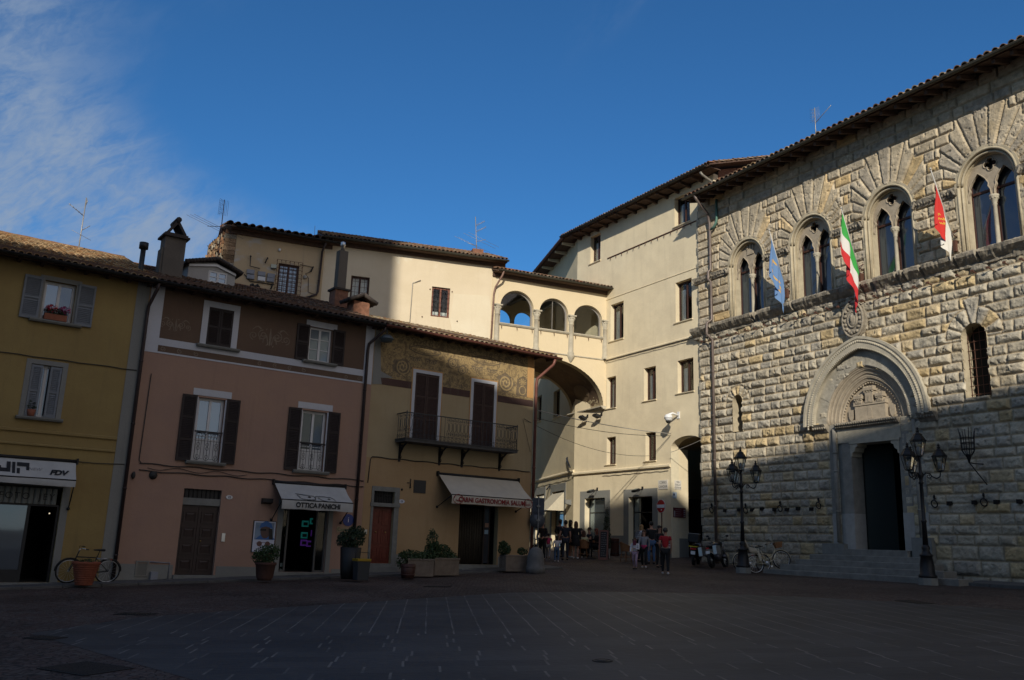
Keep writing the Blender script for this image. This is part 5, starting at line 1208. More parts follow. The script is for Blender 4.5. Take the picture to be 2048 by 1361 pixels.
for k,r in enumerate((d1,d2)):
 bsurround(BB,bm,B,r,.42 if k==0 else .38,.38,GREYP)
 f=MB();u0,u1,z0,z1=r;f.prism(R4(*r),.30,.36,holes=[R4(u0+.06,u1-.06,z0+.06,z1-.06)]);zm_=z0+(z1-z0)*.72;f.box(u0+.06,u1-.06,.30,.36,zm_-.03,zm_+.03)
 if k==1:um=u0+(u1-u0)*.33;f.box(um-.03,um+.03,.30,.36,z0+.06,z1-.06)
 w_=f.build('shop_front',BLACK,BB,bm)
 ue_=u1-.06 if k==0 else u0+(u1-u0)*.33;MB().box(u0+.06,ue_,.32,.328,z0+.06,z1-.06).build('pane',glassmat('shop_glass',(.05,.06,.065),.05,.3)if 'shop_glass' not in MATS else MATS['shop_glass'],w_,bm)
 if k==1:darkroom(w_,bm,r,.4,3,name='room')
 MB().box(u0-.1,u1+.1,-.1,.5,gB(u0)-.1,z0-.002).build('threshold',STONEG,BB,bm)
def course(parent,mm,u0,u1,z,out=.06,h=.07,mtl=WB,name='string_course'):
 mb=MB();mb.prism([(-out,z-h*.3),(-out,z+h*.3),(-.001,z+h*.8),(-.001,z-h*.7)],u0,u1,'x');return mb.build(name,mtl,parent,mm)
zs1=B.uz(1300,697)[1];zs2=B.uz(1285,488)[1];zs3=B.uz(1290,573)[1];zs4=B.uz(1280,937)[1]
course(BB,bm,UBC,UAR+.1,zs1,.09,.10,MATS['cream_plaster']);course(BB,bm,UBC,UAR+.1,zs3,.03,.04)
course(BB,bm,UB0,UAL-.02,zs4,.12,.14);course(BB,bm,UBC+.1,UAR+.1,zs2,.05,.05,RUST,'iron_rail')
for i in range(14):
 u=UBC+.4+i*.5;mb=MB();mb.tube([(u,-.02,zs2-.02),(u,-.06,zs2-.07),(u,-.05,zs2-.16)],.018,5);mb.build('iron_hook',RUST,BB,bm)
mb=MB();mb.tube([(UBC+i*(UAL-UBC)/40,-.15 if False else-.14,zs4-.13+.015*math.sin(i))for i in range(41)],.02,5);mb.tube([(UBC+i*(UAR-UBC)/40,-.11,zs1-.09+.012*math.sin(i*1.2))for i in range(41)],.018,5);mb.build('facade_cable',CABLE,BB,bm)
mb=MB();zpB=gB(-33)+.95
for a,b in((UB0+.02,d1[0]-.43),(d1[1]+.43,d2[0]-.39),(d2[1]+.39,UAL-.01)):mb=MB();mb.box(a,b,-.02,-.001,gB(a)-.2,zpB);mb.build('plinth',GREYP,BB,bm)
dd=0.45
while True:
 q=B.w(UAL,dd,4.0);c_=np.array(q)-CAM;xx=CXP+FPX*(c_@_rr)/(c_@_f)
 if xx>1376 or dd>6:break
 dd+=.05
mb=MB();mb.box(UAL-.3,UAL-.002,.453,dd,0,ZAT+.3);mb.build('passage_reveal',WB,BB,bm)
mb=MB();vs=[];fs=[]
for i,(x,z)in enumerate(arc((UAL+UAR)/2,ZAS,(UAR-UAL)/2,ZAT-ZAS,180,0,16)):vs+=[(x,.453,z),(x,dd+5,z)]
for i in range(16):fs.append((2*i,2*i+1,2*i+3,2*i+2))
mb.add(vs,fs,0,True);mb.box(UAL-2.2,UAL-.303,dd,dd+.2,0,ZAT);mb.box(UAL-2.2,UAR+.4,dd+5,dd+5.2,0,ZAT+.4);mb.box(UAL-2.4,UAL-2.2,dd,dd+5.2,0,ZAT);mb.box(UAR+.02,UAR+.3,.46,dd+5.2,0,ZAT+.4)
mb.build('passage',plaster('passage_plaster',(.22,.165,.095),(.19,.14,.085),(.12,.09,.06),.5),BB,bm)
zp_=gB(UAL)+.9;mb=MB();mb.box(UAL-.002,UAL+.012,.46,dd-.01,0,zp_);mb.build('plinth',GREYP,BB,bm)
MB().box(UAL-.03,UAL+.006,-.012,.46,gB(UAL),ZAS-.1).build('corner_bead',WB_EDGE,BB,bm)
mbr=soffit_box(BB,bm,UB0-.4,UB1+.5,.75,ZBE+.10,drop=.0)
rb_=roof(BB,bm,UB0-.55,UB1+.7,.8,ZBE+.16,19,5.5,TILE,pal=ROOFM,seed=41,raft=False);gutter(BB,bm,UB0-.5,UB1+.4,-.90,ZBE+.16,.08)
for i in range(13):
 u=UB0+.3+i*.85;mb=MB();mb.hexa([(u,-.74,ZBE-.02),(u+.12,-.74,ZBE-.02),(u+.12,0,ZBE-.10),(u,0,ZBE-.10),(u,-.74,ZBE+.068),(u+.12,-.74,ZBE+.068),(u+.12,0,ZBE+.068),(u,0,ZBE+.068)]);mb.build('rafter',SOFFIT,BB,bm)
up,zp0=B.uz(1402,345,-.8);u2,z2=B.uz(1420,372,-.3);pipe(BB,bm,[(up,-.85,zp0),(up+.05,-.75,zp0-.15),(u2,-.2,z2+.25),(u2+.02,-.15,z2),(u2+.02,-.15,z2-.6)],.06,mat('pale_pipe',(.22,.20,.17),.5,.2,var=.2))
mb=MB();zv=ZBE+.16
mb.prism([(.3,ZBE-1.5),(.3,zv+.2),(5,zv+1.75),(9,zv+.5),(9,ZBE-1.5)],UB1+.004,UB1+.05,'x');mb.build('brick_gable',BRICK,BB,bm)
m2=B2 .m
q2=[((1109,782),(1120,779),(1119,833.7),(1105,837.5)),((1073.4,793.6),(1084,791.7),(1082,842),(1071.5,846))]
w2r=[B2 .rect(*q)for q in q2]
dq=[B2 .rect((1104,984),(1128,982),(1127,1112),(1103,1112)),B2 .rect((1072,990),(1088,989),(1087,1112),(1071,1112))]
dq=[(a,b,gz(B2,a)+.1,d)for a,b,c,d in dq]
mb=MB();mb.prism(R4(-10.5,0,0,ZBE+.1),0,.4,holes=[R4(*r)for r in w2r]+[R4(*r)for r in dq]);mb.build('flank_wall',plaster('flank_plaster',(.62,.53,.36),(.56,.48,.33),(.44,.38,.27),.6),BB,m2)
for r in w2r:w_=glazed(BB,m2,r,.22,BROWNW,2,cur=.3);sill(w_,m2,r[0]-.1,r[1]+.05,r[2],.07,.06,mtl=WB,inn=.2)
for r in dq:
 bsurround(BB,m2,B2,r,.36,.42,GREYP);u0,u1,z0,z1=r
 f=MB();f.prism(R4(*r),.22,.28,holes=[R4(u0+.08,u1-.08,z0+.08,z1-.1)]);f.box(u0,u1,.22,.28,z0+2.2,z0+2.28);w_=f.build('shop_front',BROWNW,BB,m2);MB().box(u0+.05,u1-.05,.24,.25,z0,z1).build('pane',MATS['shop_glass'],w_,m2)
zs5=B2 .uz(1120,950)[1];course(BB,m2,-10.4,-.02,zs5,.10,.12);MB().tube([(-10.4+i*.26,-.12,zs5-.2+.02*math.sin(i))for i in range(40)],.018,5).build('facade_cable',CABLE,BB,m2)
mb=MB();mb.box(-10.5,-.3,-.75,-.002,ZBE+.07,ZBE+.12);mb.build('eaves',SOFFIT,BB,m2)
roof(BB,m2,-10.6,.3,.8,ZBE+.16,19,4.5,TILE,pal=ROOFM,seed=42,raft=False,two=False);gutter(BB,m2,-10.5,-.2,-.90,ZBE+.16,.08,COPPER)
for i in range(6):u=-1.0-i*1.6;mb=MB();mb.hexa([(u,-.74,ZBE-.04),(u+.14,-.74,ZBE-.04),(u+.14,0,ZBE-.12),(u,0,ZBE-.12),(u,-.74,ZBE+.068),(u+.14,-.74,ZBE+.068),(u+.14,0,ZBE+.068),(u,0,ZBE+.068)]);mb.build('rafter',WB_EDGE,BB,m2)
# --- buildings that close the square behind the camera: the church and its round tower (they cast the long shadow)
sh=Vector((math.sin(R_(SUN_AZ)),math.cos(R_(SUN_AZ)),0));e1=Vector((-sh.y,sh.x,0));TE=math.tan(R_(SUN_EL))
def cz(z25,dist):return z25+(dist-25)*TE
mC=Matrix(((e1 .x,sh.x,0,0),(e1 .y,sh.y,0,0),(0,0,1,0),(0,0,0,1)))
STC=mat('church_stone',(.33,.27,.20),.95,var=.2,scale=2,bump=.4,bscale=8)
CH=thing('church','large plain stone church closing the square behind the viewer','church',tuple(sh*28),0)
D0=20
prof=[(-34,cz(35.0,D0)),(-13.6,cz(35.8,D0)),(-9,cz(37.4,D0)),(-6.5,cz(37.75,D0)),(-.5,cz(37.7,D0)),(3.6,cz(38.9,D0)),(6.3,cz(37.4,D0)),(10,cz(35.6,D0)),(15.3,cz(33.0,D0)),(16.6,cz(32.3,D0)),(16.9,cz(24,D0)),(18.5,cz(20,D0))]  # right end dropped low so sun reaches the wing and bounces back
mb=MB();mb.prism([(-34,-3)]+[(18.5,-3)]+prof[::-1],D0,D0+16);mb.build('nave',STC,CH,mC)
mb=MB()
for a,b in zip(prof[:-1],prof[1:]):mb.hexa([(a[0],D0+.2,a[1]-.35),(b[0],D0+.2,b[1]-.35),(b[0],D0+16.4,b[1]-.35),(a[0],D0+16.4,a[1]-.35),(a[0],D0+.2,a[1]-.02),(b[0],D0+.2,b[1]-.02),(b[0],D0+16.4,b[1]-.02),(a[0],D0+16.4,a[1]-.02)])
mb.build('roof',SOFFIT,CH,mC)
mb=MB();mb.prism([(-3,0.02),(0,0.02),(0,5),(-1.5,6.2),(-3,5)],D0-.06,D0-.002);mb.build('door',BROWNW,CH,mC)
for u in(-24,-17,6,11):mb=MB();mb.prism(arch_poly(u-.6,u+.6,9,14,14.6,10),D0-.05,D0-.002);mb.build('window',GLASSD,CH,mC)
TW=thing('bell_tower','round stone bell tower beside the church behind the viewer','tower',tuple(e1*-11.27+sh*24),0)
mb=MB();mb.lathe([(3.9,-3),(3.9,40),(4.05,40.2),(4.05,40.6),(3.9,40.8),(3.9,57),(4.2,57.3),(4.2,57.8)],(-11.27,24,0),40);mb.build('shaft',STC,TW,mC)
mb=MB();mb.lathe([(4.3,57.8),(0.0,64)],(-11.27,24,0),40);mb.build('roof',TERRA,TW,mC)
for k in range(6):a=k*math.pi/3;mb=MB();mb.prism(arch_poly(-.5,.5,48,51,51.6,8),-3.94,-3.85);mb.xform(Matrix.Translation((-11.27,24,0))@Matrix.Rotation(a,4,'Z'));mb.build('belfry_opening',DARKIN,TW,mC)
RW=thing('added_palace_wing','plain stone wing added beyond the right edge of view to bounce sunlight','building',tuple(P.w(5,0,0)),P.rot)  # unseen wing added to bounce warm sunlight onto the shaded left row
mb=MB();mb.box(-5.98,16,-.05,14,-1,17.6);mb.build('wall',mat('wing_stone',(.42,.36,.27),.95,var=.2,scale=2,bump=.6,bscale=6),RW,P.m)
mb=MB();deck(mb,-5.4,16.8,-1.0,18.0,R_(17),8);mb.build('roof',SOFFIT,RW,P.m)
for k in range(5):
 for zz in(7.5,13):mb=MB();mb.prism(arch_poly(-3.5+k*4-.6,-3.5+k*4+.6,zz,zz+2,zz+2.6,10),-.09,-.052);mb.build('window',GLASSD,RW,P.m)
LW=thing('added_row_house','plain tall house added beyond the left edge of view to block sky light','house',tuple(L.w(-14,0,0)),L.rot)  # unseen tall house added to keep sky light off the lower palace wall
mb=MB();mb.box(-28,-6.05,-.05,9,-2,15.0);mb.build('wall',mat('added_row_plaster',(.30,.24,.16),.95,var=.15,scale=1),LW,L.m)
mb=MB();deck(mb,-28.3,-6.05,-.6,14.9,R_(18),5.5);mb.build('roof',SOFFIT,LW,L.m)
for k in range(5):
 for zz in(1,5,9.5):mb=MB();mb.box(-26+k*4,-24.9+k*4,-.09,-.052,zz,zz+1.8);mb.build('window',GLASSD,LW,L.m)
# ------------------------------------------------------------------ the stone palace
PA=base_empty('stone_palace','rusticated grey stone palace with twin arched windows, flags and a pointed portal','palace',P,-21)
pm=P.m
WC=[-27.03,-23.43,-19.75,-15.9];ZSPR=14.42;WR=1.13;ZWB=12.02
WC2=WC+[-12.2,-8.6]
U0P,U1P=-30.12,-6.0
ZPT=17.95
rs=np.random.default_rng(5)
def vnoise(u,z,scale,seed):
 g=np.random.default_rng(seed).random((64,64));x=u*scale+1000;y=z*scale+1000
 xi=np.floor(x).astype(int);yi=np.floor(y).astype(int);fx=x-xi;fy=y-yi
 fx=fx*fx*(3-2*fx);fy=fy*fy*(3-2*fy)
 a=g[xi%64,yi%64];b=g[(xi+1)%64,yi%64];c=g[xi%64,(yi+1)%64];d=g[(xi+1)%64,(yi+1)%64]
 return(a*(1-fx)+b*fx)*(1-fy)+(c*(1-fx)+d*fx)*fy-0.5
def fbm(u,z,scale,seed,o=4):
 s_=0;a=1.0
 for k in range(o):s_=s_+a*vnoise(u,z,scale*2**k,seed+k);a*=0.5
 return s_
ST=0.026
us=np.concatenate([np.arange(U0P,-13.6,ST),np.arange(-13.6,U1P,0.07)])
zs=np.arange(0.85,ZPT+.3,ST)
UU,ZZ=np.meshgrid(us,zs,indexing='ij')
ID=np.zeros(UU.shape,dtype=np.int64);HH=np.zeros(UU.shape);CW_=np.zeros(UU.shape)
z=0.8;courses=[]
while z<ZPT+.35:
 h=rs.uniform(.42,.52)if z<2.2 else(rs.uniform(.31,.41)if z<11.4 else .415)
 courses.append((z,z+h));z+=h
cid=0
for k,(za,zb)in enumerate(courses):
 jz=(zs>=za)&(zs<zb)
 if not jz.any():continue
 ub=[U0P-rs.uniform(.0,.5)]
 lo_,hi_=((.55,1.1)if za<2.2 else((.38,.95)if za<11.4 else(.55,1.25)))
 while ub[-1]<U1P+1:ub.append(ub[-1]+rs.uniform(lo_,hi_)*(1.35 if rs.random()<.12 else 1))
 col=np.searchsorted(np.array(ub),us)
 ID[:,jz]=(cid+col)[:,None];cid+=len(ub)+2
 if za>13.9:
  hc=(za+zb)/2-ZSPR
  for wi,c in enumerate(WC2):
   if hc<0:continue
   if hc<1.4:w=1.62
   elif hc<1.85:w=1.5
   elif hc<2.25:w=1.25
   elif hc<2.65:w=.92
   elif hc<3.0:w=.45
   else:w=0
   if w<=0:continue
   wl_,wr__=w+rs.uniform(-.10,.14),w+rs.uniform(-.10,.14)
   iu=(us>c-wl_)&(us<c+wr__)
   sub=np.ix_(iu,jz)
   ang=np.arctan2(ZZ[sub]-(ZSPR-.15),UU[sub]-c);nv=15
   if hc>2.6:ID[sub]=900000+wi*100+7
   else:ID[sub]=900000+wi*100+np.clip(np.floor(ang/math.pi*nv),0,nv-1).astype(int)
def radial(c,zc,r,n,base,a0=0,a1=math.pi,key=0.0):
 rr=np.hypot(UU-c,ZZ-zc);ang=np.arctan2(ZZ-zc,UU-c)
 k=np.floor((ang-a0)/(a1-a0)*n)
 rmax=r+key*(k==n//2)
 msk=(rr<rmax)&(ang>a0)&(ang<a1)
 ID[msk]=base+k[msk].astype(int)
radial(-27.80,8.25,.70,7,910000)
radial(-16.85,9.12,1.02,7,911000,key=.34)
PC,PZ0=-21.22,6.72
pz=(np.abs(UU-PC)<1.80)&(ZZ<6.9)
nf=np.zeros(UU.shape,bool)
dI=ID[1:,:]!=ID[:-1,:];nf[1:,:]|=dI;nf[:-1,:]|=dI
dJ=ID[:,1:]!=ID[:,:-1];nf[:,1:]|=dJ;nf[:,:-1]|=dJ
D=np.where(nf,0.5,99.0)
for it in range(8):
 for ax in(0,1):
  for sh_ in(1,-1):D=np.minimum(D,np.roll(D,sh_,ax)+1.0)
 for s1 in(1,-1):
  for s2 in(1,-1):D=np.minimum(D,np.roll(np.roll(D,s1,0),s2,1)+1.414)
uid,inv=np.unique(ID,return_inverse=True);inv=inv.reshape(ID.shape)
rb=rs.random((len(uid),6))
RB=lambda k:rb[inv,k]
up_=ZZ>11.7;low_=ZZ<6.2;mid_=~up_&~low_
Hh=np.where(up_,.080,np.where(mid_,.085,.055))*(0.7+.6*RB(0))
wd=np.where(up_,1.5,np.where(mid_,3.6,3.2))
t=np.clip((D-.6)/wd,0,1);prof=np.where(up_,t,1-(1-t)**2)
rough=fbm(UU,ZZ,3.5,20,5);fine=fbm(UU,ZZ,14,40,3)
H=Hh*prof
H+=np.where(up_,.016,np.where(mid_,.055,.042))*rough*prof+np.where(up_,.007,.016)*fine*prof
H+=(RB(1)-.5)*np.where(up_,.03,.05)*np.clip(D/5,0,1)*np.clip((UU-U0P)*2,0,1)
H+=np.where(~up_,(RB(2)-.35)*.035*np.clip(D/6,0,1),0)
ragged=fbm(UU,ZZ,9,60,3)>.36
H=np.where(ragged&(t>.5),H*.55,H)
H=np.where(pz,.012*np.clip(D,0,2),H)
mask=np.zeros(UU.shape,bool)
for c in WC2:
 mask|=(np.abs(UU-c)<WR-.02)&(ZZ>ZWB-.1)&(ZZ<ZSPR)
 mask|=(np.hypot(UU-c,(ZZ-ZSPR)/1.06)<WR-.02)&(ZZ>=ZSPR)
def pointed(a,r,z0,c,n=16):
 R=(a*a+r*r)/(2*a);ta=math.acos((R-a)/R)
 L_=[(c+(R-a)-R*math.cos(ta*i/n),z0+R*math.sin(ta*i/n))for i in range(n+1)]
 return L_+[(2*c-x,q)for x,q in reversed(L_[:-1])]
aP,rP=1.82,2.02;Rp=(aP*aP+rP*rP)/(2*aP)
mask|=(np.hypot(np.abs(UU-PC)+(Rp-aP),ZZ-PZ0)<Rp)&(ZZ>=PZ0)
mask|=(np.abs(UU-PC)<1.40)&(ZZ<PZ0)
mask|=(UU>-28.10)&(UU<-27.50)&(ZZ>6.92)&(ZZ<8.25);mask|=(np.hypot(UU+27.80,ZZ-8.25)<.30)&(ZZ>=8.25)
mask|=(UU>-17.30)&(UU<-16.40)&(ZZ>7.05)&(ZZ<9.12);mask|=(np.hypot(UU+16.85,ZZ-9.12)<.45)&(ZZ>=9.12)
grey=np.array([[.300,.277,.235],[.325,.298,.25],[.275,.256,.225],[.315,.283,.23],[.34,.307,.25]]);och=np.array([[.375,.30,.185],[.35,.275,.165],[.39,.32,.215]])
gi=(RB(3)*5).astype(int).clip(0,4);oi=(RB(4)*3).astype(int).clip(0,2)
C=grey[gi];isO=RB(5)<np.where(up_,.10,.20);C=np.where(isO[...,None],och[oi],C)
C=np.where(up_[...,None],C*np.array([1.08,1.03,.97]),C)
stain=fbm(UU,ZZ,1.1,80,4);C=C*(1+.35*stain[...,None]);C=C*(1+.25*rough[...,None])
ochre_st=np.clip(fbm(UU,ZZ,.8,90,4)*3-.8,0,.7)[...,None];C=C*(1-.45*ochre_st)+np.array([.40,.31,.18])*.45*ochre_st
jt=(D<1.2)[...,None];C=np.where(jt,np.array([.33,.275,.20])*(1+.3*rough[...,None]),C)
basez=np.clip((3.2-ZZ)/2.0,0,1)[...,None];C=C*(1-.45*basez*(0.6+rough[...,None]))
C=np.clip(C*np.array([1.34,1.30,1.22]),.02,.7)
nu_,nz_=UU.shape
co_=np.stack([UU,-H,ZZ],-1).reshape(-1,3).astype(np.float32)
I=np.arange(nu_*nz_).reshape(nu_,nz_)
q=np.stack([I[:-1,:-1],I[1:,:-1],I[1:,1:],I[:-1,1:]],-1)
keep=~(mask[:-1,:-1]&mask[1:,:-1]&mask[1:,1:]&mask[:-1,1:]);q=q[keep]
me=bpy.data.meshes.new('wall');me.vertices.add(len(co_));me.vertices.foreach_set('co',co_.ravel())
me.loops.add(q.size);me.loops.foreach_set('vertex_index',q.ravel().astype(np.int32))
me.polygons.add(len(q));me.polygons.foreach_set('loop_start',np.arange(0,q.size,4,dtype=np.int32))
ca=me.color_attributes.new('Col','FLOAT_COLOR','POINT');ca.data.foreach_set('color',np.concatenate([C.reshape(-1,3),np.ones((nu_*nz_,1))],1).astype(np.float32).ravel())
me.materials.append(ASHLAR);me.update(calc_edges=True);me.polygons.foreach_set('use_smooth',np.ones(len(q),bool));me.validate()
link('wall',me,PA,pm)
mb=MB()
z=.8
for za,zb in courses:
 e=rs.uniform(.0,.05);mb.box(U0P-.05-e,U0P+.02,-.02-e,.42,za+.015,min(zb-.015,ZPT))if zb<ZPT+.3 else None
mb.build('corner_quoins',mat('quoin_stone',(.31,.28,.225),.95,var=.3,scale=3,bump=.7,bscale=12),PA,pm)
mb=MB();mb.add([(U0P,.05,0),(U0P,14,0),(U0P,14,ZPT),(U0P,.05,ZPT),(U1P,.05,0),(U1P,14,0),(U1P,14,ZPT),(U1P,.05,ZPT)],[(0,1,2,3),(4,7,6,5),(1,5,6,2),(3,2,6,7)]);mb.build('rear_walls',STONEG,PA,pm)
# --- twin windows
def band_between(o,i_):return o+list(reversed(i_))
def arch_out(c,r,zb,k=1.06,n=22):return[(c-r,zb),(c-r,ZSPR)]+[(c+r*math.cos(R_(180-180*j/n)),ZSPR+k*r*math.sin(R_(180-180*j/n)))for j in range(1,n)]+[(c+r,ZSPR),(c+r,zb)]
def light_poly(c,w,zb,zsp,zt):
 """cusped pointed light"""
 L_=[(c-w,zb),(c-w,zsp),(c-w*.98,zsp+.14),(c-w*.80,zsp+.27),(c-w*.86,zsp+.38),(c-w*.60,zsp+.58),(c-w*.25,zsp+.74),(c,zt)]
 return L_+[(2*c-x,q)for x,q in reversed(L_[:-1])]
def quatre(c,zc,r,d_):
 pts=[]
 for k in range(4):
  a=math.pi/2*k+math.pi/4*0;cx_,cz_=c+d_*math.cos(a),zc+d_*math.sin(a)
  for j in range(11):b=a-math.pi*.62+math.pi*1.24*j/10;pts.append((cx_+r*math.cos(b),cz_+r*math.sin(b)))
 return pts
JST=mat('jamb_stone',(.44,.375,.265),.9,var=.22,scale=3,bump=.5,bscale=16)
for wi,c in enumerate(WC2):
 w_=None
 if wi>3 and False:continue
 mb=MB()
 for r0,r1,ya,yb in((WR+.03,WR-.07,-.07,.14),(WR-.067,WR-.14,-.03,.26),(WR-.137,WR-.21,.06,.42),(WR-.207,WR-.25,.14,.52)):
  mb.prism(band_between(arch_out(c,r0,ZWB),arch_out(c,r1,ZWB)),ya,yb)
 for sg in(-1,1):mb.tube([(c+sg*(WR-.10),-.05,ZWB),(c+sg*(WR-.10),-.05,ZSPR)],.05,8);mb.tube([(c+sg*(WR-.20),.03,ZWB),(c+sg*(WR-.20),.03,ZSPR)],.04,8)
 for rr_,yy in((WR-.10,-.05),(WR-.20,.03)):mb.tube([(c+rr_*math.cos(R_(a)),yy,ZSPR+1.06*rr_*math.sin(R_(a)))for a in range(0,181,8)],.045,6)
 w_=mb.build('twin_window',JST,PA,pm)
 ri=WR-.22;lw=ri/2-.05;zl_b=13.9
 hl=[light_poly(c+sg*(ri/2+.01),lw,zl_b+.001,14.02,14.86)for sg in(-1,1)]
 tr=[(c-ri,zl_b),(c-ri,ZSPR)]+[(c+ri*math.cos(R_(180-180*j/22)),ZSPR+1.06*ri*math.sin(R_(180-180*j/22)))for j in range(1,22)]+[(c+ri,ZSPR),(c+ri,zl_b)]
 low_edge=[]
 for sg in(1,-1):
  lp=light_poly(c+sg*(ri/2+.01),lw,zl_b,14.02,14.86);low_edge+=list(reversed(lp))
 hs=[quatre(c,15.05,.115,.125)]if wi!=0 else[]
 mb=MB();mb.prism(tr+low_edge,.24,.36,holes=hs)
 for h in hs:mb.tube([(x,.235,zz)for x,zz in h],.022,5,closed=True)
 for sg in(-1,1):mb.tube([(x,.235,zz)for x,zz in light_poly(c+sg*(ri/2+.01),lw,zl_b,14.02,14.86)],.025,5)
 if wi==0:
  mb.box(c-.20,c+.20,.20,.24,14.86,15.12)
  for k in(-.16,0,.16):mb.box(c+k-.045,c+k+.045,.19,.24,15.12,15.30+(.06 if k==0 else 0))
 mb.build('tracery',CASTLE,w_,pm)
 mb=MB();mb.lathe([(.12,ZWB),(.13,ZWB+.06),(.085,ZWB+.13),(.075,ZWB+.2),(.065,13.55),(.085,13.58),(.07,13.62),(.10,13.72),(.15,13.86),(.16,13.92)],(c,.30,0),10)
 for k in range(8):a=k*math.pi/4;mb.ball((c+.115*math.cos(a),.30+.115*math.sin(a),13.80),.035,6,4)
 mb.build('column',STONEW,w_,pm)
 mb=MB();mb.box(c-ri,c+ri,.47,.52,ZWB,ZWB+.08);mb.box(c-ri,c-ri+.07,.45,.52,ZWB,ZSPR+.4);mb.box(c+ri-.07,c+ri,.45,.52,ZWB,ZSPR+.4);mb.box(c-.04,c+.04,.45,.52,ZWB,15.3);mb.box(c-ri,c+ri,.45,.52,14.18,14.26);fr=mb.build('frame',BROWNW,w_,pm)
 mb=MB();mb.add([(c-ri-.05,.50,ZWB),(c+ri+.05,.50,ZWB),(c+ri+.05,.50,15.6),(c-ri-.05,.50,15.6)],[(0,1,2,3)]);mb.build('pane',GLASSD,w_,pm)
# --- carved courses
def weathered(name,u0,u1,prof,jit,seed,mtl=CORNST,step=.07,skip=()):
 rd=random.Random(seed);mb=MB();n=int((u1-u0)/step);k=len(prof);vs=[]
 off=[0]*k
 for i in range(n+1):
  off=[o*.6+rd.gauss(0,jit)for o in off];bite=rd.uniform(.3,.7)if rd.random()<.05 else 1.0
  for j,(y,z)in enumerate(prof):vs.append((u0+(u1-u0)*i/n,(y*bite if y<-.05 else y)+off[j],z+off[(j+1)%k]*.6))
 fs=[(i*k+j,(i+1)*k+j,(i+1)*k+j+1,i*k+j+1)for i in range(n)for j in range(k-1)]
 fs+=[tuple(range(k)),tuple(n*k+j for j in reversed(range(k)))]
 mb.add(vs,fs,0,False);return mb.build(name,mtl,PA,pm)
weathered('sill_cornice',U0P-.35,U1P,[(.05,11.46),(-.10,11.48),(-.12,11.58),(-.22,11.66),(-.30,11.74),(-.38,11.82),(-.40,11.93),(-.36,11.98),(.05,12.03)],.012,3)
prev=U0P-.3
edges=[]
for c in WC2:edges.append((prev,c-WR+.05));prev=c+WR-.05
edges.append((prev,U1P))
for k,(a,b)in enumerate(edges):
 weathered('impost_course',a,b,[(.05,14.16),(-.10,14.18),(-.13,14.25),(-.16,14.28),(-.20,14.38),(-.22,14.44),(.05,14.48)],.009,10+k)
 mb=MB();n=int((b-a)/.11)
 for i in range(n):u=a+.05+(b-a-.1)*i/max(n-1,1);mb.ball((u,-.155+rng.uniform(-.01,.01),14.30+.025*(i%2)),(.035,.05,.055),6,4)
 for e_ in(a,b):
  for i in range(5):mb.ball((e_+(-.04 if e_==b else .04)+.02*i*(-1 if e_==b else 1),-.18,14.22+.04*i),(.05,.06,.05),6,4)
 mb.build('leaf_carving',CORNST,PA,pm)
for i in range(44):
 u=U0P+.35+i*.55;mb=MB();zz=11.22+.03*math.sin(i*3)
 mb.tube([(u,.0,zz),(u,-.26,zz+.05)],.022,5);mb.box(u-.05,u+.05,-.29,-.25,zz+.02,zz+.09);mb.build('iron_spike',RUST,PA,pm)
# --- portal
def hoodband(a0,r0,a1,r1,ya,yb,mtl,name,parent=None,z0=PZ0,z1=None):
 o=pointed(a0,r0,z0,PC,18);i_=pointed(a1,r1,z1 if z1 else z0,PC,18)
 mb=MB();mb.prism(o+list(reversed(i_)),ya,yb);return mb.build(name,mtl,parent or PA,pm)
POR=thing_part=None
mb=MB();o=pointed(2.62,3.10,PZ0,PC,24);i_=pointed(2.30,2.72,PZ0,PC,24);mb.prism(o+list(reversed(i_)),-.34,.05)
o2=pointed(2.72,3.2,PZ0-.02,PC,24);mb.prism(o2+list(reversed(pointed(2.615,3.095,PZ0-.02,PC,24))),-.37,-.24)
n=len(o)
for j in range(0,n-1):
 for t_ in(0,.5):
  x=i_[j][0]*(1-t_)+i_[j+1][0]*t_;zz=i_[j][1]*(1-t_)+i_[j+1][1]*t_;mb.ball((x,-.31,zz),(.045,.05,.045),6,4)
  x=o[j][0]*(1-t_)+o[j+1][0]*t_;zz=o[j][1]*(1-t_)+o[j+1][1]*t_;mb.ball((x-(x-PC)*.05,-.35,zz-.12),(.05,.03,.05),6,4)
PORT=mb.build('portal',STONEW,PA,pm)
mb=MB();K=19;oo=pointed(2.30,2.72,PZ0,PC,60);ii=pointed(1.80,2.10,PZ0,PC,60);m_=len(oo)-1
for k in range(K):
 a,b=int(m_*k/K),int(m_*(k+1)/K);e=rng.uniform(0,.03);mb.prism(oo[a:b+1]+list(reversed(ii[a:b+1])),-.10-e,.10)
mb.build('voussoir_ring',mat('ring_stone',(.38,.345,.28),.95,var=.3,scale=4,bump=.8,bscale=12),PORT,pm)
for k,(a0,r0,a1,r1,ya)in enumerate(((1.81,2.11,1.70,1.98,-.05),(1.70,1.98,1.58,1.86,.03),(1.58,1.86,1.44,1.70,.09),(1.44,1.70,1.34,1.58,.15),(1.34,1.58,1.24,1.47,.21))):
 mb=MB();o=pointed(a0,r0,PZ0,PC,18);i_=pointed(a1,r1,PZ0,PC,18);mb.prism(o+list(reversed(i_)),ya,.75)
 mb.tube([(x,ya-.0,zz)for x,zz in pointed(a0-.03,r0-.03,PZ0,PC,18)],.05,8)
 if k==4:
  for j in range(0,len(i_)-1):mb.ball(((i_[j][0]+i_[j+1][0])/2,ya,(i_[j][1]+i_[j+1][1])/2),.035,6,4)
 mb.build('archivolt',CASTLE,PORT,pm)
tp=pointed(1.25,1.48,PZ0,PC,18)
mb=MB();mb.prism(tp,.30,.75);TY=mb.build('tympanum',CASTLE,PORT,pm)
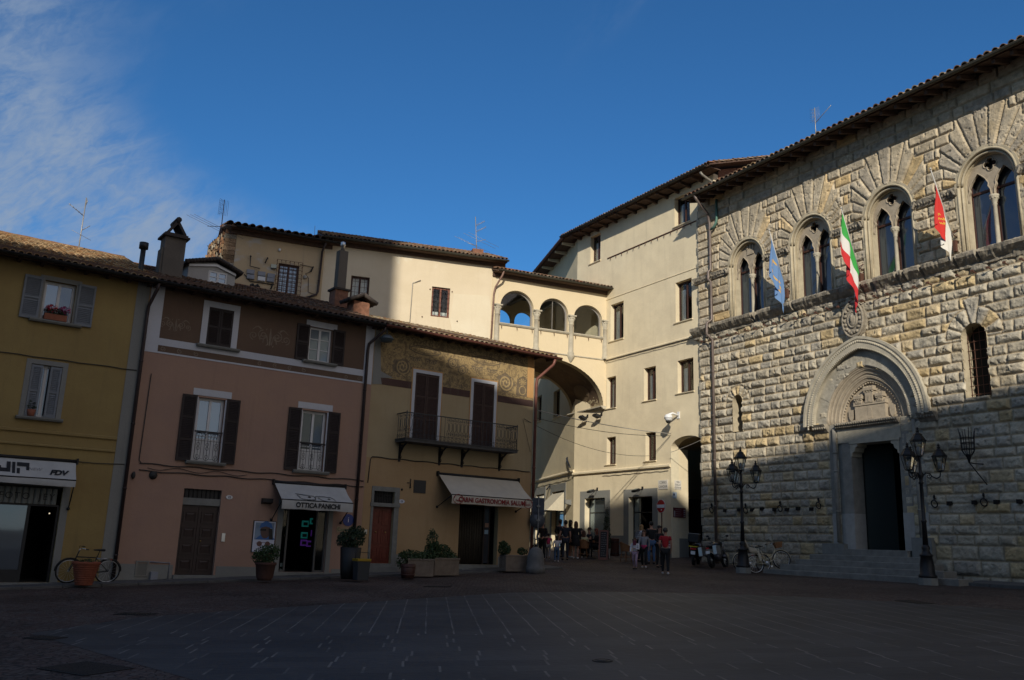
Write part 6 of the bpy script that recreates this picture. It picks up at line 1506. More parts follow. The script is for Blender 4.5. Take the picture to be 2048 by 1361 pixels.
mb=MB();yb_=.298
def merlons(u0,u1,z,w,h,y0,y1):
 n=max(2,int((u1-u0)/(w*1.8)))
 for i in range(n):a=u0+(u1-u0-w)*i/(n-1);mb.box(a,a+w,y0,y1,z,z+h)
cx=PC+.0
mb.box(cx-.66,cx+.66,.15,yb_,PZ0+.10,PZ0+.62);mb.box(cx-.70,cx+.70,.12,yb_,PZ0+.62,PZ0+.70);merlons(cx-.70,cx+.70,PZ0+.70,.06,.07,.13,yb_)
mb.box(cx-.80,cx+.80,.13,yb_,PZ0+.02,PZ0+.10)
for du,w,zt in((-.46,.125,.99),(.02,.165,1.26),(.47,.11,.99)):
 mb.box(cx+du-w,cx+du+w,.10,yb_,PZ0+.70,PZ0+zt-.14);mb.box(cx+du-w-.05,cx+du+w+.05,.06,yb_,PZ0+zt-.11,PZ0+zt)
 for k in range(4):a=cx+du-w-.04+(2*w+.02)*k/3;mb.box(a,a+.05,.075,.12,PZ0+zt-.17,PZ0+zt-.11)
 merlons(cx+du-w-.05,cx+du+w+.05,PZ0+zt,.05,.06,.07,yb_)
 mb.prism(arch_poly(cx+du-.045,cx+du+.045,PZ0+.74,PZ0+.86,PZ0+.94,8),.085,.10)
mb.prism(arch_poly(cx-.09,cx+.09,PZ0+.12,PZ0+.40,PZ0+.54,8),.135,.15)
for sg in(-1,1):
 s_=cx+sg*.90;mb.prism([(s_-.11,PZ0+.52),(s_-.11,PZ0+.28),(s_-.07,PZ0+.16),(s_,PZ0+.08),(s_+.07,PZ0+.16),(s_+.11,PZ0+.28),(s_+.11,PZ0+.52)],.22,yb_)
mb.build('castle_relief',CASTLE,PORT,pm)
mb=MB();mb.prism([(-.22,PZ0-.10),(-.26,PZ0-.03),(-.22,PZ0+.0),(.6,PZ0+.02),(.6,PZ0-.22),(-.08,PZ0-.22)],PC-1.36,PC+1.36,'x')
for i in range(30):u=PC-1.3+i*2.6/29;mb.box(u-.025,u+.025,-.2,-.12,PZ0-.17,PZ0-.11)
for i in range(26):u=PC-1.28+i*2.56/25;mb.ball((u,-.24,PZ0-.06),(.05,.04,.045),6,4)
mb.build('lintel_cornice',CORNST,PORT,pm)
zdt=5.93;d0,d1_=-22.02,-19.98
mb=MB();mb.box(PC-1.36,PC+1.36,-.05,.6,zdt+.05,PZ0-.22);mb.box(d0-.05,d1_+.05,-.07,.6,zdt-.02,zdt+.06)
for sg,e in((1,d0),(-1,d1_)):
 mb.prism([(e-.02*sg,zdt-.02),(e+.30*sg,zdt-.02),(e+.30*sg,zdt-.12),(e+.20*sg,zdt-.16),(e+.16*sg,zdt-.30),(e+.06*sg,zdt-.36),(e+.04*sg,zdt-.48),(e-.02*sg,zdt-.5)],-.04,.5)
mb.build('lintel',STONEW,PORT,pm)
JG=mat('jamb_grey',(.24,.225,.195),.9,var=.25,scale=3,bump=.4,bscale=18);JW=mat('renewed_jamb',(.36,.34,.31),.85,var=.15,scale=4)
for sg in(-1,1):
 e=d0 if sg<0 else d1_
 def bx(a,b):return(min(a,b),max(a,b))
 zt=PZ0-.03
 for(a,b,ya)in((.0,.42,-.02),(.42,.68,.10-.06),(.72,.98,-.03)):
  a_,b_=bx(e+sg*a,e+sg*b)
  mb=MB();mb.box(a_,b_,ya,.6,3.35,zt);mb.build('jamb',JG,PORT,pm)
  mb=MB();mb.box(a_,b_,ya-.012,.6,2.05,3.35);mb.build('jamb_base',JW,PORT,pm)
 mb=MB();cxx=e+sg*.70;mb.tube([(cxx,-.07,2.3),(cxx,-.07,zt-.12)],.075,10)
 for zz in(2.1,3.4,4.9,5.6):mb.tube([(cxx,-.07,zz),(cxx,-.07,zz+.06)],.09,10)
 mb.box(cxx-.13,cxx+.13,-.2,.05,2.02,2.14);mb.build('colonnette',JG,PORT,pm)
 mb=MB();a_,b_=bx(e+sg*.42,e+sg*(1.35 if sg<0 else 1.1));mb.box(a_-.02,b_+.05,-.24,.3,1.4,2.5 if sg>0 else 2.25);mb.build('side_block',STONEG,PORT,pm)
 mb=MB();a_,b_=bx(e+sg*.95,e+sg*1.60);mb.prism([(-.28,PZ0-.06),(-.34,PZ0+.02),(.02,PZ0+.04),(.02,PZ0-.30),(-.1,PZ0-.28)],a_,b_,'x')
 for i in range(6):u=a_+.05+(b_-a_-.1)*i/5;mb.ball((u,-.24,PZ0-.12),(.05,.05,.06),6,4)
 mb.build('hood_corbel',CORNST,PORT,pm)
darkroom(PORT,pm,(d0-.001,d1_+.001,2.06,zdt),.55,5,name='entrance_hall')
mb=MB();mb.hexa([(d0+.02,.62,2.08),(d0+.06,.62,2.08),(d0+.86,1.25,2.08),(d0+.82,1.28,2.08),(d0+.02,.62,zdt-.05),(d0+.06,.62,zdt-.05),(d0+.86,1.25,zdt-.05),(d0+.82,1.28,zdt-.05)]);mb.build('door',mat('dark_green_door',(.010,.016,.013),.5),PORT,pm)
u_,z_=P.uz(1757.5,888,1.6);mb=MB();mb.box(u_-.10,u_+.10,1.6,1.64,z_-.04,z_+.05);mb.build('exit_light',emat('exit_green',(.35,.8,.05),1.4),PORT,pm)
ue,ze=-21.45,10.60
mb=MB()
def ovl(rx,rz,y0,y1,n=30):mb.prism([(ue+rx*math.cos(2*math.pi*i/n),ze+rz*math.sin(2*math.pi*i/n))for i in range(n)],y0,y1)
ovl(.52,.74,-.16,.05);ovl(.47,.69,-.24,-.16);mb.tube([(ue+.46*math.cos(2*math.pi*i/30),-.24,ze+.68*math.sin(2*math.pi*i/30))for i in range(30)],.05,6,closed=True)
mb.tube([(ue+.20*math.cos(2*math.pi*i/24),-.25,ze+.30*math.sin(2*math.pi*i/24))for i in range(24)],.045,6,closed=True);mb.ball((ue,-.24,ze),(.18,.08,.28),12,8)
for i in range(18):a=2*math.pi*i/18;r_=.34+.03*(i%2);mb.ball((ue+r_*math.cos(a),-.25,ze+r_*1.45*math.sin(a)),(.055+.02*(i%3),.06,.07),7,5,jit=.15)
mb.ball((ue,-.30,ze+.03),(.07,.06,.14),8,6,jit=.2);mb.build('coat_of_arms',CORNST,PA,pm)
# --- small openings
mb=MB()
def reveal(u0,u1,z0,zsp,d_,mtl,n=12):
 r=(u1-u0)/2;c=(u0+u1)/2;pts=[(u0,z0),(u0,zsp)]+[(c+r*math.cos(R_(180-180*j/n)),zsp+r*math.sin(R_(180-180*j/n)))for j in range(1,n)]+[(u1,zsp),(u1,z0)]
 mb=MB();vs=[]
 for x,zz in pts:vs+=[(x,-.06,zz),(x,d_,zz)]
 k=len(pts);mb.add(vs,[(2*i,2*((i+1)%k),2*((i+1)%k)+1,2*i+1)for i in range(k)])
 return mb,pts
mb,pts=reveal(-28.10,-27.50,6.92,8.25,.5,JST);w_=mb.build('slit_window',JST,PA,pm);MB().prism([(-28.1,6.9),(-27.4,6.9),(-27.4,8.6),(-28.1,8.6)],.5,.52).build('pane',DARKIN,w_,pm)
mb,pts=reveal(-17.30,-16.40,7.05,9.12,.5,JST);w_=mb.build('barred_window',JST,PA,pm);MB().prism([(-17.4,7),(-16.3,7),(-16.3,9.7),(-17.4,9.7)],.5,.52).build('pane',DARKIN,w_,pm)
mb=MB()
for i in range(5):u=-17.26+i*.205;mb.tube([(u,.28,7.05),(u,.28,9.55)],.014,4,smooth=False)
for j in range(8):zz=7.2+j*.3;mb.tube([(-17.3,.27,zz),(-16.4,.27,zz)],.014,4,smooth=False)
mb.build('window_grille',RUST,w_,pm)
# --- steps
stp=((1.84,-.55,-23.75,-19.0),(1.64,-.95,-24.05,-18.45),(1.44,-1.35,-24.5,-17.72),(1.23,-1.78,-24.95,-16.95))
for k,(zt,yf_,a,b)in enumerate(stp):
 mb=MB();mb.box(a,b,yf_,.1 if k==0 else stp[k-1][1]+.30,.4,zt);mb.build('step',mat('step_stone',(.20,.19,.17),.9,var=.3,scale=3,bump=.5,bscale=18),PA,pm,bevel=.02)
MB().box(d0-.35,d1_+.3,-.36,.56,1.5,2.06).build('step',MATS['step_stone'],PA,pm,bevel=.015)
# --- ironwork on the wall
for px,py in((1424,1022),(1492,1023),(1561,1019),(1638,1013),(1870,1010),(1969,1007)):
 u,zz=P.uz(px,py,-.1);mb=MB();mb.tube([(u,.02,zz+.2),(u,-.13,zz+.2),(u,-.13,zz+.14)],.025,6);mb.tube([(u+.11*math.cos(2*math.pi*i/14),-.13-.03*math.sin(2*math.pi*i/14),zz+.03+.12*math.sin(2*math.pi*i/14))for i in range(14)],.022,6,closed=True)
 mb.ball((u,-.12,zz+.27),(.04,.05,.07),6,5);mb.build('tether_ring',IRON,PA,pm)
for px,py in((1451,1022),(1479,1020.6),(1505,1020.6),(1525,1019),(1550,1020),(1574.5,1020),(1597,1018),(1624,1019),(1900,1007.6),(1950,1005.7),(1994,1004.9),(2040,1003.8)):
 u,zz=P.uz(px,py,-.05);mb=MB();mb.box(u-.07,u+.07,-.14,.02,zz-.06,zz+.07);mb.build('beam_socket',DARKIN,PA,pm)
u0_,z0_=P.uz(1937,908,-.75);mb=MB();yy=-.75
for k in range(8):
 a=k*math.pi/4;mb.tube([(u0_+.10*math.cos(a),yy+.10*math.sin(a),z0_-.05),(u0_+.19*math.cos(a),yy+.19*math.sin(a),z0_+.1),(u0_+.21*math.cos(a),yy+.21*math.sin(a),z0_+.55),(u0_+.25*math.cos(a),yy+.25*math.sin(a),z0_+.72+.1*(k%2))],.013,4)
for r_,h in((.20,.15),(.205,.34),(.21,.5)):mb.tube([(u0_+r_*math.cos(2*math.pi*i/16),yy+r_*math.sin(2*math.pi*i/16),z0_+h)for i in range(16)],.014,4,closed=True)
mb.lathe([(.02,-.3),(.05,-.18),(.10,-.06),(.12,-.02),(.0,-.02)],(u0_,yy,z0_),10);mb.tube([(u0_,yy,z0_-.28),(u0_+.02,-.5,z0_-.30),(u0_+.05,.02,z0_-.28)],.02,5);mb.tube([(u0_,yy,z0_-.28),(u0_+.1,.02,z0_-1.0)],.018,5);mb.build('torch_basket',IRON,PA,pm)
# --- roof and rainwater pipe
ZPG=18.10;UPL=P.uz(1370,404,-1.1)[0]
mb=MB()
deck(mb,UPL,U1P+.5,-1.05,ZPG+.02,R_(17),1.3)
mb.build('eaves',SOFFIT,PA,pm)
n_=int((U1P-UPL)/.62)
for i in range(n_):
 u=UPL+.15+i*.62;mb=MB();c_,s_=math.cos(R_(17)),math.sin(R_(17))
 mb.hexa([(u,-.98,ZPG-.19),(u+.12,-.98,ZPG-.19),(u+.12,.02,ZPG+.08),(u,.02,ZPG+.08),(u,-1.0,ZPG-.045),(u+.12,-1.0,ZPG-.045),(u+.12,.02,ZPG+.262),(u,.02,ZPG+.262)]);mb.build('rafter',SOFFIT,PA,pm)
rfP=roof(PA,pm,UPL,U1P+.5,1.1,ZPG+.06,17,7.0,TILE,pal=ROOFM+[(.33,.22,.12),(.30,.24,.16)],seed=51,raft=False,pitch=.27)
gutter(PA,pm,UPL-.1,U1P,-1.18,ZPG+.05,.085,MATS['olive_gutter'])
q=[P.uz(1394,397,-1.0),P.uz(1417,432,-.25),P.uz(1419.5,450,-.2)]
PPL=mat('palace_pipe',(.16,.125,.11),.5,.3,var=.25)
pipe(PA,pm,[(q[0][0],-1.15,ZPG-.02),(q[0][0]+.02,-1.05,ZPG-.22),(q[1][0],-.32,q[1][1]+.1),(q[2][0],-.2,q[2][1]),(q[2][0],-.2,14.62),(q[2][0]-.06,-.30,14.5),(q[2][0]-.06,-.32,14.15),(q[2][0],-.2,14.0),(q[2][0]+.02,-.2,12.2),(q[2][0]-.08,-.42,12.02),(q[2][0]-.08,-.45,11.5),(q[2][0]+.02,-.2,11.25),(q[2][0]+.02,-.2,1.1)],.065,PPL)
mb=MB();u_=q[2][0]+.35;mb.tube([(u_+.04,-.12,ZPG-.1),(u_+.06,-.14,q[2][1]+.35),(u_+.06,-.16,q[2][1]+.05),(u_-.06,-.2,q[2][1]-.18),(u_-.27,-.2,q[2][1]-.25)],.06,8);mb.build('branch_pipe',mat('verdigris',(.10,.20,.16),.6,.2,var=.3),PA,pm)
# ------------------------------------------------------------------ things on walls, roofs and paving
def solve_y(pl,px,py,u,lo=-2.5,hi=0.0):
 for _ in range(50):
  mid=(lo+hi)/2;a=pl.uz(px,py,mid)[0]-u
  b=pl.uz(px,py,hi)[0]-u
  if(a>0)==(b>0):hi=mid
  else:lo=mid
 return(lo+hi)/2
def canvas_strip(mb,u0,u1,rows,n=26,sag=.012,ph=0.0,mi=0):
 """rows: list of (y,z) from back to front; slight ripples between them"""
 vs=[];R_n=len(rows)
 for i in range(n+1):
  u=u0+(u1-u0)*i/n
  for j,(y,z)in enumerate(rows):vs.append((u,y+sag*math.sin(i*.9+j*1.7+ph)*(0<j),z+sag*.7*math.sin(i*.55+j+ph)*(0<j)))
 fs=[(i*R_n+j,(i+1)*R_n+j,(i+1)*R_n+j+1,i*R_n+j+1)for i in range(n)for j in range(R_n-1)]
 mb.add(vs,fs,mi,True)
def awning(label,pl,u0,u1,back,front,zval,mtl,armz,group='shop awnings on the left row',side=True):
 t=base_empty('awning',label,'awning',pl,(u0+u1)/2,group);t.location.z=back[1];MW[t.name]=Matrix.Translation(t.location)@Matrix.Rotation(pl.rot,4,'Z')
 rows=[(back[0]+(front[0]-back[0])*k/5,back[1]+(front[1]-back[1])*k/5-.03*math.sin(math.pi*k/5))for k in range(6)]
 mb=MB();canvas_strip(mb,u0,u1,rows);mb.build('canvas',mtl,t,pl.m)
 mb=MB();canvas_strip(mb,u0,u1,[front,(front[0]-.01,(front[1]+zval)/2),(front[0]+.005,zval)],ph=2);mb.build('valance',mtl,t,pl.m)
 mb=MB();mb.tube([(u0-.05,back[0],back[1]+.03),(u1+.05,back[0],back[1]+.03)],.05,8);mb.tube([(u0,front[0]+.01,front[1]),(u1,front[0]+.01,front[1])],.022,6)
 for u in(u0-.04,u1+.04):mb.box(u-.02,u+.02,back[0]-.06,-.004,back[1]-.06,back[1]+.12)
 mb.build('roller',BLACK,t,pl.m)
 for u in(u0+.02,u1-.02):mb=MB();mb.tube([(u,front[0]+.02,front[1]-.02),(u-.0,-.06,armz)],.018,6);mb.ball((u,-.05,armz),.05,8,6);mb.build('arm',BLACK,t,pl.m)
 a=-math.atan2(back[0]-front[0],back[1]-front[1])
 return t,(lambda u,k,off=.012:pl.m@Matrix.Translation((u,back[0]+(front[0]-back[0])*k-off,back[1]+(front[1]-back[1])*k-.03*math.sin(math.pi*k)+off))@Matrix.Rotation(a,4,'X'))
uR=L.uz(152,925.5,-.1)[0];z0=L.uz(152,925.5,-.1)[1];yF=-.52;z1=L.uz(146,961,yF)[1];z2=L.uz(144,974,yF)[1]
AW1,f1=awning('grey canvas awning with faded black lettering over the photo shop',L,-1.2,uR,(-.1,z0),(yF,z1),z2,CANVAS,L.uz(136,1018)[1])
u_=L.uz(116,944,-.3)[0];text(AW1,'FDV',.25,BLACK,f1(u_,.62),shear=.3,bold=.012);text(AW1,'NEW',.15,mat('faded_lettering',(.25,.25,.26),.8),f1(u_-.62,.5),shear=.3)
u_=L.uz(22,938,-.3)[0];mk=MB()
for a,b,c,d in((-.36,-.10,-.16,-.02),(-.12,-.02,-.16,.22),(.02,.10,-.20,.22),(.14,.22,-.20,.0),(.14,.46,.08,.22),(.38,.46,-.06,.08),(-.36,-.26,-.02,.06)):mk.box(a,b,-.004,.0,c,d)
mk.build('emblem',BLACK,AW1,f1(u_,.5))
uL_,zL_=L.uz(549.7,965.7,-.1);uR_,zR_=L.uz(689,975.8,-.1);zb=(zL_+zR_)/2;yF=(solve_y(L,565,998.8,uL_)+solve_y(L,706,1007,uR_))/2
za=(L.uz(565,998.8,yF)[1]+L.uz(706,1007,yF)[1])/2;zv=(L.uz(565,1018,yF)[1]+L.uz(707,1024.5,yF)[1])/2
AW2,f2=awning('grey awning with a pair of glasses drawn on it over the optician shop',L,uL_,uR_,(-.1,zb),(yF,za),zv,CANVAS,L.uz(542,1040)[1])
um=(uL_+uR_)/2;W_=uR_-uL_
text(AW2,'OTTICA',.22,BLACK,L.m@Matrix.Translation((uL_+W_*.335,yF-.03,(za+zv)/2-.01)),bold=.008,font_scale_x=.95);text(AW2,'PANICHI',.22,BLACK,L.m@Matrix.Translation((uL_+W_*.655,yF-.03,(za+zv)/2-.01)),bold=.008,font_scale_x=.95)
gl=MB()
def lens(pts):gl.ribbon(pts,.028,-.0)
sl_=math.hypot(yF+.1,za-zb)
def P2(x,y):return((x-.5)*W_,(.5-y)*sl_)
lens([P2(*p)for p in((.215,.58),(.27,.62),(.46,.68),(.475,.82),(.47,.90),(.38,.925),(.29,.905),(.26,.84),(.235,.66))]);lens([P2(*p)for p in((.475,.74),(.50,.69),(.60,.68),(.70,.705),(.74,.83),(.755,.97),(.67,.97),(.57,.93),(.53,.84),(.515,.76))])
for x,y in((.395,.76),(.665,.82)):c=P2(x,y);gl.prism(arc(c[0],c[1],.055,.035,0,360,14)[:-1],-.006,-.001)
gl.build('glasses_drawing',BLACK,AW2,f2(um,.5,.02))
uL_,zL_=L.uz(878,949,-.1);uR_,zR_=L.uz(1036,962.7,-.1);zb=(zL_+zR_)/2;yF=(solve_y(L,907,990,uL_)+solve_y(L,1062,1000,uR_))/2
za=(L.uz(907,990,yF)[1]+L.uz(1062,1000,yF)[1])/2;zv=(L.uz(908,1008,yF)[1]+L.uz(1063,1016,yF)[1])/2
AW3,f3=awning('cream awning with red lettering over the butcher and delicatessen door',L,uL_,uR_,(-.1,zb),(yF,za),zv,CANVASW,L.uz(873.6,1014)[1])
um=(uL_+uR_)/2;W_=uR_-uL_;zc=(za+zv)/2-.01
text(AW3,'CARNI GASTRONOMIA SALUMI',.245,REDTXT,L.m@Matrix.Translation((um-.02,yF-.03,zc)),bold=.006,font_scale_x=.96*W_/3.95)
for uu in(uL_+.27,uR_-.24):
 mb=MB()
 mb.ribbon([(.22*math.cos(t),.17*math.sin(t))for t in[2*math.pi*i/28 for i in range(29)]],.02,-.002);mb.ribbon([(.18*math.cos(t),.03+.15*math.sin(t))for t in[math.pi*i/14 for i in range(15)]],.022,-.002)
 mb.build('emblem',REDTXT,AW3,L.m@Matrix.Translation((uu,yF-.028,zc+.01)))
 text(AW3,'bello',.13,REDTXT,L.m@Matrix.Translation((uu,yF-.032,zc-.03)),shear=.25)
t=base_empty('poster','framed poster of a woman in a blue hat above round sunglasses','poster',L,11.4)
r=L.rect((506.7,1040.8),(550.7,1043.6),(547.8,1105.7),(502,1104.8));u0,u1,z0,z1=r
mb=MB();mb.box(u0,u1,-.04,-.004,z0,z1);mb.build('frame',BLACK,t,L.m)
MB().box(u0+.02,u1-.02,-.044,-.04,z0+.02,z1-.02).build('sheet',mat('poster_paper',(.50,.52,.62),.5),t,L.m)
zs_=z0+(z1-z0)*.40
MB().box(u0+.06,u1-.06,-.047,-.044,zs_,z1-.06).build('picture',mat('poster_sky',(.16,.22,.30),.5,var=.3,scale=4),t,L.m)
c=(u0+u1)/2+.03;zc=zs_+(z1-zs_)*.50;mb=MB()
mb.prism(arc(c,zc-.02,.17,.25,0,360,20)[:-1],-.050,-.047,mi=0);mb.prism([(c-.34,zs_+.005),(c+.36,zs_+.005),(c+.22,zs_+.16),(c+.08,zs_+.22),(c-.1,zs_+.2)],-.049,-.047,mi=1)
mb.prism([(c-.22,zc+.07),(c-.17,zc+.22),(c,zc+.31),(c+.18,zc+.24),(c+.26,zc+.05),(c+.2,zc+.08),(c,zc+.13)],-.053,-.047,mi=1);mb.prism([(c+.1,zc+.06),(c+.24,zc+.05),(c+.28,zc-.3),(c+.14,zc-.28)],-.0515,-.047,mi=2);mb.box(c-.18,c+.02,-.054,-.047,zc-.02,zc+.045,mi=2)
mb.build('portrait',[mat('poster_skin',(.10,.06,.05),.6),mat('poster_blue',(.04,.12,.32),.6),BLACK],t,L.m)
mb=MB();zg=z0+(z1-z0)*.27
for sg in(-1,1):mb.prism(arc((u0+u1)/2+sg*.14,zg,.09,.085,0,360,16)[:-1],-.048,-.044)
mb.ribbon([((u0+u1)/2-.26,zg+.02),((u0+u1)/2,zg+.05),((u0+u1)/2+.26,zg+.02)],.015,-.044);mb.ribbon([((u0+u1)/2-.18,zg-.17),((u0+u1)/2+.18,zg-.17)],.018,-.044);mb.build('sunglasses',mat('poster_brown',(.13,.06,.05),.6),t,L.m)
t=base_empty('shop_sign','round blue plaque on the wall right of the optician door','sign',L,14.0);u_,z_=L.uz(696,1040.5);mb=MB();mb.lathe([(.0,-.03),(.21,-.03),(.21,-.004)],(u_,0,z_),24,axis='y',smooth=False);mb.build('disc',mat('plaque_blue',(.03,.05,.20),.4),t,L.m);text(t,'i',.26,WHITEP,L.m@Matrix.Translation((u_,-.034,z_)))
t=base_empty('name_plate','clear plate with green lettering under the round blue plaque','sign',L,14.0);r=L.rect((673,1052),(703,1055),(702,1067),(672,1065));MB().box(r[0],r[1],-.03,-.022,r[2],r[3]).build('plate',mat('pale_plate',(.30,.21,.14),.3),t,L.m);text(t,'Campus',.16,mat('green_lettering',(.03,.14,.06),.6),L.m@Matrix.Translation(((r[0]+r[1])/2,-.034,(r[2]+r[3])/2)))
# ---- plants and pots
def potted(label,px,py,pot,blobs,n,size,cat='plant',name='potted_plant',group=None,leaf=None,rz=0,seed=1,pl=None):
 p=gpt(px,py);t=thing(name,label,cat,tuple(p+Vector((0,0,.07 if pl else 0))),rz,group)
 mb=MB();pot(mb);mb.build('pot',pot.mtl,t)
 mb=MB();leafmass(mb,blobs,n,size,seed);mb.build('foliage',leaf or LEAF,t)
 mb=MB();rd=random.Random(seed)
 for b in blobs:
  for k in range(3):mb.tube([(b[0]*.3,b[1]*.3,max(.1,b[2]-b[5]*1.4)),(b[0]+rd.uniform(-.3,.3)*b[3],b[1]+rd.uniform(-.3,.3)*b[4],b[2]+b[5]*.4)],.012,4)
 mb.build('stem',mat('stem_brown',(.06,.045,.03),.9),t)
 return t
def lathepot(prof,mtl,n=16):
 def f(mb):mb.lathe(prof,(0,0,0),n)
 f.mtl=mtl;return f
potted('round olive green shrub in a terracotta pot under the poster',528,1166,lathepot([(.20,0),(.26,.1),(.30,.45),(.33,.47),(.33,.54),(.28,.54),(.26,.48),(0,.46)],mat('dark_terracotta',(.075,.035,.026),.9,var=.3)),[(0,0,.78,.40,.36,.28),(-.15,0,.68,.32,.3,.2),(.12,.1,.9,.26,.26,.2)],1500,.038,seed=3,pl=L)
potted('tall black pot with a bushy shrub right of the optician door',697,1163,lathepot([(.26,0),(.30,.3),(.34,.98),(.31,.98),(.29,.9),(0,.9)],BLACK),[(0,0,1.25,.46,.4,.32),(.15,0,1.45,.3,.3,.22),(-.2,0,1.15,.3,.3,.2)],1900,.04,leaf=LEAFD,seed=4,pl=L)
potted('ribbed terracotta pot in front of the bicycle by the photo shop',166,1176,lathepot([(.22,0)]+[q for k in range(9)for q in((.225+.013*k,.06*k+.01),(.245+.013*k,.06*k+.03),(.225+.013*k,.06*k+.055))]+[(.38,.58),(.38,.64),(.33,.64),(.30,.56),(0,.55)],mat('ribbed_terracotta',(.22,.065,.035),.9,var=.2)),[(0,0,.66,.2,.2,.06)],90,.03,seed=5,pl=L)
def flowerbox(label,pl,u,y,z,w,cols,seed):
 p=pl.w(u,y,z);t=thing('flower_box',label,'flowers',tuple(p),pl.rot);mb=MB();mb.prism([(-.11,0),(.11,0),(.13,.18),(-.13,.18)],-w/2,w/2,'x');mb.build('pot',TERRA,t)
 mb=MB();leafmass(mb,[(0,-.03,.27,w*.55,.16,.12)],260,.035,seed);mb.build('foliage',LEAFD,t)
 for nm,cl_,dx in cols:mb=MB();leafmass(mb,[(dx,-.06,.36,w*.30,.14,.12)],170,.034,seed+3);mb.build('flower',mat(nm,cl_,.7),t)
 return t
flowerbox('red and magenta geraniums in a terracotta box on the yellow house window sill',L,4.0,-.02,7.96,.62,(('red_petal',(.35,.015,.03),-.14),('magenta_petal',(.28,.03,.12),.22)),4)
p=L.w(3.76,-.0,w2[2]+.01);t=thing('potted_plant','small pot with a spiky plant between the half closed grey shutters','plant',tuple(p),L.rot);mb=MB();mb.lathe([(.09,0),(.12,.2),(.10,.2),(0,.18)],n=10);mb.build('pot',TERRA,t);mb=MB();leafmass(mb,[(0,0,.33,.12,.1,.16)],60,.04,6);mb.build('foliage',LEAFD,t)
def trough(label,pxa,pya,pxb,pyb,depth,h,blobs,n,seed,group='stone planters'):
 a,b=gpt(pxa,pya),gpt(pxb,pyb);c=(a+b)/2;Lh=(b-a).length/2;rz=math.atan2(b.y-a.y,b.x-a.x)
 t=thing('planter',label,'planter',(c.x,c.y,ground_z(c.x,c.y)+.05),rz,group);i=.045
 mb=MB();mb.prism(R4(-Lh,Lh,0,depth),0,.10,'z');mb.prism([(-Lh,0),(Lh,0),(Lh,depth),(-Lh,depth)],.10,h,'z',holes=[[(-Lh+i,i),(Lh-i,i),(Lh-i,depth-i),(-Lh+i,depth-i)]]);mb.box(-Lh-.02,Lh+.02,-.02,.0,h-.06,h+.005)
 mb.build('trough',CONC,t,bevel=.02);MB().box(-Lh+i,Lh-i,i,depth-i,.10,h-.05).build('soil',mat('soil',(.03,.022,.017),.95),t)
 mb=MB();leafmass(mb,blobs,n,.042,seed);mb.build('foliage',LEAF,t);return t
trough('long stone planter full of low shrubs, left of the pair by the butcher door',814,1157,866.5,1156,.48,.58,[(-.3,.2,.68,.42,.28,.20),(.25,.25,.66,.4,.28,.17),(.0,.2,.62,.6,.25,.14),(-.62,.1,.5,.22,.2,.3)],1700,7)
trough('long stone planter with a tall leafy shrub, right of the pair by the butcher door',868,1155.5,917.5,1153,.48,.58,[(-.45,.25,.80,.36,.28,.32),(-.5,.25,1.15,.24,.2,.34),(-.05,.25,.78,.42,.28,.26),(.3,.25,.64,.3,.25,.17),(-.55,.25,1.42,.12,.1,.16)],2300,8)
trough('short stone planter with two small bushes between the butcher door and the bollard',1011,1147,1054,1145.5,.5,.60,[(-.42,.22,.80,.26,.25,.22),(-.5,.2,.98,.18,.17,.14),(.38,.22,.74,.22,.2,.14)],1100,9)
p=gpt(815,1160);t=thing('bucket','dark wooden barrel bucket at the left corner of the stone planters','bucket',(p.x,p.y,p.z+.04),L.rot)
mb=MB();mb.lathe([(.20,0),(.23,.2),(.25,.46),(.22,.46),(.20,.3),(0,.3)],n=14)
for zz in(.1,.36):mb.lathe([(.225+zz*.06,zz),(.235+zz*.06,zz+.02),(.225+zz*.06,zz+.04)],n=14)
mb.build('staves',BROWNW,t)
p=gpt(720.5,1165);t=thing('waste_bin','dark grey bin with a yellow rim beside the tall black pot','bin',(p.x,p.y,p.z+.06),L.rot);mb=MB();mb.hexa([(-.19,-.16,0),(.19,-.16,0),(.19,.16,0),(-.19,.16,0),(-.22,-.18,.58),(.22,-.18,.58),(.22,.18,.58),(-.22,.18,.58)]);mb.build('body',mat('bin_grey',(.028,.032,.038),.6),t,bevel=.015);mb=MB();mb.box(-.235,.235,-.2,.2,.58,.66);mb.build('lid',mat('bin_yellow',(.30,.19,.01),.5),t,bevel=.01);mb=MB();mb.tube([(-.23,0,.62),(-.22,0,.86),(.24,0,.84),(.23,0,.62)],.012,5);mb.build('handle',BLACK,t)
p=gpt(1070.5,1147);t=thing('bollard','rounded grey stone bollard at the corner of the ochre house','bollard',tuple(p),0);mb=MB();mb.lathe([(.36,0),(.36,.22),(.33,.25),(.325,.5),(.30,.68),(.24,.83),(.14,.93),(0,.97)],n=20);mb.build('shaft',mat('bollard_stone',(.13,.125,.12),.9,var=.25,scale=5,bump=.5,bscale=25),t)
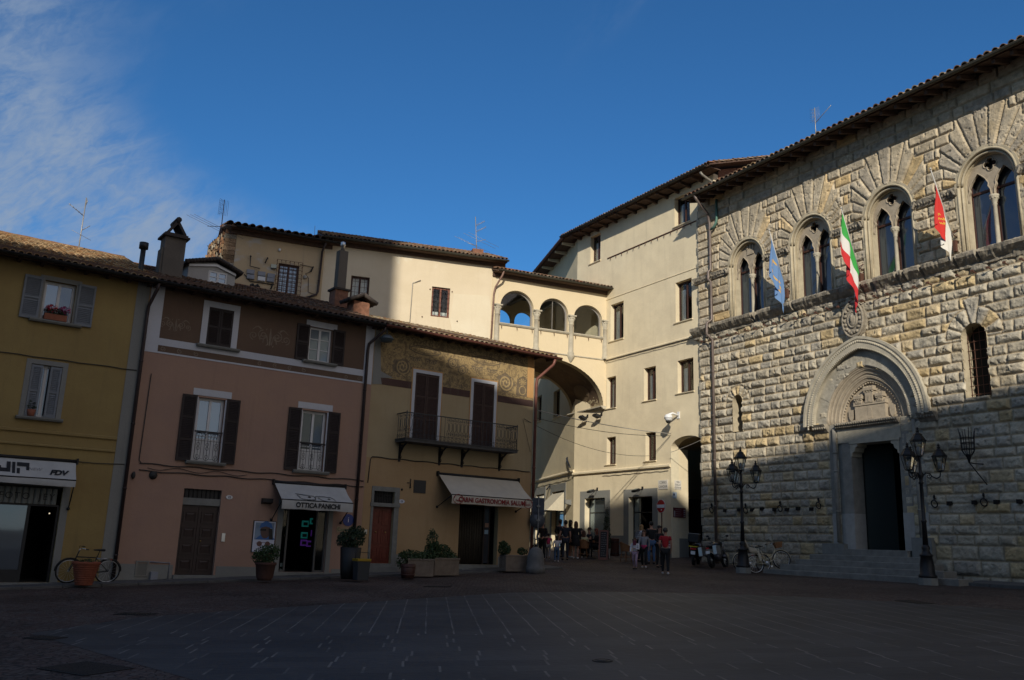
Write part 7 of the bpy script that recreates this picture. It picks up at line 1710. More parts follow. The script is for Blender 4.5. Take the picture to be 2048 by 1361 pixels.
# ---- street lamps
def make_lamp():
 t=thing('street_lamp','black cast iron street lamp with four lanterns','street lamp',(0,0,0),0,'four lantern street lamps')
 mb=MB();mb.prism([(.30*math.cos(math.pi/4*k+.39),.30*math.sin(math.pi/4*k+.39))for k in range(8)],0,.22,'z');mb.build('plinth',STONEG,t)
 mb=MB();mb.lathe([(.27,.22),(.27,.30),(.22,.34),(.21,.62),(.17,.86),(.20,.88),(.20,.92),(.14,.96),(.10,1.05),(.13,1.12),(.09,1.22)],n=14);mb.build('base',IRON,t)
 mb=MB();mb.lathe([(.085,1.2),(.065,1.9),(.085,1.93),(.085,1.97),(.06,2.0),(.05,3.1),(.09,3.14),(.05,3.2),(.06,3.3),(.10,3.36),(.10,3.42),(.05,3.5),(.035,3.9),(.06,3.95),(.03,4.0)],n=12);mb.build('post',IRON,t)
 for k in range(3):
  a=R_(k*120);ca,sa=math.cos(a),math.sin(a);f=lambda r,z:(r*ca,r*sa,z)
  mb=MB();mb.tube([f(.05,3.36),f(.16,3.46),f(.26,3.44),f(.34,3.34),f(.46,3.28),f(.56,3.34),f(.58,3.46),f(.58,3.52)],.022,6)
  mb.tube([f(.24+x,3.36+y)for x,y in spiral(0,0,.09,1.3,90,-1,14,.02)],.014,5);mb.build('arm',IRON,t)
 for k in range(4):
  if k<3:cx_,cy_,z0,s_=.58*math.cos(R_(k*120)),.58*math.sin(R_(k*120)),3.52,1.0
  else:cx_,cy_,z0,s_=0,0,4.0,1.08
  mb=MB();hx=[(math.cos(math.pi/3*i),math.sin(math.pi/3*i))for i in range(6)]
  r0,r1,h=.10*s_,.215*s_,.46*s_
  for i in range(6):mb.tube([(cx_+r0*hx[i][0],cy_+r0*hx[i][1],z0),(cx_+r1*hx[i][0],cy_+r1*hx[i][1],z0+h)],.011,4,smooth=False)
  mb.lathe([(.03,z0-.04),(.11*s_,z0-.01),(.11*s_,z0+.02),(0,z0+.02)],(cx_,cy_,0),6,smooth=False);mb.lathe([(.235*s_,z0+h-.015),(.235*s_,z0+h+.02),(.20*s_,z0+h+.02)],(cx_,cy_,0),6,smooth=False)
  ln=mb.build('lantern',IRON,t)
  mb=MB();mb.lathe([(r0-.006,z0+.02),(r1-.008,z0+h-.01)],(cx_,cy_,0),6,smooth=False);mb.build('glass',mat('lantern_glass',(.12,.12,.12),.25,spec=.5)if False else CLEAR,ln)
  mb=MB();mb.lathe([(.06*s_,z0+.06),(.065*s_,z0+.24*s_),(.02,z0+.28*s_)],(cx_,cy_,0),8);mb.build('bulb',mat('frosted_bulb',(.28,.28,.28),.5),ln)
  mb=MB();mb.lathe([(.215*s_,z0+h+.02),(.15*s_,z0+h+.13*s_),(.13*s_,z0+h+.14*s_),(.12*s_,z0+h+.19*s_),(.04,z0+h+.25*s_),(.055,z0+h+.29*s_),(.025,z0+h+.32*s_),(.045,z0+h+.36*s_),(0,z0+h+.42*s_)],(cx_,cy_,0),6,smooth=False);mb.build('cap',IRON,ln)
 return t
lp=make_lamp()
p1,p2=gpt(1487,1147),gpt(1857,1171)
def pxh(p,H):
 q=np.array([p.x,p.y,p.z+H])-CAM;return CYP-FPX*(q@_uu)/(q@_f)
def fit_h(p,ytop,H0):
 lo,hi=.5,1.6
 for _ in range(40):
  mid=(lo+hi)/2
  if pxh(p,H0*mid)>ytop:lo=mid
  else:hi=mid
 return lo
s1,s2=fit_h(p1,893,4.96),fit_h(p2,853,4.96)
lp2=dup(lp,tuple(p2),R_(-30),'black cast iron street lamp with four lanterns beside the palace steps',s2)
lp.location=tuple(p1);lp.rotation_euler=(0,0,R_(-20));lp.scale=(s1,)*3;lp['label']='black cast iron street lamp with four lanterns between the motorbikes and the cream bicycle'
# ---- flags on the palace
def flag(label,tip,base,ytip,hoist,length,bands,axis,side,seed,stars=False,w_sw=.25):
 ut,zt=P.uz(*tip,ytip);ub,zb=P.uz(*base,-.12);a=Vector((ut,ytip,zt));b=Vector((ub,-.12,zb))
 t=thing('flag',label,'flag',tuple(P.w(ub,0,zb)),P.rot,'flags on the palace front')
 mb=MB();mb.tube([tuple(a),tuple(b)],.022,6);mb.ball(tuple(a),.04,8,6);mb.build('pole',mat('flag_pole',(.45,.43,.40),.4),t,P.m)
 mb=MB();d=(b-a).normalized()
 for k in(-.12,.25):c=b+d*(-k-.15);mb.tube([tuple(c),(c.x+.06,-.01,c.z-.12),],.02,5);mb.tube([tuple(c),(c.x-.22,-.01,c.z-.05)],.02,5);mb.tube([tuple(c),(c.x+.05,-.01,c.z+.2)],.018,5)
 mb.box(ub-.05,ub+.05,-.2,-.004,zb-.25,zb+.15);mb.build('bracket',RUST,t,P.m)
 rd=random.Random(seed);nI,nJ=26,34;vs=[];H0,H1=hoist;Lp_=(b-a).length
 ph=rd.uniform(0,6)
 for i in range(nI+1):
  t_=i/nI;h=a+d*(Lp_*(H0+(H1-H0)*t_))
  for j in range(nJ+1):
   s_=j/nJ
   fold=(.075*math.sin(t_*13+ph+s_*1.2)+.04*math.sin(t_*23+ph*2))*min(1,s_*2.2)
   gather=(t_-.5)*w_sw*s_
   dx=side*.10*math.sin(s_*1.8)-gather*d.x*Lp_*.45
   vs.append((h.x+dx+fold*.7,h.y+fold*1.0-gather*.35,h.z-length*s_*(.92+.08*t_)-gather*d.z*Lp_*.55+.03*math.sin(t_*9+ph)))
 fs=[];mi=[]
 for i in range(nI):
  for j in range(nJ):
   q=((j+.5)/nJ)if axis=='s' else((i+.5)/nI)
   mb_i=min(int(q*len(bands)),len(bands)-1)
   fs.append(((i*(nJ+1)+j,(i+1)*(nJ+1)+j,(i+1)*(nJ+1)+j+1,i*(nJ+1)+j+1),mb_i,i,j))
 mb=MB()
 mb.v=vs;mb.c=[(0,0,0)]*len(vs)
 for f,k,i,j in fs:
  if stars and stars(i/nI,j/nJ):k=len(bands)
  mb.f.append(f);mb.mi.append(k);mb.sm.append(True)
 mats=[mat(n_,c_,.8)for n_,c_ in bands]+([mat('flag_yellow',(.62,.36,.05),.8)]if stars else[])
 mb.build('cloth',mats,t,P.m);return t
def star12(a,b):
 for k in range(12):
  x,y=.5+.30*math.cos(k*math.pi/6),.5+.26*math.sin(k*math.pi/6)
  if abs(a-x)<.045 and abs(b-y)<.035:return True
 return False
flag('pale blue flag with gold stars hanging left of the green, white and red one',(1538,460),(1574,585),-1.35,(.08,.80),1.55,[('flag_blue',(.13,.24,.46))],'s',-1,3,stars=star12,w_sw=.2)
flag('green, white and red tricolour flag hanging over the portal',(1682,416),(1722,555),-1.45,(.06,.92),1.70,[('flag_green',(.05,.36,.07)),('flag_white',(.68,.66,.63)),('flag_red',(.55,.03,.035))],'s',-1,5,w_sw=.1)
flag('red and white town flag hanging right of the tricolour',(1861,338),(1911,490),-1.35,(.17,.80),1.35,[('town_red',(.56,.03,.025)),('town_red',(.56,.03,.025)),('town_white',(.68,.65,.6)),('town_white',(.68,.65,.6))],'t',-1,8,stars=lambda a,b:.3<a<.62 and .35<b<.6 and(int(a*30)+int(b*24))%3==0,w_sw=.35)
# ---- signs, lamps and cameras of the street
def wallthing(name,label,cat,pl,px,py,y=0.0,group=None):
 u,z=pl.uz(px,py,y);t=thing(name,label,cat,tuple(pl.w(u,y,z)),pl.rot,group);return t
def slab_sign(label,pl,r,lines,y=-.004,name='street_sign',m_=None,tsize=.2):
 u0,u1,z0,z1=r;t=thing(name,label,'sign',tuple(pl.w((u0+u1)/2,0,(z0+z1)/2)),pl.rot,'marble street name slabs')
 MB().box(u0,u1,y-.02,y,z0,z1).build('slab',mat('marble',(.60,.56,.50),.5,var=.1,scale=3),t,pl.m)
 for i,s_ in enumerate(lines):text(t,s_,tsize,mat('carved_black',(.06,.06,.06),.7),pl.m@Matrix.Translation(((u0+u1)/2,y-.021,z1-(z1-z0)*(i+.62)/(len(lines)+.25))))
 return t
r=B.rect((1317.4,961),(1336,960),(1336,978.6),(1317.4,979.5));slab_sign('white marble street name slab reading Corso Cavour left of the alley arch',B,r,['CORSO','CAVOUR'],tsize=.15)
RV=Plane(tuple(B.w(UAL,0,0))[:2],149.6-90)
r=RV.rect((1348.6,961),(1362,962),(1362,980),(1348.6,979));slab_sign('white marble street name slab just inside the alley arch',RV,r,['VIA','DELLE','CORNE'],tsize=.12,y=-.005)
r=RV.rect((1346,1016),(1370,1016.5),(1370,1036),(1346,1035));t=thing('tourist_board','dark red direction board with pale lines inside the alley arch','sign',tuple(RV.w((r[0]+r[1])/2,0,r[2])),RV.rot)
MB().box(r[0],r[1],-.05,-.006,r[2],r[3]).build('board',mat('board_red',(.10,.012,.02),.5),t,RV.m);mb=MB();w=r[1]-r[0];h=r[3]-r[2]
mb.box(r[0]+.02,r[0]+w*.12,-.054,-.05,r[2]+.03,r[3]-.15)
for k in range(4):mb.box(r[0]+w*.16,r[0]+w*(.62+.05*(k%2)),-.054,-.05,r[2]+h*(.14+.21*k),r[2]+h*(.17+.21*k));mb.box(r[0]+w*.82,r[1]-.03,-.054,-.05,r[2]+h*(.08+.21*k),r[2]+h*(.2+.21*k))
mb.build('board_lines',mat('board_pale',(.32,.30,.32),.5),t,RV.m)
r=RV.rect((1345,985),(1353,985),(1353,997),(1345,997));t=thing('notice','small pale blue notice under the street name in the alley arch','sign',tuple(RV.w((r[0]+r[1])/2,0,r[2])),RV.rot);MB().box(r[0],r[1],-.02,-.006,r[2],r[3]).build('plate',mat('notice_blue',(.34,.42,.52),.5),t,RV.m);MB().box(r[0]+.04,r[0]+.12,-.024,-.02,r[3]-.16,r[3]-.06).build('symbol',NAVY,t,RV.m)
uc,zc=B.uz(1322.4,1013,-.7);pb=B.w(uc+.03,-.7,0);gzb=ground_z(pb.x,pb.y)
t=thing('no_entry_sign','round red no entry sign with a white bar on a rusty pole','sign',(pb.x,pb.y,gzb),B.rot)
mb=MB();mb.tube([(0,0,0),(0,0,zc-gzb+.25)],.03,8);mb.build('pole',RUST,t)
mb=MB();mb.lathe([(0,-.045),(.29,-.045),(.30,-.04),(.30,-.03),(0,-.03)],(0,0,zc-gzb),28,axis='y');mb.build('disc',mat('sign_red',(.42,.012,.014),.4),t)
mb=MB();mb.box(-.265,.265,-.052,-.046,zc-gzb-.075,zc-gzb+.075);mb.build('bar',mat('sign_white',(.62,.66,.70),.4),t)
mb=MB();mb.lathe([(0,-.05),(.035,-.05),(.035,-.046)],(.03,0,zc-gzb-.17),10,axis='y');mb.build('sticker',WHITEPL,t)
mb=MB();mb.lathe([(.295,-.050),(.31,-.048),(.31,-.028),(.295,-.028)],(0,0,zc-gzb),28,axis='y',caps=False);mb.build('rim',mat('sign_rim',(.5,.5,.5),.4),t)
p=gpt(1074,1137);pt=p+Vector((0,0,3.0));dist=(p-Vector(CAM)).length;k_=dist/FPX
t=thing('traffic_sign','backs of a round and a rectangular traffic sign on a grey pole behind the bollard','sign',tuple(p),R_(8))
Hs=lambda y:(p.y and(CAM[2]-p.z)+0)and 0
def z_at(pv,py):
 lo,hi=0,12
 for _ in range(40):
  mid=(lo+hi)/2
  if pxh(pv,mid)>py:lo=mid
  else:hi=mid
 return lo
zt,zm_,zr_=z_at(p,996),z_at(p,1041),z_at(p,1013)
SB=mat('sign_back',(.09,.10,.12),.45,.3,var=.2)
mb=MB();mb.tube([(0,.03,0),(0,.03,zt+.05)],.03,8);mb.build('pole',mat('galvanised',(.16,.165,.17),.5,.4),t)
mb=MB();rr=14.8*k_;mb.lathe([(0,.06),(rr,.06),(rr,.085),(rr-.02,.085)],(-.03,0,zm_),28,axis='y');mb.tube([(-.03+rr*math.cos(2*math.pi*i/28),.07,zm_+rr*math.sin(2*math.pi*i/28))for i in range(28)],.012,5,closed=True);mb.build('round_sign',SB,t)
w=12.0*k_;mb=MB();mb.box(-w,w,.06,.085,zr_-16*k_,zr_+16.5*k_)
for dz in(-.2,.2):mb.box(-w*.9,w*.9,.03,.06,zr_+dz-.02,zr_+dz+.02)
mb.build('rectangular_sign',mat('sign_back_blue',(.018,.03,.06),.4,var=.2),t,bevel=.0)
mb=MB()
for dz in(zm_,zr_):mb.box(-.07,.07,-.01,.06,dz-.03,dz+.03)
mb.build('clamp',mat('galvanised2',(.2,.2,.2),.5,.4),t)
uc,zc=B.uz(1337,838,-.55);t=wallthing('security_camera','white dome security camera on an arm high on the cream building','camera',B,1337,838)
mb=MB();mb.ball((uc,-.55,zc+.02),(.19,.19,.16),14,8);mb.lathe([(.20,-.02),(.20,.06),(.15,.16),(.05,.2)],(uc,-.55,zc+.03),14);mb.build('housing',WHITEPL,t,B.m)
mb=MB();mb.ball((uc,-.55,zc-.10),(.14,.14,.13),12,8);mb.build('dome',mat('smoked_dome',(.03,.03,.03),.1),t,B.m)
mb=MB();mb.tube([(uc,-.55,zc+.2),(uc+.06,-.35,zc+.28),(uc+.1,-.02,zc+.2)],.05,8);mb.box(uc+.02,uc+.18,-.04,-.002,zc+.05,zc+.38);mb.build('arm',WHITEPL,t,B.m)
def flood(label,pl,px,py,y,tilt,sz=1.0):
 u,z=pl.uz(px,py,y);t=thing('floodlight',label,'floodlight',tuple(pl.w(u,0,z)),pl.rot,'floodlights on the cream building');s_=sz
 M0=Matrix.Translation((u,y,z))@Matrix.Rotation(R_(tilt),4,'X')
 mb=MB();mb.hexa([(-.17*s_,-.16*s_,-.06*s_),(.17*s_,-.16*s_,-.06*s_),(.2*s_,.16*s_,-.08*s_),(-.2*s_,.16*s_,-.08*s_),(-.17*s_,-.16*s_,.04*s_),(.17*s_,-.16*s_,.04*s_),(.2*s_,.16*s_,.07*s_),(-.2*s_,.16*s_,.07*s_)]).xform(M0);mb.build('housing',BLACK,t,pl.m)
 mb=MB();mb.box(-.15*s_,.15*s_,-.14*s_,.14*s_,.072*s_,.078*s_).xform(M0);mb.build('lens',GLASS,t,pl.m)
 mb=MB();mb.tube([(u-.19*s_,y,z),(u-.19*s_,y*.5,z+.05),(u,-.02,z+.12)],.014,5);mb.tube([(u+.19*s_,y,z),(u+.19*s_,y*.5,z+.05),(u,-.02,z+.12)],.014,5);mb.box(u-.06,u+.06,-.03,-.002,z+.04,z+.22);mb.build('bracket',IRON,t,pl.m)
flood('left of two small floodlights under the painted vault',B,1165,836,-.35,-25);flood('right of two small floodlights under the painted vault',B,1193,832,-.35,-15)
flood('slim floodlight over the left cafe window of the cream building',B,1181,983,-.45,20,.9);flood('slim floodlight over the open cafe door of the cream building',B,1271,981.5,-.45,20,.9)
t=wallthing('wall_lamp','grey box lamp on the corner of the cream building beside the small awnings','lamp',B2,1134.6,1004);u,z=B2 .uz(1134.6,1004,-.2);mb=MB();mb.prism([(-.35,z-.1),(-.35,z+.1),(-.002,z+.12),(-.002,z-.18)],u-.14,u+.14,'x');mb.build('housing',mat('lamp_grey',(.16,.16,.15),.5),t,B2 .m)
def tilted_awn(label,r,out,drop):
 u0,u1,z0,z1=r;t=thing('awning',label,'awning',tuple(B2 .w((u0+u1)/2,0,z1)),B2 .rot,'small shop awnings in the side street')
 mb=MB();canvas_strip(mb,u0,u1,[(-.03-out*k/4,z1-drop*k/4)for k in range(5)],14,.008);mb.add([(u0,-.03,z1),(u0,-.03-out,z1-drop),(u0,-.03,z1-drop)],[(0,1,2)]);mb.add([(u1,-.03,z1),(u1,-.03-out,z1-drop),(u1,-.03,z1-drop)],[(0,1,2)]);mb.build('canvas',mat('street_canvas',(.48,.43,.33),.9,var=.1),t,B2 .m)
 mb=MB();mb.tube([(u0,-.03-out,z1-drop),(u1,-.03-out,z1-drop)],.02,5);mb.build('bar',ALU,t,B2 .m)
tilted_awn('cream slanting awning over the second door of the side street',(dq[0][0]-.02,dq[0][1]+.02,0,dq[0][3]-.12),1.0,1.05);tilted_awn('cream slanting awning half hidden behind the ochre house corner',(dq[1][0]-.02,dq[1][1]+.02,0,dq[1][3]-.12),1.0,1.05)
for px,py,q in((1132,918,(1140,935)),(1098,972,(1093,980))):
 a=B2 .uz(px,py,-.1);b=B2 .uz(*q,-.25);t=wallthing('flag_holder','dark iron bar fixed slanting on the side wall, %s'%('above the ledge' if py<950 else 'above the small awnings'),'bracket',B2,px,py);mb=MB();mb.tube([(a[0],-.06,a[1]),(b[0],-.25,b[1])],.05,6);mb.box(a[0]-.06,a[0]+.06,-.06,-.002,a[1]-.12,a[1]+.1);mb.build('bar',IRON,t,B2 .m)
def cable(label,pa,pb_,sag,r=.014,mtl=CABLEW):
 a,b=Vector(pa),Vector(pb_);t=MB();t.tube([tuple(a.lerp(b,i/24)-Vector((0,0,sag*4*(i/24)*(1-i/24))))for i in range(25)],r,5)
 o=t.build('overhead_cable',mtl);tag(o,label,'cable','cables slung across the street');return o
wl_=lambda px,py,y=-.08:tuple(L.w(*[L.uz(px,py,y)[0],y,L.uz(px,py,y)[1]]));wb_=lambda px,py,y=-.06:tuple(B.w(B.uz(px,py,y)[0],y,B.uz(px,py,y)[1]))
cable('pale cable from the ochre house corner to the camera arm, topmost of three',wl_(1070,820),wb_(1342,868),.12,.018);cable('dark cable slung just below the topmost pale one',wl_(1068,835),wb_(1340,872),.22,.012,CABLE);cable('thin dark cable sagging lowest across the street mouth',wl_(1048,838),wb_(1300,912),.45,.010,CABLE)
cable('pale cable crossing from the cream building into the alley arch',wb_(1342,905,-.3),tuple(P.w(U0P+.02,-.1,P.uz(1398,882)[1])),.02,.012)
# ---- roof aerials
def aerial(label,pl,y,base,top,booms,elems=True,grid=False,mtl=None,r=.022):
 ub,zb=pl.uz(*base,y);ut,zt=pl.uz(*top,y);t=thing('aerial',label,'aerial',tuple(pl.w(ub,y,zb)),pl.rot,'television aerials on the roofs');mtl=mtl or mat('aerial_grey',(.30,.29,.28),.5,.5)
 mb=MB();mb.tube([(ub,y,zb-.6),(ut,y,zt)],r,6);mb.build('mast',mtl,t,pl.m)
 for(k,dx,dz,n,w,axis)in booms:
  zc=zb+(zt-zb)*k;uc=ub+(ut-ub)*k;mb=MB();a=Vector((uc,y,zc));b=Vector((uc+dx,y-.1,zc+dz));mb.tube([tuple(a),tuple(b)],.014,5)
  for i in range(n):
   q=a.lerp(b,(i+.6)/n);ww=w*(1-.04*i)
   if axis=='v':mb.tube([(q.x,q.y,q.z-ww),(q.x,q.y,q.z+ww)],.006,4)
   elif axis=='u':mb.tube([(q.x-ww,q.y,q.z+ww*.35),(q.x+ww,q.y,q.z-ww*.35)],.007,4)
   else:mb.tube([(q.x,q.y-ww,q.z),(q.x,q.y+ww,q.z)],.006,4)
  mb.build('antenna',mtl,t,pl.m)
 if grid:
  mb=MB();g_=.2
  for i in range(7):x=-g_+2*g_*i/6;mb.tube([(ut+x,y+.06,zt-.75),(ut+x,y+.06,zt+.0)],.005,4)
  for i in range(4):
   zz=zt-.08-.2*i;mb.tube([(ut-.2,y-.12,zz-.05),(ut,y-.02,zz),(ut-.2,y-.12,zz+.06)],.008,4)
  mb.build('panel_antenna',mtl,t,pl.m)
aerial('pale aerial mast alone on the yellow house roof',L,4.6,(155,510),(173,396),[(.88,.04,.12,3,.1,'v'),(.68,-.55,.30,5,.10,'y'),(.42,.25,.22,4,.08,'y'),(.34,.02,-.02,1,.34,'u')])
aerial('dark aerial with wide spread arms between the dormer and the stained house',A1,-1.6,(436,515),(449,400),[(.53,-.6,-.12,3,1.1,'u'),(.22,-.3,.0,5,.36,'y'),(.12,-.4,.02,4,.1,'v')],grid=True,mtl=mat('aerial_dark',(.10,.07,.07),.6,.3))
aerial('spiky aerial on the chimney stub of the beige house',A,1.05,(955,505),(951,434),[(.75,.45,.28,6,.10,'v'),(.58,.5,.3,7,.09,'v'),(.30,.45,.15,2,.9,'u'),(.18,-.55,.05,2,.9,'u')],grid=False)
aerial('aerial with a short boom on the palace roof',P,4.0,(1632,275),(1629,216),[(.48,1.05,.45,10,.07,'v')],grid=True)
aerial('thin bare rod where the two plaster houses meet',A,1.2,(629,480),(630,452),[],r=.012)
# ---- bicycles
def make_bike(label,frame,extras=''):
 t=thing('bicycle',label,'bicycle',(0,0,0),0,'bicycles in the square');R=.335;wb2=.53
 for x in(-wb2,wb2):
  mb=MB();mb.tube([(x+R*math.cos(2*math.pi*i/28),0,R+R*math.sin(2*math.pi*i/28))for i in range(28)],.021,6,closed=True);w=mb.build('wheel',RUBBER,t)
  mb=MB();mb.tube([(x+(R-.03)*math.cos(2*math.pi*i/28),0,R+(R-.03)*math.sin(2*math.pi*i/28))for i in range(28)],.011,5,closed=True);mb.tube([(x,-.04,R),(x,.04,R)],.02,6)
  for i in range(16):a=2*math.pi*i/16;mb.tube([(x,.02*(-1)**i,R),(x+(R-.03)*math.cos(a),0,R+(R-.03)*math.sin(a))],.0025,3,smooth=False)
  mb.build('rim',ALU,w)
  mb=MB();mb.tube([(x+(R+.035)*math.cos(R_(a)),0,R+(R+.035)*math.sin(R_(a)))for a in(range(20,181,16)if x<0 else range(0,150,15))],.016,5);mb.build('mudguard',frame,t)
 bb=(-.05,0,.29);seat=(-.20,0,.80);head=(.36,0,.78);hb=(.41,0,.62)
 mb=MB()
 mb.tube([bb,seat],.017,6);mb.tube([hb,(.20,0,.38),bb],.02,6)if 'step' in extras else(mb.tube([hb,bb],.02,6),mb.tube([(-.17,0,.72),(.37,0,.74)],.017,6))
 if 'step' in extras:mb.tube([(.37,0,.74),(.18,0,.50),(-.10,0,.42)],.017,6)
 for s_ in(-.05,.05):mb.tube([(-wb2,s_,R),(-.06,s_*.6,.29)],.010,5);mb.tube([(-wb2,s_,R),(-.17,s_*.4,.70)],.009,5);mb.tube([(wb2,s_,R),(.43,s_,.58),(.40,s_*.3,.64)],.012,5)
 mb.tube([hb,(.33,0,.90)],.019,6);mb.build('frame',frame,t)
 mb=MB();mb.tube([(.33,0,.88),(.31,0,.98)],.014,6);mb.tube([(.20,-.28,1.0),(.30,-.2,1.02),(.33,0,.98),(.30,.2,1.02),(.20,.28,1.0)],.012,6)
 hb_=mb.build('handlebar',CHROME,t)
 for s_ in(-1,1):mb=MB();mb.tube([(.13,s_*.29,.995),(.21,s_*.28,1.0)],.017,6);mb.build('grip',BLACK,hb_)
 mb=MB();mb.tube([seat,(-.225,0,.92)],.014,6);mb.hexa([(-.36,-.10,.92),(-.34,.10,.92),(-.06,.025,.93),(-.06,-.025,.93),(-.37,-.11,.97),(-.37,.11,.97),(-.05,.02,.96),(-.05,-.02,.96)][:8]);mb.build('saddle',BLACK,t,bevel=.015)
 mb=MB();mb.lathe([(.0,-.03),(.09,-.03),(.09,-.02),(0,-.02)],bb,16,axis='y');mb.tube([(bb[0],-.05,bb[2]),(bb[0]+.10,-.06,bb[2]-.13)],.01,5);mb.tube([(bb[0],.05,bb[2]),(bb[0]-.10,.06,bb[2]+.13)],.01,5);mb.box(bb[0]+.06,bb[0]+.14,-.14,-.06,bb[2]-.145,bb[2]-.12);mb.box(bb[0]-.14,bb[0]-.06,.06,.14,bb[2]+.12,bb[2]+.145);mb.build('crank',ALU,t)
 mb=MB()
 for y in(-.06,.06):mb.tube([(-.2,y,.70),(-.62,y,.70),(-wb2,y,R)],.008,4)
 for i in range(4):mb.tube([(-.28-i*.1,-.06,.70),(-.28-i*.1,.06,.70)],.006,4)
 mb.build('rack',CHROME,t)
 mb=MB();mb.box(-.60,-.56,-.04,.04,.66,.70);mb.build('tail_light',mat('red_reflector',(.4,.01,.01),.3),t)
 if 'basket' in extras:
  mb=MB();mb.hexa([(.40,-.13,.78),(.62,-.13,.78),(.62,.13,.78),(.40,.13,.78),(.37,-.17,1.0),(.68,-.17,1.0),(.68,.17,1.0),(.37,.17,1.0)]);mb.build('basket',WICKER,t)
 if 'child' in extras:
  CS=mat('cream_plastic',(.42,.36,.27),.5);mb=MB();mb.hexa([(-.62,-.15,.76),(-.34,-.15,.74),(-.34,.15,.74),(-.62,.15,.76),(-.66,-.16,.84),(-.34,-.16,.80),(-.34,.16,.80),(-.66,.16,.84)]);mb.hexa([(-.68,-.16,.80),(-.62,-.16,.78),(-.62,.16,.78),(-.68,.16,.80),(-.78,-.13,1.28),(-.73,-.13,1.30),(-.73,.13,1.30),(-.78,.13,1.28)])
  for s_ in(-.16,.16):mb.hexa([(-.66,s_-.015,.82),(-.36,s_-.015,.78),(-.36,s_+.015,.78),(-.66,s_+.015,.82),(-.70,s_-.015,1.02),(-.42,s_-.015,.90),(-.42,s_+.015,.90),(-.70,s_+.015,1.02)]);mb.hexa([(-.40,s_-.02,.78),(-.32,s_-.02,.78),(-.32,s_+.02,.78),(-.40,s_+.02,.78),(-.38,s_-.03,.40),(-.28,s_-.03,.42),(-.28,s_+.03,.42),(-.38,s_+.03,.40)][:8])
  mb.build('child_seat',CS,t,bevel=.015)
 return t
def place(t,pr,pf,lean=0):
 """rear and front wheel contact pixels"""
 a,b=gpt(*pr),gpt(*pf);c=(a+b)/2;t.location=tuple(c);t.rotation_euler=(R_(lean),0,math.atan2(b.y-a.y,b.x-a.x));return(b-a).length
CREAM=mat('cream_paint',(.50,.43,.30),.4)
bk=make_bike('black bicycle leaning on the yellow house behind the ribbed pot',BLACK);a=L.uz(214,1167,-.35)[0];
def on_L(t,u,y,lean=0,flip=False):
 p=L.w(u,y,0);t.location=(p.x,p.y,ground_z(p.x,p.y)+.07);t.rotation_euler=(R_(lean),0,L.rot+(math.pi if flip else 0))
ua,ub_=L.uz(214,1150,-.4)[0],L.uz(133,1152,-.4)[0];on_L(bk,(ua+ub_)/2,-.42,8 if False else-8,flip=True)
bk2=make_bike('cream bicycle with a child seat and wicker basket in front of the steps',CREAM,'step basket child');pq=gpt(1516,1146.5);bk2 .location=(pq.x+.5,pq.y+.05,pq.z+.10);bk2 .rotation_euler=(R_(-5),R_(-11),R_(4))
bk3=make_bike('cream bicycle half hidden behind the street lamp, red tail light showing',CREAM,'step');pq=gpt(1482,1143);bk3 .location=(pq.x+.5,pq.y+.15,pq.z);bk3 .rotation_euler=(R_(-5),0,R_(20))
bk4=make_bike('dark bicycle held by the man in black behind the traffic sign',BLACK);place(bk4,(1074,1119),(1064,1127),0)
# ---- motorbikes
def wheel_m(t,x,R,w,rimr):
 mb=MB();mb.tube([(x+(R-w*.5)*math.cos(2*math.pi*i/26),0,R+(R-w*.5)*math.sin(2*math.pi*i/26))for i in range(26)],w*.52,8,closed=True);o=mb.build('wheel',RUBBER,t)
 mb=MB();mb.tube([(x+rimr*math.cos(2*math.pi*i/26),0,R+rimr*math.sin(2*math.pi*i/26))for i in range(26)],.022,6,closed=True);mb.tube([(x,-.06,R),(x,.06,R)],.05,10)
 for i in range(10):a=2*math.pi*i/10;mb.tube([(x,0,R),(x+rimr*math.cos(a),0,R+rimr*math.sin(a))],.012,4)
 mb.lathe([(.05,.07),(.13,.07),(.13,.075),(.05,.075)],(x,0,R),18,axis='y');mb.build('rim',ALU,o);return o
def loft(mb,secs,mi=0):
 """secs: (x, half width, z0, z1) rounded sections"""
 vs=[];n=10
 for x,w,z0,z1 in secs:
  for k in range(n):a=2*math.pi*k/n;vs.append((x,w*math.copysign(abs(math.cos(a))**.7,math.cos(a)),(z0+z1)/2+(z1-z0)/2*math.copysign(abs(math.sin(a))**.7,math.sin(a))))
 fs=[(i*n+k,i*n+(k+1)%n,(i+1)*n+(k+1)%n,(i+1)*n+k)for i in range(len(secs)-1)for k in range(n)]+[tuple(range(n)),tuple((len(secs)-1)*n+k for k in reversed(range(n)))]
 mb.add(vs,fs,mi,True)
GLOSSBLK=mat('gloss_black',(.012,.012,.014),.2,spec=.6);SILV=mat('silver_paint',(.42,.43,.45),.35,.6)
t=thing('motorbike','large touring motorbike with aluminium side case parked by the palace corner','motorbike',(0,0,0),0);MT=t
wheel_m(t,-.75,.32,.15,.22);wheel_m(t,.75,.34,.12,.25)
mb=MB();loft(mb,[(-.12,.14,.80,1.0),(.1,.2,.78,1.12),(.34,.19,.82,1.14),(.52,.12,.9,1.1)]);mb.build('fuel_tank',GLOSSBLK,t)
mb=MB();loft(mb,[(-.85,.10,.86,.94),(-.5,.15,.80,.92),(-.15,.14,.78,.90),(.0,.10,.82,.92)]);mb.build('seat',BLACK,t)
mb=MB();loft(mb,[(-.2,.15,.30,.62),(.1,.20,.26,.72),(.34,.16,.34,.74)]);
for s_ in(-1,1):mb.tube([(.12,s_*.15,.46),(.14,s_*.36,.46)],.085,10)
mb.build('engine',mat('engine_metal',(.10,.10,.11),.4,.7),t)
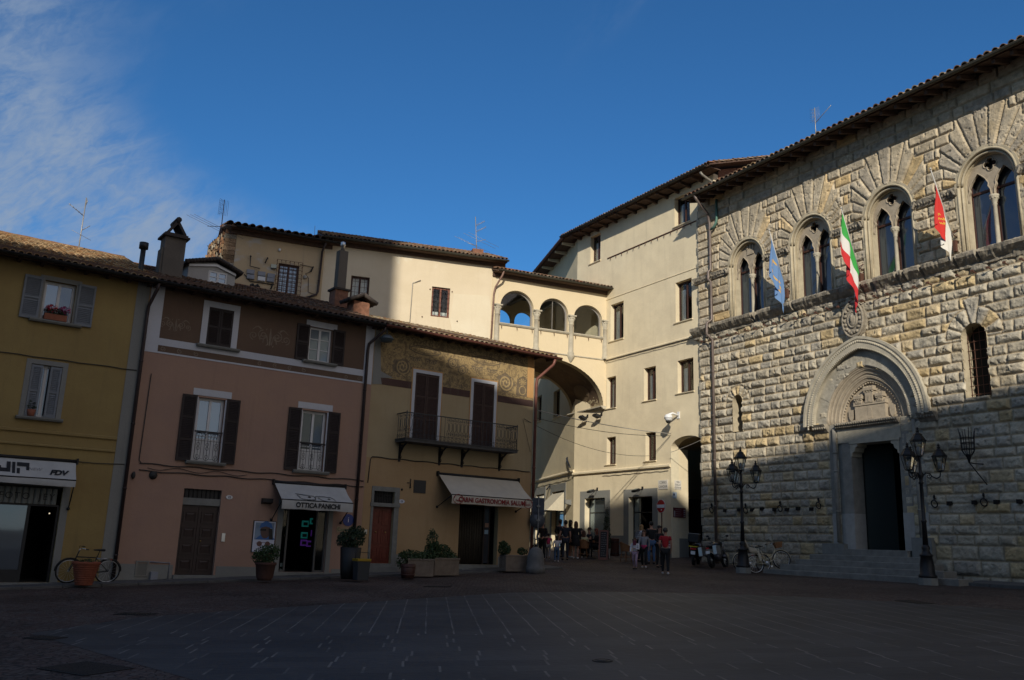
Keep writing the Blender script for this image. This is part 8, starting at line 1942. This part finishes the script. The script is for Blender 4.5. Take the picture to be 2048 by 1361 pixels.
mb=MB();loft(mb,[(.50,.12,.80,1.06),(.66,.15,.84,1.12),(.80,.09,.90,1.06)]);mb.hexa([(.80,-.03,.78),(1.0,-.02,.72),(1.0,.02,.72),(.8,.03,.78),(.78,-.05,.82),(1.0,-.03,.76),(1.0,.03,.76),(.78,.05,.82)]);mb.build('front_fairing',SILV,t)
mb=MB();mb.add([(.70,-.17,1.08),(.70,.17,1.08),(.54,.15,1.42),(.54,-.15,1.42),(.76,0,1.10),(.60,0,1.46)],[(0,4,5,3),(4,1,2,5)]);mb.build('windscreen',CLEAR,t)
mb=MB()
for s_ in(-.09,.09):mb.tube([(.75,s_,.34),(.52,s_,1.0)],.026,8)
mb.tube([(-.75,.08,.32),(-.2,.08,.38)],.04,6);mb.tube([(-.3,0,.4),(-.1,0,.8),(.5,0,.95)],.03,6);mb.tube([(-.2,.14,.4),(-.5,.17,.42),(-.95,.2,.58)],.045,8);mb.build('fork_and_frame',mat('engine_metal2',(.14,.14,.15),.4,.7),t)
mb=MB();mb.tube([(.36,-.42,1.10),(.48,-.3,1.14),(.52,0,1.08),(.48,.3,1.14),(.36,.42,1.10)],.014,6)
for s_ in(-1,1):mb.tube([(.46,s_*.32,1.14),(.44,s_*.4,1.28)],.008,5);mb.ball((.44,s_*.42,1.32),(.02,.08,.05),8,6)
mb.build('handlebar',BLACK,t)
for s_ in(-1,1):
 mb=MB();mb.box(-1.0,-.55,s_*.24-(.18 if s_<0 else 0),s_*.24+(.18 if s_>0 else 0),.52,.90);pc=mb.build('side_case',ALU,t,bevel=.02);mb=MB();mb.box(-1.01,-.54,s_*.24-(.19 if s_<0 else .01),s_*.24+(.19 if s_>0 else .01),.90,.93);mb.build('lid',BLACK,pc)
mb=MB();mb.box(-1.0,-.97,-.09,.09,.58,.70);mb.build('number_plate',WHITEPL,t);mb=MB();mb.box(-.98,-.94,-.07,.07,.78,.84);mb.build('tail_light',MATS['red_reflector'],t)
place(MT,(1419,1140),(1457,1133),-9)
MT.scale=(.95,)*3
t=thing('scooter','black delivery scooter with a top box and yellow tail stripe beside the touring motorbike','scooter',(0,0,0),0);SC=t
wheel_m(t,-.62,.26,.13,.16);wheel_m(t,.62,.26,.12,.16)
mb=MB();loft(mb,[(-.86,.10,.62,.74),(-.62,.19,.44,.80),(-.3,.20,.38,.80),(-.05,.17,.34,.74),(.05,.12,.30,.5)]);loft(mb,[(-.1,.17,.26,.34),(.4,.17,.26,.34)]);loft(mb,[(.36,.20,.28,.5),(.44,.22,.34,.9),(.52,.14,.5,1.02),(.6,.07,.7,1.0)]);mb.build('body',GLOSSBLK,t)
mb=MB();loft(mb,[(-.78,.12,.78,.86),(-.4,.16,.78,.88),(.02,.14,.72,.84)]);mb.build('seat',BLACK,t)
mb=MB();mb.box(-1.06,-.62,-.23,.23,.92,1.26);mb.build('top_box',BLACK,t,bevel=.04);mb=MB();mb.box(-1.075,-.60,-.24,.24,1.27,1.30);mb.build('top_box_lid',mat('box_lid',(.2,.2,.19),.5),t,bevel=.01)
mb=MB();mb.box(-.90,-.86,-.19,.19,.74,.79);mb.build('tail_stripe',mat('hi_vis_yellow',(.45,.36,.01),.5),t);mb=MB();mb.box(-.92,-.88,-.12,.12,.64,.70);mb.build('tail_light',MATS['red_reflector'],t);mb=MB();mb.box(-.93,-.91,-.09,.09,.44,.58);mb.build('number_plate',WHITEPL,t)
mb=MB();mb.tube([(.62,.06,.26),(.52,.05,.9)],.03,6);mb.tube([(.38,-.34,1.06),(.46,0,1.04),(.38,.34,1.06)],.016,6)
for s_ in(-1,1):mb.tube([(.42,s_*.26,1.05),(.42,s_*.34,1.2)],.008,4);mb.ball((.42,s_*.37,1.24),(.02,.07,.05),8,6)
mb.build('handlebar',BLACK,t)
place(SC,(1380,1137),(1402,1125),4)
# ---- cafe furniture
def make_chair(label):
 t=thing('cafe_chair',label,'chair',(0,0,0),0,'wicker chairs outside the cafe')
 mb=MB();mb.lathe([(0,.44),(.22,.44),(.23,.455),(.22,.47),(0,.475)],n=16);mb.build('seat',WICKER,t)
 mb=MB();vs=[];n=14
 for i in range(n+1):
  a=R_(-10+200*i/n);h=.84-.20*abs(i/n-.5)*2
  for zz,r in((.47,.23),(.62,.26),(h,.28)):vs.append((r*math.cos(a),-r*math.sin(a),zz))
 mb.add(vs,[(i*3+j,(i+1)*3+j,(i+1)*3+j+1,i*3+j+1)for i in range(n)for j in range(2)],0,True);mb.tube([vs[i*3+2]for i in range(n+1)],.02,6);mb.build('backrest',WICKER,t)
 for i in range(4):a=R_(45+90*i);mb=MB();mb.tube([(.19*math.cos(a),.19*math.sin(a),.45),(.24*math.cos(a),.24*math.sin(a),0)],.016,6);mb.build('leg',WICKER,t)
 mb=MB();mb.tube([(.20*math.cos(2*math.pi*i/12),.20*math.sin(2*math.pi*i/12),.2)for i in range(12)],.01,5,closed=True);mb.build('stretcher',WICKER,t);return t
def put(t,px,py,rz,dz=0):p=gpt(px,py,dz);t.location=tuple(p);t.rotation_euler=(0,0,R_(rz));return p
ch=make_chair('wicker chair with the girl in the striped jumper sitting in it');pch=put(ch,1167,1117,-10)
ch2=dup(ch,tuple(gpt(1252,1124)),R_(-60),'empty wicker chair left of the girl in the white top');ch3=dup(ch,tuple(gpt(1190,1112)),R_(170),'wicker chair behind the round cafe table, mostly hidden by people');ch4=dup(ch,tuple(gpt(1302,1121)),R_(20),'wicker chair behind the man in jeans by the open cafe door')
def make_table(label):
 t=thing('cafe_table',label,'table',(0,0,0),0,'cafe tables');mb=MB();mb.lathe([(0,.71),(.35,.71),(.36,.725),(.35,.74),(0,.74)],n=20);mb.build('tabletop',BROWNW,t);mb=MB();mb.lathe([(.03,.05),(.03,.71)],n=8);mb.lathe([(.22,0),(.22,.02),(.03,.06)],n=12);mb.build('pedestal',IRON,t);return t
tb=make_table('round cafe table between the seated people');ptb=put(tb,1183,1117,0);tb2=dup(tb,tuple(gpt(1284,1123)),0,'round cafe table hidden behind the two girls')
pb_=gpt(1206,1120);t=thing('chalkboard','leaning menu chalkboard with a red brown frame outside the cafe','chalkboard',tuple(pb_),R_(-12));kb=(pb_-Vector(CAM)).length/FPX;hh=57*kb;ww=9*kb
mb=MB();mb.prism(R4(-ww,ww,0,hh),-.02,.02,holes=[R4(-ww+.06,ww-.06,.10,hh-.06)]);mb.xform(Matrix.Rotation(R_(-12),4,'X')@Matrix.Shear('XZ',4,(0,0))if False else Matrix.Rotation(R_(-12),4,'X'));mb.build('frame',mat('board_frame',(.17,.07,.05),.6),t)
mb=MB();mb.box(-ww+.06,ww-.06,-.006,.006,.10,hh-.06).xform(Matrix.Rotation(R_(-12),4,'X'));mb.build('board',mat('slate_black',(.018,.018,.02),.7),t)
mb=MB();rd=random.Random(2)
for k in range(11):
 zz=hh-.16-k*.098;x=-ww+.11
 while x<ww-.14:l=rd.uniform(.03,.09);mb.box(x,x+l,-.012,-.007,zz,zz+.022);x+=l+.02
mb.xform(Matrix.Rotation(R_(-12),4,'X'));mb.build('chalk_writing',mat('chalk',(.16,.16,.16),.9),t)
mb=MB();mb.tube([(-ww+.03,.29,hh*.97),(-ww+.03,.62,0)],.02,5);mb.tube([(ww-.03,.29,hh*.97),(ww-.03,.62,0)],.02,5);mb.build('rear_leg',MATS['board_frame'],t)
pw=gpt(1213,1117.5);kb=(pw-Vector(CAM)).length/FPX
t=thing('cypress','small potted cypress in a white pot beside the chalkboard','plant',tuple(pw),0);mb=MB();mb.lathe([(.14,0),(.19,.42),(.21,.44),(.18,.44),(0,.42)],n=14);mb.build('pot',WHITEPL,t);mb=MB();leafmass(mb,[(0,0,.42+.22*k,.19*(1-(k/8)**2*.8)+.03,.19*(1-(k/8)**2*.8)+.03,.17)for k in range(9)],2600,.03,3);mb.build('foliage',LEAFD,t);mb=MB();mb.tube([(0,0,.4),(0,0,2.2)],.02,5);mb.build('trunk',MATS['stem_brown'],t)
potted('leafy plant standing inside the open cafe doorway',1262,1107,lathepot([(.14,0),(.18,.35),(.16,.35),(0,.33)],BLACK),[(0,0,.8,.3,.25,.4),(.05,0,1.25,.24,.2,.35)],700,.05,leaf=LEAFD,seed=14)
p=gpt(1229,1112);t=thing('litter_bin','dark brown round litter bin against the cream wall between the cafe doors','bin',tuple(p),0);mb=MB();mb.lathe([(.2,0),(.22,.05),(.22,.75),(.24,.78),(.2,.82),(0,.84)],n=14);mb.build('body',BROWNW,t);mb=MB();mb.lathe([(.225,.1),(.23,.12),(.225,.14)],n=14);mb.lathe([(.225,.62),(.23,.64),(.225,.66)],n=14);mb.build('band',IRON,t)
# ------------------------------------------------------------------ people in the street mouth
def skin_mesh(V,E,Rd,sub=2):
 me=bpy.data.meshes.new('body');me.from_pydata(V,E,[]);o=bpy.data.objects.new('body',me);COL.objects.link(o)
 md=o.modifiers.new('skin','SKIN');md.use_smooth_shade=True;md.branch_smoothing=.6
 for i,r in enumerate(Rd):me.skin_vertices[0].data[i].radius=(r,r)
 me.skin_vertices[0].data[0].use_root=True
 ss=o.modifiers.new('sub','SUBSURF');ss.levels=ss.render_levels=sub
 bpy.context.view_layer.update();r=bpy.data.meshes.new_from_object(o.evaluated_get(bpy.context.evaluated_depsgraph_get()));bpy.data.objects.remove(o);return r
BASE=dict(pel=(0,0,.96,.125),sp=(0,-.01,1.12,.115),ch=(0,-.01,1.32,.13),nk=(0,0,1.49,.052),jw=(0,.03,1.575,.058),hd=(0,.012,1.65,.088),tp=(0,0,1.725,.05))
def person(label,px,py,H,face,top,bottom,hair,shoes,sleeve=1,kind='trousers',style='short',pose=None,skin='skin_fair',up=0,scale_w=1.0,extra=None):
 p=gpt(px,py);t=thing('person',label,'person',(p.x,p.y,p.z+up),R_(face),'people by the cafe');k=H/1.75;P_=dict(BASE);pose=pose or{}
 for s_,n in((-1,'L'),(1,'R')):
  P_.update({'sh'+n:(.165*s_,-.01,1.425,.056),'el'+n:(.215*s_,-.04,1.15,.042),'wr'+n:(.225*s_,.05,.92,.027),'hp'+n:(.09*s_,0,.90,.085),'kn'+n:(.10*s_,.02,.50,.056),'an'+n:(.10*s_,-.02,.09,.036),'to'+n:(.115*s_,.13,.035,.033)})
 for q,v in pose.items():P_[q]=(*v,P_[q][3])
 names=list(P_);V=[tuple(c*(scale_w if i<2 else 1)for i,c in enumerate(P_[n][:3]))for n in names];Rd=[P_[n][3]for n in names];ix={n:i for i,n in enumerate(names)}
 E=[('pel','sp'),('sp','ch'),('ch','nk'),('nk','jw'),('jw','hd'),('hd','tp')]
 for n in 'LR':E+=[('ch','sh'+n),('sh'+n,'el'+n),('el'+n,'wr'+n),('pel','hp'+n),('hp'+n,'kn'+n),('kn'+n,'an'+n),('an'+n,'to'+n)]
 E=[(ix[a],ix[b])for a,b in E]
 for n,s_ in(('L',-1),('R',1)):
  w=Vector(P_['wr'+n][:3]);d=(w-Vector(P_['el'+n][:3])).normalized();a=d.cross(Vector((s_,0,.05))).normalized();b=Vector((-s_,0,0));wi=ix['wr'+n]
  V.append(tuple(w+d*.07));Rd.append(.026);pi=len(V)-1;E.append((wi,pi))
  for f in range(4):
   q=w+d*.10+a*(.027-.018*f);l=(.032,.038,.036,.028)[f]
   V+=[tuple(q),tuple(q+d*l+b*.012),tuple(q+d*l*1.6+b*.034)];Rd+=[.0095,.0085,.007];i=len(V);E+=[(pi,i-3),(i-3,i-2),(i-2,i-1)]
  V+=[tuple(w+d*.035+a*.036),tuple(w+d*.075+a*.05+b*.012)];Rd+=[.011,.009];i=len(V);E+=[(pi,i-2),(i-2,i-1)]
 V=[(x*k,y*k,z*k)for x,y,z in V];Rd=[r*k for r in Rd]
 me=skin_mesh(V,E,Rd);hd=Vector(P_['hd'][:3])*k
 for v in me.vertices:
  q=v.co-hd
  if q.y>.06*k and abs(q.x)<.022*k and-.045*k<q.z<.02*k:v.co.y+=.020*k*(1-abs(q.x)/(.03*k))
 me.materials.append(MATS.get(skin)or mat(skin,(.36,.19,.13)if skin=='skin_fair' else(.22,.12,.08),.6));link('body',me,t)
 def part(name,keys,edges,grow,mtl,ends=None):
  kk=list(keys);j={n:i for i,n in enumerate(kk)};VV=[V[ix[n]]for n in kk];RR=[P_[n][3]*k*grow+.006 for n in kk]
  if ends:
   for(a,b,f)in ends:
    if a in j and b in ix:VV.append(tuple(Vector(V[ix[a]]).lerp(Vector(V[ix[b]]),f)));RR.append((P_[a][3]*(1-f)+P_[b][3]*f)*k*grow*1.06+.008);edges=edges+[(a,len(VV)-1)]
  ed=[(j[a]if isinstance(a,str)else a,j[b]if isinstance(b,str)else b)for a,b in edges]
  m_=skin_mesh(VV,ed,RR);m_.materials.append(mtl);return link(name,m_,t)
 te=[('pel','sp'),('sp','ch'),('ch','shL'),('ch','shR')];tk=['pel','sp','ch','shL','shR']
 ends=[('ch','nk',.55)]
 if sleeve==1:tk+=['elL','elR','wrL','wrR'];te+=[('shL','elL'),('shR','elR'),('elL','wrL'),('elR','wrR')]
 else:ends+=[('shL','elL',.6),('shR','elR',.6)]
 part('shirt',tk,te,1.16,top,ends)
 if kind in('trousers','leggings'):
  part('trousers',['pel','hpL','hpR','knL','knR','anL','anR'],[('pel','hpL'),('pel','hpR'),('hpL','knL'),('hpR','knR'),('knL','anL'),('knR','anR')],1.2 if kind=='trousers' else 1.08,bottom)
 else:
  mb=MB();c=P_['pel'];mb.lathe([(.14*k,1.12*k),(.165*k,.95*k),(.19*k,.80*k),(.215*k,.60*k)],(c[0]*k,c[1]*k,0),16);mb.build('skirt',bottom,t)
 for n in 'LR':
  a,b=Vector(V[ix['an'+n]]),Vector(V[ix['to'+n]]);mb=MB();d=(b-a);d.z=0;h=d.normalized()if d.length>.01 else Vector((0,1,0));z0=min(a.z-.085*k,b.z-.03*k);st=a-h*.05*k
  m_=skin_mesh([tuple(Vector((st.x,st.y,z0+.045*k))),tuple(Vector((a.x+h.x*.06*k,a.y+h.y*.06*k,z0+.048*k))),tuple(Vector((b.x,b.y,z0+.036*k))),tuple(Vector((b.x+h.x*.06*k,b.y+h.y*.06*k,z0+.03*k)))],[(0,1),(1,2),(2,3)],[.042*k,.046*k,.042*k,.028*k]);m_.materials.append(shoes);link('shoe',m_,t)
 mb=MB();r=.088*k
 if style!='bald':
  mb.ball((hd.x,hd.y-.022*k,hd.z+.028*k),(r*1.08,r*1.16,r*1.12),14,9,jit=.05)
  if style=='long':
   mb.ball((hd.x,hd.y-.065*k,hd.z-.10*k),(r*1.05,r*.62,r*2.1),12,9,jit=.08)
   for s_ in(-1,1):mb.ball((hd.x+s_*r*.85,hd.y-.02*k,hd.z-.08*k),(r*.34,r*.5,r*1.7),8,7,jit=.1)
  if style=='tail':mb.ball((hd.x,hd.y-.14*k,hd.z-.03*k),(r*.4,r*.4,r*1.2),8,7,jit=.1)
  mb.build('hair',hair,t)
 else:
  mb.ball((hd.x,hd.y-.05*k,hd.z-.01*k),(r*1.05,r*.8,r*.7),12,8);mb.build('hair',hair,t)
 mb=MB()
 for s_ in(-1,1):mb.ball((hd.x+s_*.032*k,hd.y+.083*k,hd.z+.005*k),.011*k,6,5)
 mb.box(hd.x-.022*k,hd.x+.022*k,hd.y+.070*k,hd.y+.086*k,hd.z-.058*k,hd.z-.050*k);mb.build('face_detail',mat('eye_dark',(.03,.015,.012),.5),t)
 mb=MB()
 for s_ in(-1,1):mb.ball((hd.x+s_*.086*k,hd.y-.0*k,hd.z-.01*k),(.012*k,.022*k,.032*k),6,5)
 mb.build('ear',MATS[skin],t)
 if extra:extra(t,k)
 return t
cm=lambda n,c:mat('cloth_'+n,c,.9,var=.15,scale=6)
KB,KD,KW,KR,KJ,KG,KP=cm('black',(.012,.012,.014)),cm('navy',(.018,.022,.035)),cm('white',(.55,.54,.58)),cm('red',(.30,.012,.018)),cm('jeans',(.055,.10,.19)),cm('grey',(.20,.20,.22)),cm('pink',(.42,.04,.12))
HD,HB,HL,HW=mat('hair_dark',(.014,.010,.008),.6),mat('hair_brown',(.07,.03,.016),.6),mat('hair_blond',(.26,.15,.06),.6),mat('hair_grey',(.25,.23,.21),.7)
SW,SB_=cm('white_shoe',(.5,.5,.5)),cm('dark_shoe',(.02,.018,.017))
WALK=dict(knL=(-.10,.18,.52),anL=(-.10,.12,.12),toL=(-.11,.26,.05),knR=(.10,-.03,.50),anR=(.10,-.28,.13),toR=(.11,-.15,.04),elL=(-.22,-.14,1.17),wrL=(-.22,-.10,.94),elR=(.22,.06,1.16),wrR=(.21,.20,.96))
FOLD=dict(elR=(.22,.04,1.17),wrR=(.06,.24,1.16),elL=(-.22,.04,1.17),wrL=(-.07,.24,1.12))
SIT=dict(pel=(0,-.02,.52),sp=(0,-.03,.70),ch=(0,.0,.92),nk=(0,.02,1.09),jw=(0,.05,1.175),hd=(0,.035,1.25),tp=(0,.02,1.325),shL=(-.165,0,1.02),shR=(.165,0,1.02),elL=(-.22,.08,.80),elR=(.22,.08,.80),wrL=(-.12,.30,.82),wrR=(.10,.30,.84),hpL=(-.09,.05,.50),hpR=(.09,.05,.50),knL=(-.11,.44,.50),knR=(.11,.44,.50),anL=(-.11,.42,.09),anR=(.11,.42,.09),toL=(-.12,.57,.035),toR=(.12,.57,.035))
CHIN=dict(SIT,wrR=(.03,.16,1.08),elR=(.18,.22,.84))
BACK=0;FRONT=180
def stripes(t,k):
 mb=MB()
 for i in range(5):mb.lathe([(.150*k,(1.0+.09*i)*k),(.152*k,(1.03+.09*i)*k)],(0,-.01*k,0),16)
 mb.build('stripe',KG,t)
def striped_bag(t,k):
 mb=MB();mb.box(-.16,.16,-.06,.06,.78,1.0)
 for i in range(3):mb.box(-.165,.165,-.065,.065,.82+i*.06,.845+i*.06,1)
 mb.xform(Matrix.Translation((-.16*k,.26,-.02)));mb.tube([(-.3,.26,.98),(-.2,.1,1.4),(-.02,.26,.98)],.01,5);mb.build('handbag',[cm('crimson',(.25,.02,.06)),KW],t)
def tag_shirt(t,k):mb=MB();mb.prism([(-.07,.86),(.06,.84),(.08,1.02),(-.05,1.06)],.138*k,.150*k);mb.xform(Matrix.Translation((.0,.0,.12*k)));mb.build('print',cm('maroon',(.14,.03,.05)),t)
def sat_stripes(t,k):
 mb=MB()
 for i in range(4):mb.lathe([(.158*k,(.60+.1*i)*k),(.160*k,(.645+.1*i)*k)],(0,-.02*k,0),16)
 mb.build('stripe',cm('straw',(.40,.36,.16)),t)
person('balding man in black holding a dark bicycle behind the traffic sign',1084,1122,1.72,150,KB,KB,HW,SB_,style='bald',pose=dict(elR=(.24,.02,1.16),wrR=(.16,.25,1.04),elL=(-.24,.04,1.16),wrL=(-.2,.27,1.04)))
person('small child in a bright pink top and grey trousers seen from behind',1096,1118,1.12,-10,KP,KG,HD,SB_,sleeve=0,scale_w=1.15,pose=WALK)
person('small child in a white top and blue jeans holding a man by the hand',1113,1124,1.10,0,KW,KJ,HD,SW,scale_w=1.15,style='long',pose=dict(elR=(.24,.0,1.25),wrR=(.27,.05,1.48)))
person('man in dark navy t-shirt seen from behind holding a child by the hand',1130,1121,1.74,5,KD,KD,HD,SB_,sleeve=0,pose=dict(elL=(-.25,-.02,1.15),wrL=(-.30,.0,.92)))
person('woman in black with tied back dark hair standing left of the man in navy',1119,1115,1.72,20,KB,KB,HD,SB_,style='tail',pose=FOLD)
person('woman in black with long dark hair turned to the right',1140,1116,1.70,-75,KB,KB,HD,SW,kind='skirt',style='long',sleeve=1,pose=FOLD)
person('woman in a short black dress and white trainers with long brown hair',1151,1118,1.66,-8,KB,KB,HB,SW,kind='skirt',style='long')
sd=lambda f,d:d
person('seated dark haired woman in black resting her chin on her hand at the cafe table',1161,1113,1.66,205,KB,KB,HD,SB_,style='long',pose=CHIN)
person('girl in a pale striped jumper sitting back turned in a wicker chair',1167,1117,1.60,-10,cm('cream',(.36,.34,.22)),KB,HB,SW,style='long',pose=SIT,extra=sat_stripes)
person('seated dark haired man with a cup at the cafe table, turned to the left',1179,1112,1.72,110,KD,KD,HD,SB_,sleeve=0,pose=SIT)
person('seated woman with reddish hair half hidden by the chalkboard',1193,1113,1.66,95,KB,KB,mat('hair_red',(.14,.03,.02),.6),SB_,style='long',pose=SIT)
person('girl in a white long sleeved top and pink leggings walking with a snack',1270,1139,1.22,160,KW,cm('leggings',(.36,.25,.32)),HB,SB_,kind='leggings',style='long',scale_w=1.08,pose=dict(WALK,wrL=(-.08,.22,1.14),elL=(-.22,.05,1.14)),extra=tag_shirt)
person('teenage girl in a grey jacket over a pink shirt and black trousers',1288,1137,1.52,165,KG,KB,HB,SW,kind='leggings',style='long',pose=WALK,extra=lambda t,k:(lambda mb:mb.build('shirt_hem',KP,t))(MB().lathe([(.150*k,.90*k),(.154*k,1.02*k),(.140*k,1.06*k)],(0,-.005,0),16)))
person('blond woman in a striped jumper bending beside the cafe door',1275,1124,1.68,-60,KW,KB,HL,SB_,style='long',pose=dict(ch=(0,.12,1.27),nk=(0,.2,1.42),jw=(0,.25,1.49),hd=(0,.26,1.56),tp=(0,.26,1.64),shL=(-.165,.13,1.37),shR=(.165,.13,1.37),elL=(-.2,.2,1.1),elR=(.2,.2,1.1),wrL=(-.18,.34,.95),wrR=(.18,.34,.95)),extra=stripes)
person('man in black jacket and blue jeans, back turned at the cafe door',1303,1129,1.78,10,KB,KJ,HD,SB_,scale_w=1.12,pose=FOLD)
person('woman in black with dark hair and a striped handbag facing the man in red',1319,1136,1.68,200,KB,KB,HD,SB_,kind='leggings',style='long',pose=dict(elR=(.22,.03,1.17),wrR=(.10,.24,1.05)),extra=striped_bag)
person('man in a red t-shirt and black trousers walking away towards the cafe',1331,1149.5,1.68,-12,KR,KB,mat('hair_cropped',(.05,.04,.035),.7),SW,sleeve=0,pose=dict(WALK,elL=(-.23,-.06,1.15),wrL=(-.2,.08,.93),elR=(.23,-.03,1.15),wrR=(.22,.08,.92),knL=(-.10,.12,.51),anL=(-.11,.14,.10),toL=(-.12,.28,.04),anR=(.10,-.16,.10),toR=(.11,-.02,.035)))
